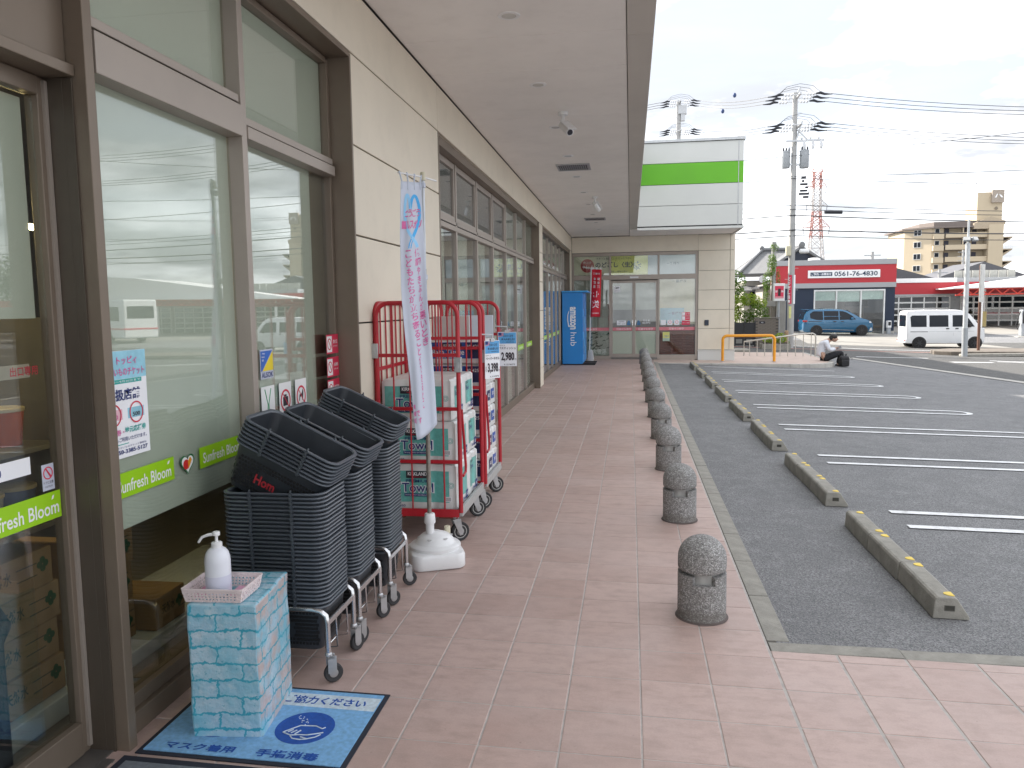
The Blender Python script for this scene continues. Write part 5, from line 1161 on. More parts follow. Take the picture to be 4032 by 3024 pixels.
PZ = [2.395, 2.06, 1.74, 1.667, 1.46, 1.18, .906, .80]; PLx = [-1.360, -1.375, -1.377, -1.375, -1.362, -1.335, -1.316, -1.302]; PRx = [-1.236, -1.229, -1.216, -1.214, -1.200, -1.182, -1.172, -1.166]
def lerp_t(z, T):
    if z >= PZ[0]: return T[0]
    for i in range(len(PZ) - 1):
        if z >= PZ[i + 1]: u = (PZ[i] - z) / (PZ[i] - PZ[i + 1]); return T[i] + (T[i + 1] - T[i]) * u
    return T[-1]
def cloth(u, v, lift=0.0):
    """u from the free edge to the pole edge, v from the top down"""
    top = 2.372 - .012 * u; bot = .805 + .10 * (u ** 1.6); za = top + (bot - top) * v
    xa = lerp_t(za, PLx) * (1 - u) + lerp_t(za, PRx) * u
    fold = .014 * math.sin(u * 9.5 + 2.2 * v) * min(1, v * 2 + .3) + .010 * math.sin(u * 4 + v * 11)
    yy = 4.615 - .17 * (1 - u) + fold - lift; k = yy / 4.62
    return Vector((xa * k, yy, 1.62 + (za - 1.62) * k))
m = MB(); NU, NV = 26, 60
for j in range(NV + 1):
    for i in range(NU + 1): m.v.append(tuple(cloth(i / NU, j / NV)))
for j in range(NV):
    for i in range(NU): k = j * (NU + 1) + i; m.f.append((k, k + 1, k + NU + 2, k + NU + 1))
o = m.build('banner_cloth', CLOTH, bn, 60); k = o.modifiers.new('thick', 'SOLIDIFY'); k.thickness = .0008; k.offset = 1
for u in (.06, .36, .66, .95):
    a, b2 = cloth(u, 0), cloth(u, .03); mid = Vector((-1.325, 4.448, 2.394)).lerp(Vector((-1.228, 4.635, 2.393)), u)
    MB().tube([tuple(b2), tuple(a), tuple(mid + Vector((0, -.008, .008))), tuple(mid + Vector((0, .008, .002)))], .0052, 5).build('loop', CLOTH, bn, 50)
for z in (2.345, 1.80): MB().box(-1.25, -1.216, 4.618, 4.652, z - .016, z + .016).build('loop', CLOTH, bn, None, .004)
def on_cloth(fn): return lambda p: cloth(p.x, p.y, .0035)
def ctext(s, u, v, du, dv, mat, bold=.02):
    m = MB(); add_text(m, s, (u, v, 0), (1, 0, 0), (0, -1, 0), du, dv, bold, on_cloth(None)); return m.build('lettering', mat, bn)
def ribbon(path, w, mat):
    m = MB(); n = len(path)
    for i, (u, v) in enumerate(path):
        a, b2 = path[max(i - 1, 0)], path[min(i + 1, n - 1)]; dx, dy = (b2[0] - a[0]) * .14, (b2[1] - a[1]) * 1.57; L = math.hypot(dx, dy) or 1
        wi = w[i] if isinstance(w, list) else w
        for s_ in (-1, 1): m.v.append(tuple(cloth(u - s_ * dy / L * wi / .14, v + s_ * dx / L * wi / 1.57, .0028)))
    for i in range(n - 1): m.f.append((2 * i, 2 * i + 1, 2 * i + 3, 2 * i + 2))
    return m.build('ribbon_print', mat, bn)
RB1, RB2 = M('ribbon_blue', (.06, .38, .76), .7), M('ribbon_pale_blue', (.28, .56, .82), .7)
def cr_(P):
    out_ = []
    for i in range(len(P) - 1):
        a, b, c, d = P[max(i - 1, 0)], P[i], P[i + 1], P[min(i + 2, len(P) - 1)]
        for k in range(5):
            t = k / 5; out_.append(tuple(.5 * (2 * b[j] + (c[j] - a[j]) * t + (2 * a[j] - 5 * b[j] + 4 * c[j] - d[j]) * t * t + (3 * b[j] - a[j] - 3 * c[j] + d[j]) * t ** 3) for j in (0, 1)))
    return out_ + [P[-1]]
def bez(P, n=14):
    out_ = []
    for k in range(n + 1):
        t = k / n; Q = [Vector(p) for p in P]
        while len(Q) > 1: Q = [Q[i].lerp(Q[i + 1], t) for i in range(len(Q) - 1)]
        out_.append((Q[0].x, Q[0].y))
    return out_
ribbon(cr_([(.46, .105), (.40, .066), (.32, .050), (.25, .066), (.21, .105), (.23, .145), (.34, .185), (.52, .215), (.66, .238), (.72, .256)]), .0085, RB2); ribbon(cr_([(.46, .105), (.52, .072), (.64, .054), (.76, .064), (.86, .100), (.84, .145), (.70, .185), (.55, .215), (.44, .238), (.40, .256)]), .0090, RB1)
for i, c in enumerate('とうごう'): ctext(c, .27 + .18 * i, .120, .18, .030, PINKI)
for i, c in enumerate('ールスポッ'): ctext(c, .17 + .172 * i, .165, .18, .032, PINKI)
col = 'こどもたちが立ち寄ることができるところです'
for i, c in enumerate(col[:18]): v = .277 + .0352 * i; ctext(c, (.33 + min(i, 10) * .018) if i < 11 else .50 - .004 * (i - 11), v, .25 if i < 9 else max(.06, .24 - .04 * (i - 8)), .031, PINKI)
for i, c in enumerate('体調やきぶんが悪いとき'): v = .277 + .036 * i; ctext(c, .70 + i * .009, v, .23 if i in (0, 1) or i > 6 else .13, .032, PINKI)
for i, c in enumerate('です'): ctext(c, .22 + .06 * i, .90 + .03 * i, .14, .024, PINKI)
for i, c in enumerate('東郷町'): ctext(c, .08, .87 + .028 * i, .10, .02, PINKI)

# ------------------------------------------------------------------ parcel locker and red flag at the far end
LB = M('locker_blue', (.010, .215, .60), .38, 0, .04, 3, coat=.2); LB2 = M('locker_blue_roof', (.05, .33, .72), .4)
lk = thing('parcel_locker', 'tall bright blue parcel locker cabinet with white lettering on its side', 'locker', (-1.53, 21.5, .02))
bx('cabinet', LB, lk, -1.805, -1.262, 20.9, 22.45, .05, 1.955, .008); bx('roof', LB2, lk, -1.815, -1.13, 20.87, 22.5, 1.957, 2.0, .006)
for i in range(4):
    for j in range(9):
        b = MB().box(-1.261, -1.247, 20.93 + i * .38, 21.30 + i * .38, .09 + j * .205, .285 + j * .205).build('locker_door', LB if (i + j) % 3 else LB2, lk, None, .003)
m = MB(); add_text(m, 'amazon', (-1.52, 20.897, 1.275), (0, 0, -1), (1, 0, 0), .60, .155, .03); m.build('lettering', PAPER, lk); letter('hub', (-1.505, 20.897, .715), (0, 0, -1), (1, 0, 0), PAPER, lk, .36, .155, -.005)
MB().tube([(-1.62, 20.8975, 1.47), (-1.655, 20.8975, 1.36), (-1.66, 20.8975, 1.22), (-1.64, 20.8975, 1.10), (-1.62, 20.8975, 1.05)], [.006, .013, .016, .012, .006], 6).build('arrow_mark', PAPER, lk, 60); MB().prism([(-1.62, 1.03), (-1.655, 1.075), (-1.585, 1.085)], 'y', 20.893, 20.8985).build('arrow_mark', PAPER, lk)
for y in (20.95, 21.45, 22.0): bx('skid', M('black_steel'), lk, -1.79, -.93, y, y + .06, -.004 + .02, .048, .004)
rf = thing('red_flag', 'narrow red shop flag with white characters on a white pole', 'flag', (-1.12, 22.6, .015))
RC = M('red_cloth', (.58, .012, .030), .75, 0, .05, 5); MB().tube([(-1.165, 22.6, .3), (-1.11, 22.6, 2.70)], .014, 8).build('pole', WHITEP, rf, 50)
m = MB(); ring_mesh(m, [[(x * s_ - 1.14, y * s_ + 22.62, z) for x, y, _ in rr(.19, .19, .03, 3)] for s_, z in ((1, .015), (1, .10), (.72, .30), (.3, .34))], True); m.build('weight_base', M('grey_plastic', (.42, .42, .42), .5), rf, 40)
MB().tube([(-1.36, 22.6, 2.70), (-1.12, 22.6, 2.665), (-.80, 22.6, 2.62)], .009, 6).build('cross_rod', WHITEP, rf, 50)
def rcl(u, v, lift=0): x = (-1.085 - .05 * v) * (1 - u) + (-.815 - .05 * v) * u; return Vector((x, 22.585 + .03 * math.sin(u * 5 + v * 4) - lift, 2.635 - 1.36 * v - .02 * u * (1 - v)))
m = MB()
for j in range(31):
    for i in range(9): m.v.append(tuple(rcl(i / 8, j / 30)))
for j in range(30):
    for i in range(8): k = j * 9 + i; m.f.append((k, k + 1, k + 10, k + 9))
o = m.build('flag_cloth', RC, rf, 60); k = o.modifiers.new('thick', 'SOLIDIFY'); k.thickness = .001
def rtext(s, u, v, du, dv): m = MB(); add_text(m, s, (u, v, 0), (-1, 0, 0), (0, -1, 0), du, dv, .02, lambda p: rcl(p.x, p.y, .004)); m.build('lettering', PAPER, rf)
for c, u, v, du, dv in (('木', .75, .09, .22, .04), ('曽', .48, .09, .22, .04), ('酒', .22, .09, .22, .04), ('純', .72, .20, .25, .06), ('米', .72, .28, .25, .06), ('酒', .72, .36, .25, .06), ('本', .30, .20, .25, .06), ('醸', .30, .28, .25, .06), ('造', .30, .36, .25, .06), ('七', .5, .52, .6, .13), ('笑', .5, .73, .7, .16), ('ななわらい', .5, .92, .7, .03)): rtext(c, u, v, du, dv)
for v in (0, .5, .98): a = rcl(0, v); MB().box(a.x - .035, a.x + .01, 22.578, 22.6, a.z - .012, a.z + .012).build('loop', PAPER, rf)
for u in (.1, .5, .92): a = rcl(u, 0); MB().box(a.x - .015, a.x + .015, 22.58, 22.592, a.z - .005, a.z + .06).build('loop', PAPER, rf)

# orange hoop barrier and metal handrail on the sidewalk
ob = thing('hoop_barrier', 'orange steel hoop barrier standing on the far sidewalk', 'barrier', (3.3, 22.9, -.04))
OR = M('orange_paint', (.80, .33, .015), .42, 0, .06, 6, grime=.06)
pts = [(2.60, 22.9, fz(2.6)), (2.60, 22.9, .575)] + [(2.60 + .12 - .12 * math.cos(a), 22.9, .575 + .12 * math.sin(a)) for a in [PI / 2 * k / 6 for k in range(1, 7)]] + [(4.02 - .12 + .12 * math.sin(a), 22.9, .575 + .12 * math.cos(a)) for a in [PI / 2 * k / 6 for k in range(0, 7)]] + [(4.02, 22.9, fz(4.02))]
MB().tube(pts, .040, 14).build('hoop', OR, ob, 50)
for x in (2.60, 4.02): MB().lathe([(.07, 0), (.07, .008), (.045, .012)], (x, 22.9, fz(x)), 18).build('base_ring', M('grey_plastic'), ob, 40)
hr = thing('handrail', 'brushed steel handrail with thin upright bars on the far sidewalk', 'handrail', (4.8, 25.5, -.1))
HRM = M('brushed_steel', (.50, .48, .44), .4, .6, .06, 6)
MB().tube([(3.55, 25.5, -.18), (3.55, 25.5, .40), (5.35, 25.5, .635), (5.62, 25.5, .645), (5.69, 25.5, .60), (5.71, 25.5, .52), (5.71, 25.5, -.2)], .024, 10).build('top_rail', HRM, hr, 50)
for k in range(9): x = 3.72 + k * .232; zt = .40 + (x - 3.55) * .13; MB().tube([(x, 25.5, -.12), (x, 25.5, zt)], .0125, 8).build('upright', HRM, hr, 50)

# ------------------------------------------------------------------ seated man and his backpack
def skin(name, V, E, mat, parent, lvl=2, root=0):
    me = bpy.data.meshes.new(name); me.from_pydata([v[:3] for v in V], E, []); o = bpy.data.objects.new(name, me); COL.objects.link(o)
    k = o.modifiers.new('skin', 'SKIN')
    for i, v in enumerate(V): me.skin_vertices[0].data[i].radius = (v[3], v[4] if len(v) > 4 else v[3]); me.skin_vertices[0].data[i].use_root = (i == root)
    o.modifiers.new('sub', 'SUBSURF').levels = lvl
    dg = bpy.context.evaluated_depsgraph_get(); dg.update(); me2 = bpy.data.meshes.new_from_object(o.evaluated_get(dg)); bpy.data.objects.remove(o)
    me2.name = name; me2.materials.clear(); me2.materials.append(mat); me2.polygons.foreach_set('use_smooth', [True] * len(me2.polygons))
    off = base(parent); me2.transform(Matrix.Translation(-off)); return link(name, me2, parent)
SK = M('skin', (.42, .25, .18), .55, 0, .05, 12); HAIR = M('black_hair', (.012, .010, .010), .5, 0, .2, 60, .4, 150); SHIRT = M('white_shirt', (.66, .68, .74), .8, 0, .04, 10, .25, 30); TROU = M('black_trousers', (.012, .012, .016), .85, 0, .1, 20, .2, 40)
PX, PYY = 5.43, 23.55
man = thing('person', 'man in white shirt and black trousers sitting hunched on the kerb looking at his hands', 'person', (PX, PYY, -.06))
def b3(x, y, z): return (PX + x, PYY + y, z)
def bone(x, y, z, r): return (*b3(x, y, z), r)
bodyV = [bone(0, 0, .03, .11), bone(-.03, -.01, .20, .11), bone(.03, -.02, .38, .12), bone(.12, -.03, .48, .085), bone(.20, -.04, .535, .05), bone(.29, -.05, .56, .075), bone(.345, -.055, .565, .07), bone(.335, -.055, .635, .075),
         bone(.09, -.17, .45, .055), bone(.19, -.21, .24, .040), bone(.36, -.13, .285, .030), bone(.40, -.11, .30, .026), bone(.11, .13, .45, .055), bone(.22, .14, .25, .040), bone(.37, .02, .28, .030), bone(.41, -.01, .30, .026),
         bone(.10, -.10, .0, .085), bone(.56, -.12, .18, .062), bone(.44, -.16, -.16, .042), bone(.46, -.16, -.205, .035), bone(.57, -.17, -.215, .028), bone(.10, .09, .0, .085), bone(.58, .05, .19, .062), bone(.47, .03, -.16, .042), bone(.49, .03, -.205, .035), bone(.60, .02, -.215, .028)]
bodyE = [(0, 1), (1, 2), (2, 3), (3, 4), (4, 5), (5, 6), (5, 7), (3, 8), (8, 9), (9, 10), (10, 11), (3, 12), (12, 13), (13, 14), (14, 15), (0, 16), (16, 17), (17, 18), (18, 19), (19, 20), (0, 21), (21, 22), (22, 23), (23, 24), (24, 25)]
skin('body', bodyV, bodyE, SK, man)
g_ = .018
skin('shirt', [(*v[:3], v[3] + g_) for v in (bodyV[0], bodyV[1], bodyV[2], bodyV[3])] + [(*bodyV[4][:3], .052)] + [(*v[:3], v[3] + g_) for v in (bodyV[8], bodyV[9], bodyV[10], bodyV[12], bodyV[13], bodyV[14])], [(0, 1), (1, 2), (2, 3), (3, 4), (3, 5), (5, 6), (6, 7), (3, 8), (8, 9), (9, 10)], SHIRT, man)
skin('trousers', [(*bodyV[0][:2], -.01, .115)] + [(*v[:3], v[3] + g_) for v in (bodyV[16], bodyV[17], bodyV[18], bodyV[21], bodyV[22], bodyV[23])], [(0, 1), (1, 2), (2, 3), (0, 4), (4, 5), (5, 6)], TROU, man)
h = MB(); h.ell(b3(.315, -.055, .622), (.112, .098, .085), 16, 10); h.ell(b3(.245, -.055, .585), (.055, .085, .075), 12, 8); h.build('hair', HAIR, man, 60)
h = MB(); h.ell(b3(.345, -.06, .555), (.082, .070, .085), 14, 10); h.ell(b3(.432, -.065, .545), (.018, .012, .016), 8, 6); h.build('face', SK, man, 60)
for yy in (-.128, .008): h = MB(); h.ell(b3(.30, yy, .565), (.018, .010, .028), 8, 6); h.build('ear', SK, man, 60)
for yy in (-.092, -.032): h = MB(); h.ell(b3(.416, yy, .567), (.010, .013, .007), 8, 6); h.build('eye', INK, man, 60)
h = MB(); h.ell(b3(.412, -.062, .508), (.010, .022, .006), 8, 6); h.build('mouth', M('lip', (.32, .13, .11), .5), man, 60)
for hx, hy, hz, s_ in ((.40, -.11, .30, 1), (.41, -.01, .30, -1)):
    for q in range(4):
        L = (.062, .072, .068, .052)[q]; y = hy + s_ * (-.027 + .018 * q) * .9
        skin('finger', [bone(hx + .015, y, hz + .004, .009), bone(hx + .015 + L * .5, y + s_ * .012, hz + .008, .0085), bone(hx + .012 + L * .75, y + s_ * .030, hz - .006, .0075)], [(0, 1), (1, 2)], SK, man, 1)
    skin('thumb', [bone(hx, hy + s_ * .028, hz + .012, .010), bone(hx + .025, hy + s_ * .045, hz + .022, .009), bone(hx + .048, hy + s_ * .045, hz + .018, .008)], [(0, 1), (1, 2)], SK, man, 1)
for y in (-.165, .025): h = MB(); h.ell(b3(.515, y, -.198), (.125, .048, .042), 12, 8); h.build('shoe', M('black_shoe', (.01, .01, .01), .4), man, 60)
ph = MB().box(-.035, .035, -.006, .006, -.07, .07); ph.xf(Matrix.Translation(b3(.465, -.06, .318)) @ Matrix.Rotation(rad(75), 4, 'Y')); tag(ph.build('phone', M('phone_grey', (.25, .25, .27), .3), None, None, .004), 'small pale phone held in the hands of the seated man', 'phone')
bp = thing('backpack', 'black backpack standing on the asphalt before the seated man', 'backpack', (6.02, 23.12, -.22))
BPM = M('black_nylon', (.010, .010, .012), .6, 0, .2, 20, .4, 25)
m = MB(); m.box(5.82, 6.09, 23.02, 23.20, -.205, .10); m.build('bag_body', BPM, bp, 50, .07, 4); m = MB(); m.box(5.85, 6.06, 22.97, 23.015, -.19, -.02); m.build('front_pocket', BPM, bp, 50, .02, 3)
MB().tube([(5.92, 23.10, .09), (5.92, 23.08, .13), (5.98, 23.08, .13), (5.98, 23.10, .09)], .009, 6).build('top_handle', BPM, bp, 50)
for x in (5.84, 6.03): MB().tube([(x, 23.22, .14), (x + .02, 23.29, .05), (x, 23.25, -.16)], .014, 6).build('strap', BPM, bp, 50)
MB().tube([(6.10, 23.08, .05), (6.16, 23.06, .04), (6.14, 23.05, -.02)], .006, 5).build('strap', BPM, bp, 50)

# ------------------------------------------------------------------ poles and cables
POLEC = M('concrete_pole', (.36, .36, .355), .75, 0, .08, 3, .1, 60); INS = M('white_insulator', (.62, .63, .65), .35); BLK = M('black_cover', (.02, .022, .03), .6); GREYM = M('grey_steel_paint', (.33, .35, .37), .5, .2, .08, 8)
def arms(t, x, y, z, span, dirx=1.0, n=3, cover=True):
    """dead-end crossarm set: insulators out to both sides"""
    m = MB(); m.bar((x, y - .75, z), (x, y + .75, z), .075, .075); m.build('cross_arm', GALV, t)
    for k in range(n):
        yy = y - .6 + 1.2 * k / (n - 1); zz = z - .02
        for s_ in (-1, 1):
            ins = MB(); ins.bar((x, yy, zz), (x + s_ * .25, yy, zz), .03)
            for q in range(3): ins.lathe([(.02, -.05), (.065, -.03), (.065, .01), (.02, .05)], (x + s_ * (.30 + q * .12), yy, zz), 10, 'x')
            ins.build('insulator', INS, t, 50)
            if cover: c = MB(); c.tube([(x + s_ * .62, yy, zz + .01), (x + s_ * .80, yy, zz + .03), (x + s_ * .95, yy, zz - .03), (x + s_ * span, yy, zz - .05)], [.03, .058, .045, .013], 8); c.build('clamp_cover', BLK, t, 50)
    for k in range(n):
        yy = y - .6 + 1.2 * k / (n - 1); MB().tube([(x - .85, yy, z), (x - .5, yy, z + .30 + .05 * k), (x, yy, z + .40 + .05 * k), (x + .5, yy, z + .30 + .05 * k), (x + .85, yy, z)], .008, 5).build('jumper', BLK, t, 60)
def util_pole(label, x, y, z0, zt, r0, r1):
    t = thing('utility_pole', label, 'utility pole', (x, y, z0)); MB().tube([(x, y, z0 - .1), (x, y, z0 + (zt - z0) * .5), (x, y, zt)], [r0, (r0 + r1) / 2, r1], 16).build('pole', POLEC, t, 50)
    m = MB()
    for k in range(int((zt - z0 - 2) / .45)):
        s_ = 1 if k % 2 else -1; z = z0 + 2 + k * .45; m.tube([(x, y - .05, z), (x + s_ * (r0 + .12), y - .05, z)], .009, 5)
    m.build('step_bolts', GALV, t); return t
p1 = util_pole('tall grey utility pole with two transformers beside the red sign', 6.66, 34.4, -.32, 10.15, .150, .098)
arms(p1, 6.72, 34.4, 9.95, 1.25); arms(p1, 6.78, 34.4, 8.78, 1.3)
MB().bar((6.66, 34.4, 9.9), (6.86, 34.4, 10.35), .07).build('bracket', GALV, p1); MB().bar((6.70, 34.3, 8.2), (6.95, 34.3, 9.0), .06).build('bracket', GALV, p1); MB().bar((6.75, 34.25, 8.65), (7.15, 34.25, 8.22), .05).build('bracket', GALV, p1)
MB().box(6.30, 7.80, 34.20, 34.27, 8.16, 8.23).build('cross_arm', GALV, p1)
for x in (7.02, 7.36, 7.68): m = MB(); m.lathe([(.03, .22), (.06, .16), (.04, .10), (.075, .0), (.06, -.10), (.03, -.16)], (x, 34.2, 8.0), 10); m.build('fuse_cutout', INS, p1, 50); m = MB(); m.lathe([(.02, 0), (.05, .03), (.05, .07), (.02, .11)], (x - .1, 34.25, 8.24), 8); m.build('insulator', INS, p1, 50)
for x, z, r, h in ((6.33, 7.13, .17, .62), (7.06, 7.11, .19, .66)):
    m = MB(); m.lathe([(r * .9, 0), (r, .03), (r, h), (r * 1.04, h), (r * 1.04, h + .05), (r * .3, h + .10)], (x, 34.35, z), 20); tr_ = m.build('transformer', GREYM, p1, 40); m = MB()
    for s_ in (-1, 0, 1): m.lathe([(.035, 0), (.035, .10), (.02, .16)], (x + s_ * .11, 34.28, z + h + .04), 8)
    m.build('bushing', BLK, tr_, 50); MB().bar((6.66, 34.36, z + .15), (x, 34.36, z + .15), .08).build('bracket', GALV, p1)
MB().box(6.40, 6.60, 34.2, 34.42, 3.55, 3.95).build('meter_box', M('cream_box', (.52, .49, .36), .5), p1, None, .01)
m = MB()
for k in range(7): m.box(6.86 + rnd.uniform(0, .3), 6.98 + rnd.uniform(.1, .3), 34.3, 34.4, 5.9 + k * .13, 5.98 + k * .13)
m.build('splice_boxes', BLK, p1)
MB().lathe([(.05, 0), (.10, .04), (.10, .34), (.05, .38)], (6.93, 34.25, 3.72), 10, 'x').build('street_lamp', WHITEP, p1, 40)
for z0_, z1_, mt, nm, dx_ in ((1.55, 2.75, REDST, 'red', -.152), (.95, 1.45, M('pole_notice', (.70, .70, .30), .6), 'yellow', -.152), (1.55, 2.75, PAPER, 'white', .10)):
    w0 = MB(); A = [rad(a) for a in (range(215, 266, 10) if dx_ < 0 else range(290, 341, 10))]
    for a in A: w0.v += [(6.675 + .151 * math.cos(a), 34.4 + .151 * math.sin(a), z0_), (6.675 + .151 * math.cos(a), 34.4 + .151 * math.sin(a), z1_)]
    for i in range(len(A) - 1): w0.f.append((2 * i, 2 * i + 2, 2 * i + 3, 2 * i + 1))
    w0.build('notice', mt, p1, 60)
for i, c in enumerate('とびだし注意'): letter(c, (6.56, 34.265, 2.60 - i * .19), FX, FZ, PAPER, p1, .10, .15, .02)
p2 = util_pole('tall utility pole with crossarms rising behind the end wing of the shop', 2.88, 50, -.5, 13.9, .20, .13)
arms(p2, 2.95, 50, 13.75, 1.2); arms(p2, 2.98, 50, 12.05, 1.25); m = MB(); m.box(2.85, 3.35, 49.8, 50.2, 13.1, 13.6); m.box(3.0, 3.25, 49.85, 50.15, 12.7, 13.1); m.build('switch_box', GALV, p2)
p3 = util_pole('grey utility pole standing by the road right of the frame', 33.0, 36.5, -.7, 10.0, .15, .10); arms(p3, 33, 36.5, 9.8, 1.25); arms(p3, 33, 36.5, 8.6, 1.25)
ivp = thing('ivy_pole', 'old grey service pole wrapped in ivy before the tiled roof house', 'pole', (6.58, 38, -.3)); MB().tube([(6.58, 38, -.3), (6.56, 38, 4.4)], .11, 12).build('pole', POLEC, ivp, 50)
CAB = M('cable_black', (.055, .058, .066), .6)
def cable(label, pts, r, sag=.0, n=14):
    P = []
    for (a, b2) in zip(pts[:-1], pts[1:]):
        A_, B_ = Vector(a), Vector(b2); s_ = sag * (B_ - A_).length / 30
        for k in range(n): u = k / n; q = A_.lerp(B_, u); P.append((q.x, q.y, q.z - 4 * s_ * u * (1 - u)))
    P.append(pts[-1]); tag(MB().tube(P, r, 5).build('power_cable', CAB, None, 60), label, 'cable', 'overhead cables across the street')
for k, w in enumerate(('near', 'middle', 'far')):
    y = -.6 + .6 * k
    cable('%s wire of the topmost three wires between the two tall poles' % w, [(-30, 62 + y, 14.1), (2.95 - 1.2, 50 + y, 13.7)], .014, .5)
    cable('%s wire of the top set spanning from the hidden pole to the transformer pole' % w, [(2.95 + 1.2, 50 + y, 13.7), (6.72 - 1.2, 34.4 + y, 9.9)], .0135, .3)
    cable('%s wire of the second set spanning to the transformer pole' % w, [(2.98 + 1.25, 50 + y, 12.0), (6.78 - 1.25, 34.4 + y, 8.73)], .0135, .3)
    cable('%s wire of the topmost set right of the transformer pole' % w, [(6.72 + 1.2, 34.4 + y, 9.9), (33 - 1.2, 36.5 + y, 9.75)], .0125, 1.0)
    cable('%s wire of the second set right of the transformer pole' % w, [(6.78 + 1.25, 34.4 + y, 8.73), (33 - 1.2, 36.5 + y, 8.55)], .0125, 1.0)
for lab, z0_, z1_, r, yo in (('thin upper service wire crossing in front of the pylon', 6.78, 7.7, .013, .2), ('thin service wire rising to the right edge of the sky', 7.6, 10.4, .012, -.3), ('upper strand of the middle cable bundle', 5.62, 5.15, .014, .25), ('second strand of the middle cable bundle', 5.44, 4.95, .013, -.2), ('thick black telephone cable above the apartment block roofline', 5.2, 4.7, .022, .1), ('thick black telephone cable across the apartment block', 4.60, 4.42, .025, -.1), ('lowest black telephone cable across the street', 4.37, 4.15, .016, .15), ('upper stranded bundle wire with spacers', 6.70, 6.15, .014, 0.0)):
    cable(lab, [(-25, 40 + yo, z0_ + .5), (6.72, 34.25 + yo * .2, z0_), (33, 36.5 + yo, z1_)], r, .35)
cs = MB().tube([(7.9, 34.3, 5.30), (8.6, 34.35, 5.28)], .075, 10).build('cable_closure', BLK, None, 50); tag(cs, 'black cylindrical splice case hanging on the cables before the pylon', 'cable box')
for i, (x, y, z) in enumerate(((5.1, 41.3, 11.9), (4.72, 43.0, 11.55))): tag(MB().ell((x, y, z), (.09, .09, .12), 8, 6).build('cable_marker', M('marker_blue', (.03, .06, .16), .6)), '%s small dark marker ball on the wires left of the transformer pole' % ('upper', 'lower')[i], 'marker', 'marker balls on the wires')
for i, (x, y, h, lab) in enumerate(((27.2, 95, 7.2, 'slim distant utility pole just right of the phone number sign'), (35.5, 98, 5.2, 'distant utility pole left of the apartment block'), (86, 168, 15.5, 'distant lattice pole right of the apartment block stairs'), (62, 160, 11.0, 'distant utility pole in front of the apartment block'))):
    t = thing('utility_pole', lab, 'utility pole', (x, y, -1), None); MB().tube([(x, y, -1), (x, y, h)], .17 + .04 * (i > 1), 8).build('pole', POLEC, t, 50); m = MB()
    for q in range(3): m.bar((x - .9, y, h - .4 - q * .8), (x + .9, y, h - .4 - q * .8), .1)
    m.build('cross_arm', GREYM, t)
# floodlight pole and the sign seen from behind
fl = thing('floodlight_pole', 'pale grey steel pole with floodlights standing at the traffic island', 'light pole', (12.67, 32.2, -.6))
MB().tube([(12.68, 32.2, -.62), (12.66, 32.2, .55)], .105, 14).build('pole', GREYM, fl, 50); MB().tube([(12.66, 32.2, .54), (12.63, 32.2, 3.75)], .085, 14).build('pole', M('pale_pole', (.48, .50, .51), .45, .2), fl, 50); MB().tube([(12.63, 32.2, 3.74), (12.63, 32.2, 4.63)], .04, 10).build('pole', M('pale_pole'), fl, 50)
for x, r in ((12.56, -.3), (12.76, .5)): m = MB(); m.box(-.12, .12, -.16, -.05, -.08, .08); m.xf(Matrix.Translation((x, 32.15, 3.85)) @ Matrix.Rotation(r, 4, 'Z') @ Matrix.Rotation(rad(-25), 4, 'X')); m.build('floodlight', GREYM, fl, None, .01); m = MB(); m.box(-.10, .10, -.165, -.161, -.06, .06); m.xf(Matrix.Translation((x, 32.15, 3.85)) @ Matrix.Rotation(r, 4, 'Z') @ Matrix.Rotation(rad(-25), 4, 'X')); m.build('lens', M('lamp_lens'), fl)
sg = thing('sign_board', 'tall white sign board seen edge on atop a brown post', 'sign', (13.88, 34.0, -.63))
MB().tube([(13.90, 34, -.66), (13.86, 34, 3.0)], .055, 12).build('post', M('brown_post', (.12, .055, .035), .5), sg, 50); m = MB(); m.box(-.27, .27, -.03, .03, 1.52, 3.03); m.xf(Matrix.Translation((13.90, 33.93, 0)) @ Matrix.Rotation(rad(55), 4, 'Z')); m.build('panel', M('sign_white', (.55, .55, .53), .5), sg, None, .01)
for z in (1.7, 2.25, 2.8): m = MB(); m.box(-.25, .25, .031, .05, z, z + .05); m.xf(Matrix.Translation((13.90, 33.93, 0)) @ Matrix.Rotation(rad(55), 4, 'Z')); m.build('batten', GREYM, sg)
isl = MB(); P = [(12.0, 33.4), (12.5, 32.9), (21, 33.4), (23, 37), (13.6, 36.2), (12.3, 34.6)]
isl.v = [(x, y, tz(x, y) - .1) for x, y in P] + [(x, y, tz(x, y) + .16) for x, y in P]; isl.f = [tuple(range(6, 12))] + [(i, (i + 1) % 6, 6 + (i + 1) % 6, 6 + i) for i in range(6)]
tag(isl.build('traffic_island', M('island_earth', (.14, .12, .10), .9, 0, .3, 3, .3, 30), None, None, .03), 'low kerbed traffic island beside the road', kind='structure')
ws = MB().box(-1.55, 1.55, -.09, .09, 0, .13); ws.xf(Matrix.Translation((14.1, 32.55, tz(14, 32.6))) @ Matrix.Rotation(rad(8), 4, 'Z')); tag(ws.build('kerb_block', CONC, None, None, .03), 'long mossy concrete kerb block before the traffic island', 'kerb block')

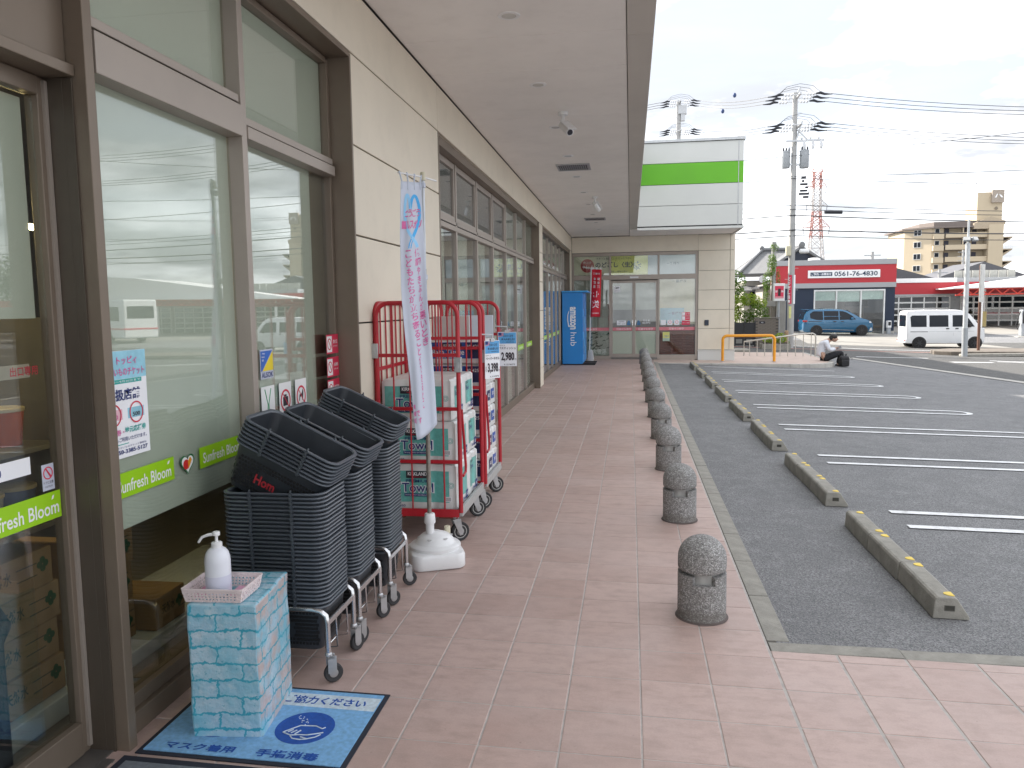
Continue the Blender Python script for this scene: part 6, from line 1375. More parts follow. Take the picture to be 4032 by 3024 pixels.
# ------------------------------------------------------------------ vehicles (built facing +X, wheels on z = 0)
TYRE = M('tyre_rubber', (.015, .015, .016), .8); RIMD = M('dark_rim', (.05, .05, .055), .35, .6); RIMS = M('silver_rim', (.30, .31, .32), .35, .7); CARGL = M('car_glass', (.008, .012, .018), .06, 0, .02, spec=.22); LAMPW = M('headlamp', (.62, .66, .70), .1, 0, .02, coat=.5); LAMPR = M('tail_lamp', (.30, .01, .01), .2, 0, .02, coat=.5); TRIM = M('black_trim', (.015, .015, .016), .55)
def vbody(t, name, mat, st, half, zb):
    """st: (x, roof z, width factor, floor z); half(z) gives the half width of the full section"""
    m = MB(); N = None
    for x, zt, k, zf in st:
        zs = [zf, zf + .03, .42, .62, zb]; zs = [min(q, zt - .10 + .02 * i) for i, q in enumerate(zs)]
        top = [zb + (zt - zb) * f for f in (.35, .7, .88, .96)] if zt > zb + .15 else [zt - .06, zt - .04, zt - .025, zt - .01]
        sec = [(0, zf)] + [((half(zs[0]) - .07) * k, zs[0])] + [(half(z) * k, z) for z in zs[1:] + top] + [((half(zt) - .12) * k, zt - .006), (0, zt)]
        ring = [(x, -y, z) for y, z in sec] + [(x, y, z) for y, z in reversed(sec[1:-1])]
        if N is None: N = len(ring)
        m.v += ring
    for i in range(len(st) - 1):
        for k in range(N): m.f.append((i * N + k, i * N + (k + 1) % N, (i + 1) * N + (k + 1) % N, (i + 1) * N + k))
    m.f.append(tuple(reversed(range(N)))); m.f.append(tuple((len(st) - 1) * N + k for k in range(N))); return m.build(name, mat, t, 38)
def side_poly(t, name, mat, pts, half, k=1.0, off=.004, th=.012, both=True):
    out_ = None
    for s_ in ((-1, 1) if both else (-1,)):
        m = MB(); n = len(pts)
        m.v = [(x, s_ * (half(z) * k + off), z) for x, z in pts] + [(x, s_ * (half(z) * k + off - th), z) for x, z in pts]
        m.f = [tuple(range(n)), tuple(reversed(range(n, 2 * n)))] + [(i, (i + 1) % n, n + (i + 1) % n, n + i) for i in range(n)]; out_ = m.build(name, mat, t)
    return out_
def wheels(t, xs_, half, r, w, rim):
    for x in xs_:
        for s_ in (-1, 1):
            y = s_ * (half - w / 2 + .01)
            a = MB(); a.lathe([(r * 1.13, -.01), (r * 1.13, .02)], (x, s_ * half - (.0 if s_ < 0 else .0) + s_ * .006, r * 1.02), 26, 'y'); a.build('wheel_arch', TRIM, t)
            q = MB(); q.lathe([(r * .66, -w / 2), (r * .92, -w / 2 - .005), (r, -w / 2 + .025), (r, w / 2 - .025), (r * .92, w / 2 + .005), (r * .66, w / 2)], (x, y + s_ * .035, r), 28, 'y'); wh = q.build('wheel', TYRE, t, 40)
            q = MB(); q.lathe([(.02, -w / 2 - .012), (.06, -w / 2 - .012), (r * .2, -w / 2 + .02), (r * .6, -w / 2 + .01), (r * .66, -w / 2 - .004), (r * .66, w / 2 + .004), (r * .6, w / 2 - .01), (r * .2, w / 2 - .02), (.06, w / 2 + .012), (.02, w / 2 + .012)], (x, y + s_ * .035, r), 24, 'y'); q.build('rim', rim, wh, 40)
            q = MB()
            for k in range(7): a_ = 2 * PI * k / 7; q.bar((x + .05 * math.cos(a_), y + s_ * (.035 + w / 2), r + .05 * math.sin(a_)), (x + r * .62 * math.cos(a_), y + s_ * (.035 + w / 2), r + r * .62 * math.sin(a_)), .03, .02)
            q.build('spokes', RIMS if rim is RIMS else RIMD, wh)
# white kei van on the street
van = thing('parked_van', 'white boxy minivan with dark windows stopped on the street', 'van', (0, 0, 0)); VW = M('van_white', (.74, .75, .76), .22, 0, .02, 3, coat=.5)
vh = lambda z: .66 + .05 * min(1, max(0, (z - .2) / .3)) if z < 1.0 else .71 - .115 * min(1, (z - 1.0) / .78) ** 1.2
VST = [(0, 1.70, .95, .34), (.03, 1.80, .985, .27), (.12, 1.845, 1, .25), (.8, 1.865, 1, .24), (2.2, 1.855, 1, .24), (2.52, 1.80, 1, .24), (2.72, 1.66, .995, .24), (2.95, 1.36, .985, .24), (3.12, 1.10, .97, .24), (3.28, .98, .95, .25), (3.37, .86, .90, .27), (3.395, .62, .86, .32)]
vbody(van, 'body', VW, VST, vh, 1.02)
side_poly(van, 'window', CARGL, [(.18, 1.05), (.86, 1.05), (.86, 1.60), (.24, 1.60), (.15, 1.52)], vh); side_poly(van, 'window', CARGL, [(.98, 1.05), (1.80, 1.05), (1.80, 1.60), (.98, 1.60)], vh); side_poly(van, 'window', CARGL, [(1.98, 1.05), (2.92, 1.05), (2.70, 1.40), (2.54, 1.57), (2.40, 1.60), (1.98, 1.60)], vh)
for pts in ([(1.96, 1.6), (1.99, 1.6), (1.99, .95), (1.96, .95)],): side_poly(van, 'pillar', TRIM, [(2.52, 1.04), (2.56, 1.04), (2.56, 1.58), (2.52, 1.58)], vh, 1, .006)
for x in (.93, 1.90): side_poly(van, 'door_gap', TRIM, [(x, .36), (x + .012, .36), (x + .012, 1.64), (x, 1.64)], vh, 1, .003, .005)
side_poly(van, 'slide_rail', M('rail_grey', (.30, .30, .31), .5), [(.16, .80), (.92, .80), (.92, .845), (.16, .845)], vh, 1, .004); side_poly(van, 'crease', M('crease_grey', (.45, .46, .47), .4), [(.95, .825), (2.9, .825), (2.9, .838), (.95, .838)], vh, 1, .002, .004)
for x in (1.70, 2.10): side_poly(van, 'door_handle', TRIM, [(x, .94), (x + .13, .94), (x + .13, .99), (x, .99)], vh, 1, .02, .03)
side_poly(van, 'fuel_flap', M('crease_grey'), [(2.02, .62), (2.03, .62), (2.03, .78), (2.02, .78)], vh, 1, .002, .004)
wheels(van, (.56, 2.96), .70, .275, .15, RIMD)
m = MB(); m.box(-.012, .005, -.52, .52, 1.06, 1.62); m.build('rear_window', CARGL, van, None, .01); m = MB(); m.box(-.05, .06, -.68, .68, .28, .46); m.build('rear_bumper', VW, van, None, .03, 3)
for s_ in (-1, 1): MB().box(-.06, -.045, s_ * .58 - .07, s_ * .58 + .07, .37, .44).build('tail_light', LAMPR, van); MB().box(3.25, 3.37, s_ * .52 - .13, s_ * .52 + .13, .78, .98).build('headlight', LAMPW, van, None, .03); m = MB(); m.box(2.62, 2.74, s_ * .78 - .07, s_ * .78 + .07, 1.02, 1.20); m.build('mirror', TRIM, van, None, .02)
MB().box(-.056, -.051, -.17, .17, .335, .36).build('plate_light', TRIM, van); MB().box(-.057, -.0505, -.165, .165, .37, .44).build('number_plate', M('plate_yellow', (.65, .62, .40), .5), van)
m = MB(); m.v = [(2.56, -.56, 1.76), (2.56, .56, 1.76), (3.11, .66, 1.13), (3.11, -.66, 1.13)]; m.f = [(0, 1, 2, 3)]; o = m.build('windscreen', CARGL, van); k = o.modifiers.new('t', 'SOLIDIFY'); k.thickness = .02; k.offset = 0
m = MB(); m.box(3.36, 3.40, -.5, .5, .45, .72); m.build('grille', TRIM, van, None, .01)
van.location = (13.15, 40.7, tz(14.5, 40.2) - .02); van.rotation_euler = (0, 0, rad(-2)); van.scale = (1.02, 1, 1)
# blue minivan before the shop
car = thing('parked_car', 'bright blue compact minivan parked facing right before the dark shop', 'car', (0, 0, 0)); CBL = M('car_blue', (.014, .105, .21), .22, .15, .03, 3, coat=.8)
ch = lambda z: .72 + .125 * min(1, max(0, (z - .2) / .35)) if z < .95 else .845 - .19 * min(1, (z - .95) / .7) ** 1.1
CST = [(0, .78, .80, .36), (.03, 1.0, .90, .28), (.10, 1.30, .955, .22), (.28, 1.56, .98, .20), (.6, 1.645, 1, .19), (1.5, 1.68, 1, .19), (2.2, 1.655, 1, .19), (2.6, 1.58, 1, .19), (3.0, 1.37, 1, .19), (3.42, 1.10, .99, .19), (3.8, 1.0, .96, .19), (4.05, .90, .90, .20), (4.2, .74, .80, .22), (4.245, .55, .72, .26)]
vbody(car, 'body', CBL, CST, ch, .95)
side_poly(car, 'window', CARGL, [(.42, 1.10), (.80, .99), (1.18, .98), (1.18, 1.52), (.62, 1.53), (.40, 1.38)], ch); side_poly(car, 'window', CARGL, [(1.24, .98), (2.12, .98), (2.12, 1.53), (1.24, 1.54)], ch); side_poly(car, 'window', CARGL, [(2.18, .98), (3.16, 1.0), (2.95, 1.22), (2.62, 1.43), (2.40, 1.51), (2.18, 1.53)], ch)
side_poly(car, 'slide_rail', TRIM, [(.30, .885), (1.1, .895), (1.1, .93), (.30, .92)], ch); side_poly(car, 'sill', M('sill_blue', (.008, .05, .12), .4), [(.95, .25), (3.0, .25), (3.0, .33), (.95, .38)], ch, 1, .006); side_poly(car, 'sill_trim', M('silver_trim', (.55, .56, .58), .25, .7), [(1.0, .40), (3.05, .31), (3.05, .345), (1.0, .435)], ch, 1, .010)
for x in (1.20, 2.15): side_poly(car, 'door_gap', TRIM, [(x, .35), (x + .01, .35), (x + .01, .97), (x, .97)], ch, 1, .003, .005)
for x in (1.78, 2.24): side_poly(car, 'door_handle', TRIM, [(x, .86), (x + .20, .86), (x + .18, .905), (x + .02, .905)], ch, 1, .02, .03)
wheels(car, (.80, 3.52), .83, .315, .19, RIMD)
for s_ in (-1, 1):
    m = MB(); m.box(-.02, .24, s_ * .74 - .10, s_ * .74 + .085, .86, .98); m.build('tail_light', LAMPR, car, None, .03); m = MB(); m.prism([(3.62, .86), (4.08, .76), (4.10, .84), (3.85, .93)], 'y', s_ * .72 - .06, s_ * .72 + .075); m.build('headlight', LAMPW, car, None, .02); m = MB(); m.box(2.82, 2.98, s_ * .90 - .09, s_ * .90 + .09, 1.0, 1.14); m.build('mirror', CBL, car, None, .03)
    m = MB(); m.prism([(3.95, .30), (4.16, .30), (4.10, .52)], 'y', s_ * .70 - .05, s_ * .70 + .06); m.build('fog_trim', M('silver_trim'), car)
m = MB(); m.box(.08, .36, -.60, .60, 1.625, 1.66); m.build('spoiler', CBL, car, None, .02); m = MB(); m.v = [(.02, -.60, 1.02), (.02, .60, 1.02), (.20, .52, 1.50), (.20, -.52, 1.50)]; m.f = [(0, 1, 2, 3)]; o = m.build('rear_window', CARGL, car); k = o.modifiers.new('t', 'SOLIDIFY'); k.thickness = .06; k.offset = 0
m = MB(); m.v = [(2.66, -.60, 1.555), (2.66, .60, 1.555), (3.40, .70, 1.11), (3.40, -.70, 1.11)]; m.f = [(0, 1, 2, 3)]; o = m.build('windscreen', CARGL, car); k = o.modifiers.new('t', 'SOLIDIFY'); k.thickness = .05; k.offset = 0
m = MB(); m.box(4.18, 4.26, -.5, .5, .35, .55); m.build('grille', TRIM, car, None, .02)
car.location = (10.68, 51.9, tz(12.7, 51.2) - .01); car.scale = (.985, 1, 1)
# white bus seen only as a reflection beyond the right edge
bus = thing('bus', 'white city bus standing beyond the right edge, seen in the shop glass', 'bus', (0, 0, 0)); m = MB(); m.box(0, 10, -1.2, 1.2, .35, 3.0); m.build('body', VW, bus, None, .12, 3)
m = MB(); m.box(-.01, .02, -.95, .95, 1.7, 2.55); m.build('rear_window', CARGL, bus, None, .02)
for k in range(6): MB().box(.6 + k * 1.5, 1.9 + k * 1.5, -1.215, 1.215, 1.55, 2.5).build('window', CARGL, bus)
MB().box(-.015, 10.01, -1.21, 1.21, .95, 1.05).build('red_stripe', REDST, bus); wheels(bus, (2.2, 7.6), 1.2, .48, .28, RIMS); bus.location = (29.5, 49.5, tz(33, 49) + 0); bus.rotation_euler = (0, 0, rad(28))

# ------------------------------------------------------------------ buildings across the street
RIBN = wave_mat('navy_ribbed_siding', (.010, .020, .045), (.022, .038, .070), 10, 'X', .5, .1, .6); REDS = M('red_fascia', (.42, .022, .032), .5, 0, .04, .6); GREYF = M('grey_fascia', (.33, .34, .35), .5, .1, .04, .5); WFR = M('white_window_frame', (.66, .67, .66), .4)
sp = thing('car_shop', 'low navy shop with red fascia and a phone number board', 'shop building', (13.2, 54, -.6)); SY = 54.0; zb_ = -.62
bx('wall', RIBN, sp, 10.62, 11.90, SY, SY + .2, -.32, 2.50); bx('wall', RIBN, sp, 16.33, 16.92, SY, SY + .2, -.32, 2.50); bx('wall', RIBN, sp, 11.91, 16.32, SY, SY + .2, 2.40, 2.50); bx('plinth', CONC_L, sp, 10.6, 11.92, SY - .03, SY + .2, -.8, -.325); bx('plinth', CONC_L, sp, 16.3, 16.94, SY - .03, SY + .2, -.8, -.325)
bx('wall', RIBN, sp, 16.70, 16.92, SY + .21, SY + 9, -.8, 2.5); bx('wall', RIBN, sp, 9.62, 9.8, SY + .21, SY + 1.5, -.8, 2.5); bx('wall', INT, sp, 11.0, 16.9, SY + 6, SY + 6.2, -.8, 2.5); bx('floor', M('interior_floor'), sp, 9.7, 16.7, SY + .2, SY + 6, -.8, -.6)
bx('wall', RIBN, sp, 9.5, 10.61, SY + .02, SY + .2, -.8, 2.50)
bx('fascia', GREYF, sp, 9.42, 16.95, SY - .12, SY + 1.6, 2.51, 2.83, .01); bx('fascia', REDS, sp, 9.42, 16.94, SY - .10, SY + 1.59, 2.832, 3.985); bx('fascia', GREYF, sp, 9.40, 16.96, SY - .14, SY + 1.6, 3.99, 4.33, .01)
bx('sign_board', WHITE, sp, 11.47, 15.93, SY - .17, SY - .101, 3.16, 3.66, .01); bx('sign_plate', M('sign_navy', (.010, .035, .075), .5), sp, 11.62, 12.98, SY - .178, SY - .1705, 3.29, 3.53)
letter('ご予約・お問合せ', (12.30, SY - .182, 3.41), FX, FZ, PAPER, sp, 1.24, .16, .03); letter('0561-76-4830', (14.44, SY - .176, 3.415), FX, FZ, M('sign_navy'), sp, 2.66, .30, .02)
w = bx('window', WFR, sp, 11.905, 16.325, SY - .03, SY + .08, 2.30, 2.398)
for x in (11.905, 13.28, 14.80, 16.24): bx('mullion', WFR, w, x, x + .085, SY - .025, SY + .08, -.60, 2.299)
bx('sill', WFR, w, 11.99, 16.24, SY - .02, SY + .08, -.62, -.52)
for x0, x1 in ((11.99, 13.28), (13.365, 14.80), (14.885, 16.24)): bx('pane', GLASS, w, x0, x1, SY + .03, SY + .036, -.519, 2.299); bx('blind', M('pale_blind', (.42, .56, .55), .7), w, x0 + .02, x1 - .02, SY + .12, SY + .125, (1.70, 1.62, 1.74)[int(x0 > 12) + int(x0 > 14)], 2.29)
for i, (x0, x1, z) in enumerate(((12.2, 13.7, 1.25), (13.4, 14.7, 1.05), (14.7, 16.2, 1.2), (14.6, 16.2, .3))): bx('shelf', M('shelf_board'), sp, x0, x1, SY + 3, SY + 3.4, z, z + .06)
for k in range(16): bx('tyre_stack', RUBBER, sp, 14.75 + .09 * k, 14.80 + .09 * k, SY + 3.1, SY + 3.5, 1.27, 1.72)
bx('counter', M('counter_pale', (.40, .38, .34), .5), sp, 12.2, 14.6, SY + 2, SY + 2.6, -.6, .35)
bx('roof', ROOFM, sp, 10.6, 16.8, SY + 1.61, SY + 9, 4.1, 4.25)
cap = MB().lathe([(.35, 4.33), (.40, 4.40), (.38, 4.52), (.2, 4.56)], (12.2, SY + 1.5, 0), 18); cap.build('roof_vent', WHITEP, sp, 40)
bt_ = thing('drink_stand', 'small pale service machine by the right corner of the navy shop', 'machine', (16.5, 53.6, -.6)); bx('cabinet', WHITEP, bt_, 16.38, 16.62, 53.5, 53.85, -.10, .35, .02); bx('leg', GREYM, bt_, 16.40, 16.60, 53.55, 53.8, -.62, -.101); bx('panel', TRIM, bt_, 16.42, 16.58, 53.49, 53.499, .05, .28)
# workshop with roller doors
gr = thing('workshop', 'long low workshop with red fascia and gridded glass roller doors', 'workshop building', (24, 64, -.6)); GY = 64
bx('fascia', REDS, gr, 17.0, 24.38, GY - .06, GY + 8, 2.10, 2.97); bx('fascia', WHITE, gr, 17.0, 24.4, GY - .12, GY + 8, 2.975, 3.30, .01); bx('fascia', GREYF, gr, 17.0, 24.4, GY - .1, GY + 8, 1.97, 2.095)
bx('wall', M('grey_wall', (.28, .29, .30), .6), gr, 24.05, 24.7, GY, GY + .4, -.9, 1.965); bx('wall', M('grey_wall'), gr, 24.4, 60, GY, GY + .4, 1.9, 3.3); bx('wall', INT, gr, 17, 60, GY + 6, GY + 6.2, -.9, 3.2); bx('floor', M('interior_floor'), gr, 17, 60, GY + .3, GY + 6, -.9, -.42); bx('fascia', REDS, gr, 24.4, 60, GY - .05, GY - .001, 2.10, 2.97)
for k in range(7): bx('parapet_panel', M('parapet_panel', (.36, .36, .33), .6), gr, 24.45 + .62 * k, 25.0 + .62 * k, GY + .5, GY + .56, 3.3, 3.85)
GR = M('door_grid_white', (.62, .63, .62), .45); pm = MB().box(-.5, .5, -.004, .004, -.5, .5).mesh('pane', GLASS_D)
def roller(x0, x1, nx_, nz_, z0, z1):
    m = MB(); pw = (x1 - x0) / nx_; phh = (z1 - z0) / nz_
    for i in range(nx_ + 1): m.box(x0 + i * pw - .045, x0 + i * pw + .045, GY, GY + .07, z0, z1)
    for j in range(nz_ + 1): m.box(x0, x1, GY + .002, GY + .068, z0 + j * phh - .055, z0 + j * phh + .055)
    d = m.build('roller_door', GR, gr)
    for i in range(nx_):
        for j in range(nz_):
            o = link('pane', pm, d); o.location = Vector((x0 + (i + .5) * pw, GY + .03, z0 + (j + .5) * phh)) - base(d); o.scale = (pw - .09, 1, phh - .11)
roller(17.6, 24.0, 7, 5, -.40, 1.93)
for x in (24.8, 30.6, 36.4): roller(x, x + 5.4, 6, 5, -.40, 1.88)
for i in range(5): m = MB(); m.tube([(18.2 + 1.1 * i + .42 * math.cos(a), GY + 1.5, 1.05 + .24 * math.sin(a)) for a in [PI * k / 8 for k in range(9)]], .04, 6); m.build('tyre_rack', RUBBER if i % 2 else WHITEP, gr, 50)
for x in (24.45, 25.9): MB().box(x, x + .12, GY - 1.2, GY - 1.08, -.6, 2.5).build('post', WHITEP, gr); MB().box(x - .08, x + .2, GY - 1.28, GY - 1.0, -.6, .75).build('post_guard', M('guard_yellow', (.62, .50, .22), .6), gr)
# canopy with the red truss
cn = thing('filling_canopy', 'white roofed canopy on a red open truss at the right edge', 'canopy', (30, 59, -.6)); CR = M('truss_red', (.62, .05, .03), .5)
A = Matrix.Translation((22.65, 60, 0)) @ Matrix.Rotation(rad(-4), 4, 'Z')
def cxf(mb): mb.xf(A); return mb
cxf(MB().prism([(0, 2.42), (26, 2.62), (26, 2.74), (0, 2.50)], 'y', 0, 9)).build('eave', WHITE, cn); cxf(MB().prism([(.3, 2.501), (26, 2.741), (26, 4.9), (14, 4.3)], 'y', .4, 8.6)).build('roof', WHITE, cn)
cxf(MB().prism([(.3, 1.93), (26, 2.10), (26, 2.18), (.3, 2.01)], 'y', .3, .42)).build('truss_chord', CR, cn); cxf(MB().prism([(.3, 2.34), (26, 2.54), (26, 2.615), (.3, 2.415)], 'y', .3, .42)).build('truss_chord', CR, cn)
for k in range(26): x = .5 + k * .95; dz = x * .0068; cxf(MB().bar((x, .36, 2.0 + dz), (x + .42, .36, 2.36 + dz), .07)).build('truss_web', CR, cn); cxf(MB().bar((x + .5, .36, 2.36 + dz), (x + .9, .36, 2.0 + dz), .07)).build('truss_web', CR, cn)
for x in (1.9, 12, 22): cxf(MB().box(x, x + .2, .28, .48, -.9, 1.95)).build('column', WHITEP, cn)
pu = thing('fuel_pump', 'pale fuel dispenser with a coiled hose at the right edge', 'fuel pump', (22.9, 50, -.45)); bx('cabinet', GREYM, pu, 22.66, 23.0, 49.8, 50.2, -.55, 1.0, .03); bx('display', TRIM, pu, 22.70, 22.96, 49.785, 49.799, .2, .9); MB().tube([(22.6, 49.9, .9), (22.45, 49.85, .5), (22.35, 49.85, .1), (22.48, 49.85, -.15), (22.58, 49.9, .2)], .03, 6).build('hose', RUBBER, pu, 50); bx('base', CONC_L, pu, 22.3, 24.5, 49.4, 50.6, -.75, -.55, .02)
# tiled roof house, wall, gate, fence, sign
ho = thing('tiled_house', 'old house with grey tiled gable roofs behind the ivy pole', 'house', (10.5, 62, -.5)); KAW = wave_mat('roof_tiles', (.10, .105, .11), (.22, .225, .23), 9, 'X', .45, 0, .7); HW = M('house_wall', (.32, .30, .26), .8); HD = M('house_dark', (.025, .032, .05), .7)
bx('wall', HW, ho, 8.6, 13.6, 62.2, 69, -.6, 3.3)
m = MB(); m.v = [(8.1, 61.2, 3.75), (12.0, 61.2, 3.75), (12.0, 65.2, 5.75), (10.2, 65.2, 5.75), (8.1, 61.2, 3.68), (12.0, 61.2, 3.68)]; m.poly([(8.1, 61.2, 3.80), (12.2, 61.2, 3.80), (12.2, 65.0, 5.70), (10.4, 65.0, 5.70)]); m.poly([(8.1, 61.2, 3.80), (10.4, 65.0, 5.70), (8.1, 69.5, 3.8)]); m.poly([(12.2, 69.5, 3.8), (8.1, 69.5, 3.8), (10.4, 65, 5.7), (12.2, 65, 5.7)]); m.v = m.v[6:]; m.f = [tuple(i - 6 for i in f) for f in m.f]; o = m.build('roof', KAW, ho); k = o.modifiers.new('t', 'SOLIDIFY'); k.thickness = .14
MB().tube([(10.35, 65, 5.78), (12.9, 65, 5.78)], .16, 8).build('ridge', M('ridge_tile', (.13, .135, .14), .5), ho, 50); MB().tube([(8.1, 61.2, 3.88), (10.35, 65, 5.78)], .11, 8).build('ridge', M('ridge_tile'), ho, 50)
bx('gable_wall', HD, ho, 11.2, 13.4, 60.6, 66, 3.0, 4.6); m = MB(); m.poly([(10.9, 60.3, 4.55), (12.35, 60.3, 5.55), (12.35, 67, 5.55), (10.9, 67, 4.55)]); m.poly([(12.35, 60.3, 5.55), (14.2, 60.3, 4.35), (14.2, 67, 4.35), (12.35, 67, 5.55)]); o = m.build('roof', KAW, ho); k = o.modifiers.new('t', 'SOLIDIFY'); k.thickness = .16
MB().prism([(11.1, 4.6), (12.35, 5.42), (13.7, 4.6)], 'y', 60.7, 60.9).build('gable_wall', HD, ho); MB().tube([(12.35, 60.2, 5.68), (12.35, 67, 5.68)], .17, 8).build('ridge', M('ridge_tile'), ho, 50); MB().ell((12.35, 60.2, 5.78), (.24, .12, .24), 10, 6).build('ridge_end', M('ridge_tile'), ho, 50); MB().ell((10.3, 65, 5.9), (.2, .15, .2), 10, 6).build('ridge_end', M('ridge_tile'), ho, 50)
for x in (9.0, 9.9): f_ = bx('window', M('house_frame', (.18, .16, .14), .5), ho, x, x + .75, 62.12, 62.19, 1.3, 2.6); bx('pane', CARGL, f_, x + .06, x + .69, 62.10, 62.119, 1.36, 2.54)
m = MB(); m.poly([(8.3, 61.3, 2.55), (11.3, 61.3, 2.55), (11.3, 62.3, 2.95), (8.3, 62.3, 2.95)]); o = m.build('lower_roof', KAW, ho); k = o.modifiers.new('t', 'SOLIDIFY'); k.thickness = .1
sd_ = MB(); sd_.lathe([(.02, 0), (.2, .05), (.27, .12)], (0, 0, 0), 16, 'y'); sd_.xf(Matrix.Translation((9.6, 60.6, 3.35)) @ Matrix.Rotation(rad(200), 4, 'Z')); o = sd_.build('satellite_dish', WHITEP, ho, 50)
bx('annex_wall', HW, ho, 9.3, 10.9, 58, 61.5, -.5, 2.9); m = MB(); m.poly([(9.0, 57.7, 2.7), (11.1, 57.7, 3.5), (11.1, 62, 3.5), (9.0, 62, 2.7)]); o = m.build('annex_roof', M('annex_roof_dark', (.05, .05, .055), .5), ho); k = o.modifiers.new('t', 'SOLIDIFY'); k.thickness = .12
gt = thing('entrance_gate', 'black metal double gate between bushes and brick wall', 'gate', (4.75, 34, -.25)); bx('panel', M('black_gate', (.012, .013, .016), .5), gt, 4.34, 4.72, 34, 34.05, -.15, .79); bx('panel', M('black_gate'), gt, 4.75, 5.14, 34, 34.05, -.15, .79)
for x in (4.33, 4.73, 5.14): bx('post', M('black_gate'), gt, x, x + .05, 33.97, 34.08, -.3, .84)
for x in (4.40, 4.82): bx('opening', M('gate_gap', (.20, .20, .19), .7), gt, x, x + .25, 33.99, 33.999, -.08, .10)
bw = thing('brick_wall', 'grey brown brick garden wall with a name plate', 'wall', (5.8, 35, -.2)); BRK = M('grey_brick', (.165, .145, .125), .85, 0, .22, 3, .3, 60); bm_ = MB().box(-.104, .104, -.07, .07, -.029, .029).mesh('brick', BRK); bx('mortar', M('dark_mortar', (.10, .09, .08), .9), bw, 5.31, 6.29, 34.94, 35.06, -.35, .93)
for j in range(19):
    for i in range(5):
        x = 5.415 + i * .2165 - (.108 if j % 2 else 0)
        if x > 5.31 and x < 6.27: o = link('brick', bm_, bw); o.location = Vector((x, 35, -.27 + j * .064)) - base(bw)
bx('coping', M('grey_coping', (.20, .18, .16), .8), bw, 5.29, 6.31, 34.9, 35.1, .945, .985, .005); bx('name_plate', INK, bw, 5.48, 5.72, 34.915, 34.928, .72, .82); letter('43', (5.60, 34.913, .77), FX, FZ, PAPER, bw, .08, .05)
fc = thing('panel_fence', 'grey corrugated metal fence panels beside the utility pole', 'fence', (6.5, 37, -.2)); FCM = M('fence_grey', (.30, .29, .27), .6, 0, .1, 4); FCD = M('fence_brown', (.17, .145, .11), .7, 0, .15, 4)
for k in range(5): bx('panel', FCD, fc, 6.15 + k * .075, 6.215 + k * .075, 37, 37.03 + .015 * (k % 2), -.4, 1.45)
for k in range(6): bx('panel', FCM, fc, 6.53 + k * .07, 6.592 + k * .07, 36.9, 36.94 + .015 * (k % 2), -.4, 1.68)
bx('rail', FCM, fc, 6.13, 6.52, 36.96, 36.999, 1.46, 1.70)
rs = thing('shop_sign', 'small red and white street sign board beside the utility pole', 'sign', (6.45, 36, 1.6)); q = Matrix.Translation((6.24, 36.0, 0)) @ Matrix.Rotation(rad(14), 4, 'Z')
m = MB().box(0, .49, -.06, .06, 1.68, 2.45); m.xf(q); m.build('case', WHITEP, rs, None, .015); m = MB().box(.03, .43, -.066, -.061, 1.80, 2.34); m.xf(q); m.build('face', REDST, rs); m = MB().box(.17, .29, -.070, -.0665, 1.90, 2.22); m.xf(q); m.build('picture', TRIM, rs)
m = MB(); add_text(m, '洗車', (.09, -.072, 2.1), FX, FZ, .1, .1, .02); add_text(m, '車検', (.36, -.072, 2.1), FX, FZ, .1, .1, .02); m.box(.04, .42, -.0705, -.067, 1.84, 1.86); m.xf(q); m.build('lettering', PAPER, rs); MB().tube([(6.47, 36.1, -.3), (6.47, 36.1, 1.7)], .05, 8).build('post', GREYM, rs, 50)
sp2 = thing('stone_post', 'short tan stone post beside the grey fence', 'post', (6.42, 33.9, -.3)); MB().tube([(6.42, 33.9, -.35), (6.42, 33.9, .40)], .085, 12).build('post', M('tan_stone', (.32, .22, .14), .8, 0, .15, 8), sp2, 50); MB().lathe([(.085, .40), (.06, .45), (.01, .46)], (6.42, 33.9, 0), 12).build('cap', M('tan_stone'), sp2, 50)
pl = thing('flower_bed', 'low concrete planter box with small green shrubs before the brick wall', 'planter', (5.6, 32.6, -.25)); bx('box', CONC, pl, 5.2, 6.3, 32.3, 33.0, -.35, -.02, .01); bx('soil', M('soil', (.05, .035, .025), .95), pl, 5.26, 6.24, 32.36, 32.94, -.019, .01)
mh = MB().box(3.0, 4.1, 27.9, 28.6, -.2, .02); o = mh.build('kerb_ramp', CONC, None, None, .04); tag(o, 'grey concrete kerb ramp block behind the steel handrail', 'kerb ramp')

# ------------------------------------------------------------------ plants
def leaves(name, mat, parent, blobs, n, size, seed, flat=.0):
    r = random.Random(seed); m = MB(); tot = sum(b[1][0] * b[1][1] * b[1][2] for b in blobs) ** 1
    for c, e in blobs:
        k = max(20, int(n * (e[0] * e[1] * e[2]) / tot))
        for _ in range(k):
            while True:
                d = Vector((r.uniform(-1, 1), r.uniform(-1, 1), r.uniform(-1, 1)))
                if .05 < d.length <= 1: break
            d = d.normalized() * (.55 + .5 * r.random() ** .6 if r.random() < .8 else r.random()); p = Vector((c[0] + d.x * e[0], c[1] + d.y * e[1], c[2] + d.z * e[2]))
            a = Vector((r.gauss(0, 1), r.gauss(0, 1), r.gauss(0, .6))).normalized(); b = a.cross(Vector((r.gauss(0, 1), r.gauss(0, 1), r.gauss(0, 1)))).normalized(); s_ = size * r.uniform(.6, 1.3)
            m.poly([tuple(p - a * s_), tuple(p + b * s_ * .5), tuple(p + a * s_), tuple(p - b * s_ * .5)])
    return m.mesh(name, mat, base(parent)), m
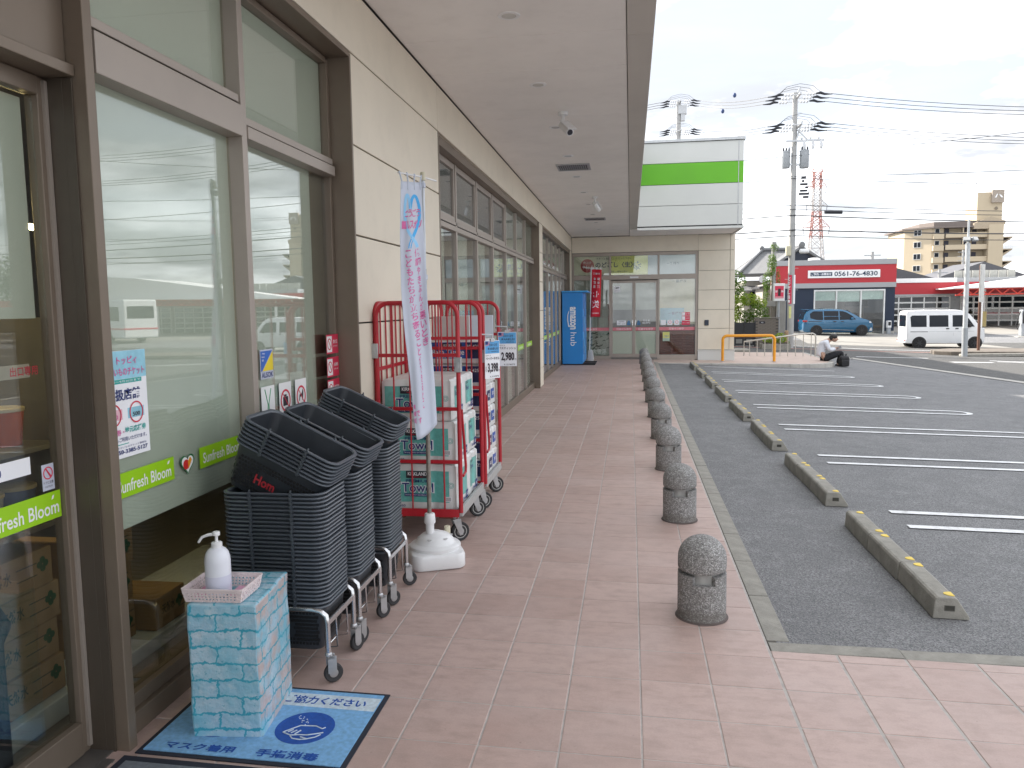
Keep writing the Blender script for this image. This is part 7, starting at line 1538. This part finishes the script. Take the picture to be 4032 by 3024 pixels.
def plant(name, label, cat, x, y, z, blobs, n, size, mat, seed, trunk=None, group=None):
    t = thing(name, label, cat, (x, y, z), group); me, _ = leaves('crown' if trunk else 'foliage', mat, t, blobs, n, size, seed); link('crown' if trunk else 'foliage', me, t)
    r = random.Random(seed + 1); m = MB()
    for c, e in blobs: m.tube([(x, y, z), ((x + c[0]) / 2 + r.uniform(-.1, .1), (y + c[1]) / 2, (z + c[2]) / 2), (c[0], c[1], c[2] - e[2] * .1)], [trunk or .03, (trunk or .03) * .6, .012], 6)
    m.build('trunk' if trunk else 'stem', M('bark', (.10, .075, .055), .9, 0, .25, 6, .4, 40), t, 60); return t
LG, LM, LD = leaf_mat('leaf_bright', (.15, .24, .015), (.28, .36, .03)), leaf_mat('leaf_mid', (.07, .14, .018), (.14, .22, .035)), leaf_mat('leaf_dark', (.025, .055, .012), (.06, .10, .025))
plant('garden_tree', 'upper bushy green tree beside the white corner of the shop', 'tree', 4.3, 37, -.2, [((4.2, 37, 2.7), (.55, .6, .55)), ((4.75, 37, 2.55), (.45, .5, .55)), ((4.9, 37.2, 2.0), (.35, .4, .4)), ((3.8, 37.2, 2.2), (.7, .5, .6))], 2600, .060, LM, 3, .07)
plant('garden_shrub', 'bright yellow green clipped shrub above the black gate', 'shrub', 5.1, 36, -.2, [((4.65, 36, 1.65), (.45, .4, .32)), ((5.25, 36, 1.75), (.42, .4, .28)), ((5.65, 36.1, 1.55), (.33, .4, .25)), ((4.5, 36, 1.2), (.4, .4, .3))], 2600, .045, LG, 5)
plant('garden_shrub', 'rounded darker green shrub left of the brick wall', 'shrub', 5.5, 36.4, -.2, [((5.55, 35.8, 1.15), (.48, .35, .42)), ((5.0, 36, 1.0), (.35, .3, .3)), ((5.9, 36, .8), (.3, .3, .3))], 2200, .042, LM, 7)
plant('garden_shrub', 'bright shrub low behind the black gate', 'shrub', 4.4, 35.2, -.2, [((4.35, 35.2, .9), (.35, .3, .28)), ((4.0, 35.2, .6), (.4, .3, .4))], 1200, .042, LG, 8)
plant('ivy', 'dark climbing ivy hanging from the service pole', 'ivy', 6.5, 38, -.3, [((6.45, 37.8, 3.35), (.22, .2, .5)), ((6.25, 37.8, 2.6), (.22, .15, .45)), ((6.22, 37.8, 1.9), (.15, .12, .5)), ((6.56, 37.9, 4.15), (.2, .18, .18)), ((6.75, 37.9, 2.6), (.12, .1, .6))], 2200, .035, LM, 9)
plant('flower_plant', 'small yellow green plants growing in the concrete planter', 'plant', 5.7, 32.6, .0, [((5.5, 32.6, .14), (.25, .25, .16)), ((5.95, 32.6, .2), (.25, .25, .2))], 900, .035, LG, 12)
plant('grass_tuft', 'tuft of weeds at the foot of the utility pole', 'plant', 6.5, 33.9, -.3, [((6.45, 33.9, -.15), (.12, .12, .2))], 260, .035, LM, 14)
plant('street_tree', 'leafy tree beyond the right edge, seen in the shop glass', 'tree', 40, 52, -.6, [((40, 52, 3.5), (2, 2, 1.6)), ((41.5, 52.5, 4.5), (1.6, 1.6, 1.3)), ((38.8, 52, 4.4), (1.4, 1.4, 1.2))], 2600, .16, LD, 15, .18)

# ------------------------------------------------------------------ apartment block and pylon far behind
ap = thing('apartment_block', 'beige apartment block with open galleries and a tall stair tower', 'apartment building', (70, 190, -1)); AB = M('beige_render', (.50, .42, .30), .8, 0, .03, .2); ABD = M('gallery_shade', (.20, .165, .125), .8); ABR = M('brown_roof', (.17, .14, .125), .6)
FP = [(61.6, 191.5), (65.9, 187.2), (68.3, 187.2), (68.3, 188.4), (77, 188.4), (77, 203), (61.6, 203)]
MB().prism(FP, 'z', -2, 17.4).build('wall', AB, ap); MB().prism([(60.9, 191), (65.8, 186.0), (77.2, 186.0), (77.2, 204), (60.9, 204)], 'z', 17.41, 17.75).build('roof', ABR, ap); MB().prism([(64.5, 191), (66.2, 187), (76.5, 187), (76.5, 203), (64.5, 203)], 'z', 17.76, 18.8).build('roof', ABR, ap)
bx('stair_tower', AB, ap, 77.02, 80.0, 185.8, 195, -2, 17.9); MB().prism([(74.9, 24.9), (74.9, 17.9), (80, 17.9), (80, 24.9)], 'y', 187, 193).build('stair_tower', AB, ap); MB().prism([(74.0, 17.0), (77.3, 17.0), (80.3, 17.8), (80.3, 18.6), (77.4, 19.6), (74.0, 18.2)], 'y', 185.9, 187.4).build('tower_collar', M('beige_dark', (.40, .33, .24), .8), ap)
MB().prism([(77.6, 25.3), (77.6, 22.6), (80.05, 22.6), (80.05, 25.3)], 'y', 186.4, 186.99).build('tower_sign', M('taupe_panel', (.34, .29, .24), .7), ap); MB().prism([(78.1, 23.6), (78.5, 24.4), (78.7, 24.4), (78.4, 23.6)], 'y', 186.3, 186.39).build('tower_mark', WHITE, ap); MB().prism([(78.9, 24.4), (79.4, 24.1), (79.8, 23.6), (79.4, 23.6), (79.1, 24.0)], 'y', 186.3, 186.39).build('tower_mark', WHITE, ap)
m = MB(); m.sector((78.7, 186.9, 21.4), .32, 0, 2 * PI, 'y', .1, 16); m.build('round_window', ABD, ap)
for fl_ in range(7):
    z = 13.75 - 2.62 * (fl_ - 1) - 1.1
    if z < -1: break
    bx('balcony', AB, ap, 68.5, 76.98, 186.3, 186.5, z, z + 1.05); bx('gallery_floor', ABD, ap, 68.5, 76.98, 186.5, 188.39, z - .15, z + .05)
    for x in (68.9, 72.5, 74.6): bx('door', M('gallery_door', (.035, .035, .06), .5), ap, x, x + .95, 188.33, 188.389, z + .1, z + 2.1)
    bx('gallery_post', AB, ap, 72.0, 72.25, 186.55, 186.75, z + 1.0, z + 2.46); bx('balcony', AB, ap, 66.0, 68.2, 186.4, 187.19, z - .2, z + .95); 
    f_ = bx('window', WFR, ap, 66.5, 67.5, 187.14, 187.199, z + 1.05, z + 2.1); bx('pane', CARGL, f_, 66.58, 67.42, 187.12, 187.139, z + 1.13, z + 2.02)
    f_ = MB(); f_.box(-.85, .85, -.06, .06, z + .75, z + 2.05); Mz = Matrix.Translation((63.7, 189.36, 0)) @ Matrix.Rotation(rad(-45), 4, 'Z'); f_.xf(Mz); f_ = f_.build('window', WFR, ap)
    for s_ in (-1, 1): g2 = MB(); g2.box(s_ * .4 - .34, s_ * .4 + .34, -.08, -.061, z + .84, z + 1.96); g2.xf(Mz); g2.build('pane', CARGL, f_)
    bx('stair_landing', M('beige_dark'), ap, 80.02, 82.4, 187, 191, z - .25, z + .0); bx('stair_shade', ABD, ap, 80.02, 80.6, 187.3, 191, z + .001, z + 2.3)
    MB().prism([(80.0, z - 1.3), (80.6, z - 1.6), (82.4, z - .26), (82.0, z - .26)], 'y', 187.2, 190.8).build('stair_flight', M('beige_dark'), ap); m = MB()
    for k in range(6): m.box(81.0 + k * .27, 81.05 + k * .27, 186.95, 186.99, z, z + 1.1)
    m.box(81.0, 82.42, 186.95, 186.99, z + 1.05, z + 1.1); m.build('stair_railing', WHITEP, ap)
for x, h in ((75.3, 2.6), (79.0, 1.4)): MB().tube([(x, 189, 24.9), (x, 189, 24.9 + h)], .06, 6).build('antenna', GREYM, ap)
PR, PW = M('pylon_red', (.36, .17, .145), .6, 0, .08, 4), M('pylon_white', (.44, .42, .41), .6)
py = thing('pylon', 'red and white lattice power pylon rising behind the tiled roof', 'pylon', (66.3, 300, -2)); cxp = 66.35
hw = lambda z: 3.7 - (z + 2) * .068 if z < 33 else 1.35 - (z - 33) * .012
def ptube(z0, z1, mt, nm='lattice'):
    m = MB(); a, b = hw(z0), hw(z1); Q = lambda h, z: [(cxp - h, 300 - h, z), (cxp + h, 300 - h, z), (cxp + h, 300 + h, z), (cxp - h, 300 + h, z)]
    for k in range(4): p, q = Q(a, z0), Q(b, z1); m.bar(p[k], q[k], .34); m.bar(p[k], q[(k + 1) % 4], .17); m.bar(p[(k + 1) % 4], q[k], .17); m.bar(q[k], q[(k + 1) % 4], .17)
    m.build(nm, mt, py)
zs = [-2, 6, 12, 17, 21, 24.5, 27.5, 30, 32, 34, 36, 38, 40, 42, 44, 46, 48]
for a, b in zip(zs[:-1], zs[1:]): ptube(a, b, PR if (a < 6 or 24 <= a < 34 or a >= 42) else PW)
for z, L, up_h, mt in ((28.5, 4.6, 2.6, PR), (36.2, 3.6, 2.2, PW), (43.0, 3.2, 2.4, PR), (48.0, 1.9, 1.6, PR)):
    for s_ in (-1, 1):
        m = MB(); tip = (cxp + s_ * L, 300, z)
        for y in (-1, 1): h = hw(z); m.bar((cxp + s_ * h, 300 + y * h, z), tip, .16); m.bar((cxp + s_ * h, 300 + y * h, z + up_h), tip, .14); m.bar((cxp + s_ * h, 300 + y * h, z + up_h), (cxp + s_ * (h + (L - h) * .5), 300 + y * h * .5, z), .10)
        m.build('cross_arm', mt, py)
        if z < 46: m = MB(); m.tube([(cxp + s_ * L, 300, z), (cxp + s_ * (L - .3), 300, z - 2.6)], .16, 6); m.build('insulator', M('pylon_insulator', (.30, .31, .33), .5), py)
i_ = 0
for z, L in ((28.2, 4.6), (36, 3.6), (42.7, 3.2)):
    for k, dz in enumerate((0, -1.4)):
        P = []
        for q in range(17): u = q / 16; P.append((cxp + L + u * 120, 300 - 60 * u, z + dz * (1 - u) - 9 * u - 16 * u * (1 - u)))
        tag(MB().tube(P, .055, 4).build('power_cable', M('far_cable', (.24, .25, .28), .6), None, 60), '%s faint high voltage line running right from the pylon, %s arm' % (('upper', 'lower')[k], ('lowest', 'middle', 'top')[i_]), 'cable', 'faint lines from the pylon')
    i_ += 1
lr = thing('low_warehouse', 'low dark roofed warehouse behind the workshop', 'warehouse', (24, 78, -.6)); bx('wall', M('grey_wall'), lr, 19, 30, 78, 88, -.8, 3.0); m = MB().prism([(18.5, 2.95), (21.0, 5.1), (23.5, 4.9), (29.5, 3.1)], 'y', 77.5, 88.5); m.build('roof', M('dark_sheet_roof', (.07, .075, .085), .5), lr)
for i, (x, y, w_, h_, c) in enumerate(((-10, 130, 14, 6, (.42, .40, .36)), (45, 110, 16, 6.5, (.34, .33, .32)), (100, 150, 20, 7, (.40, .36, .31)), (70, 92, 16, 6, (.36, .34, .30)))):
    t = thing('distant_house', ('cream', 'grey', 'tan', 'brown')[i] + ' low distant house with a dark pitched roof behind the street', 'house', (x, y, -1)); bx('wall', M('far_wall%d' % i, c, .8), t, x - w_ / 2, x + w_ / 2, y, y + 9, -2, h_ - 3); MB().prism([(x - w_ / 2 - .5, h_ - 3.0), (x, h_), (x + w_ / 2 + .5, h_ - 3.0)], 'y', y - .5, y + 9.5).build('roof', M('far_roof', (.10, .10, .11), .6), t)

# ------------------------------------------------------------------ clean up
bpy.data.objects.remove(_fo); bpy.data.curves.remove(_fc)
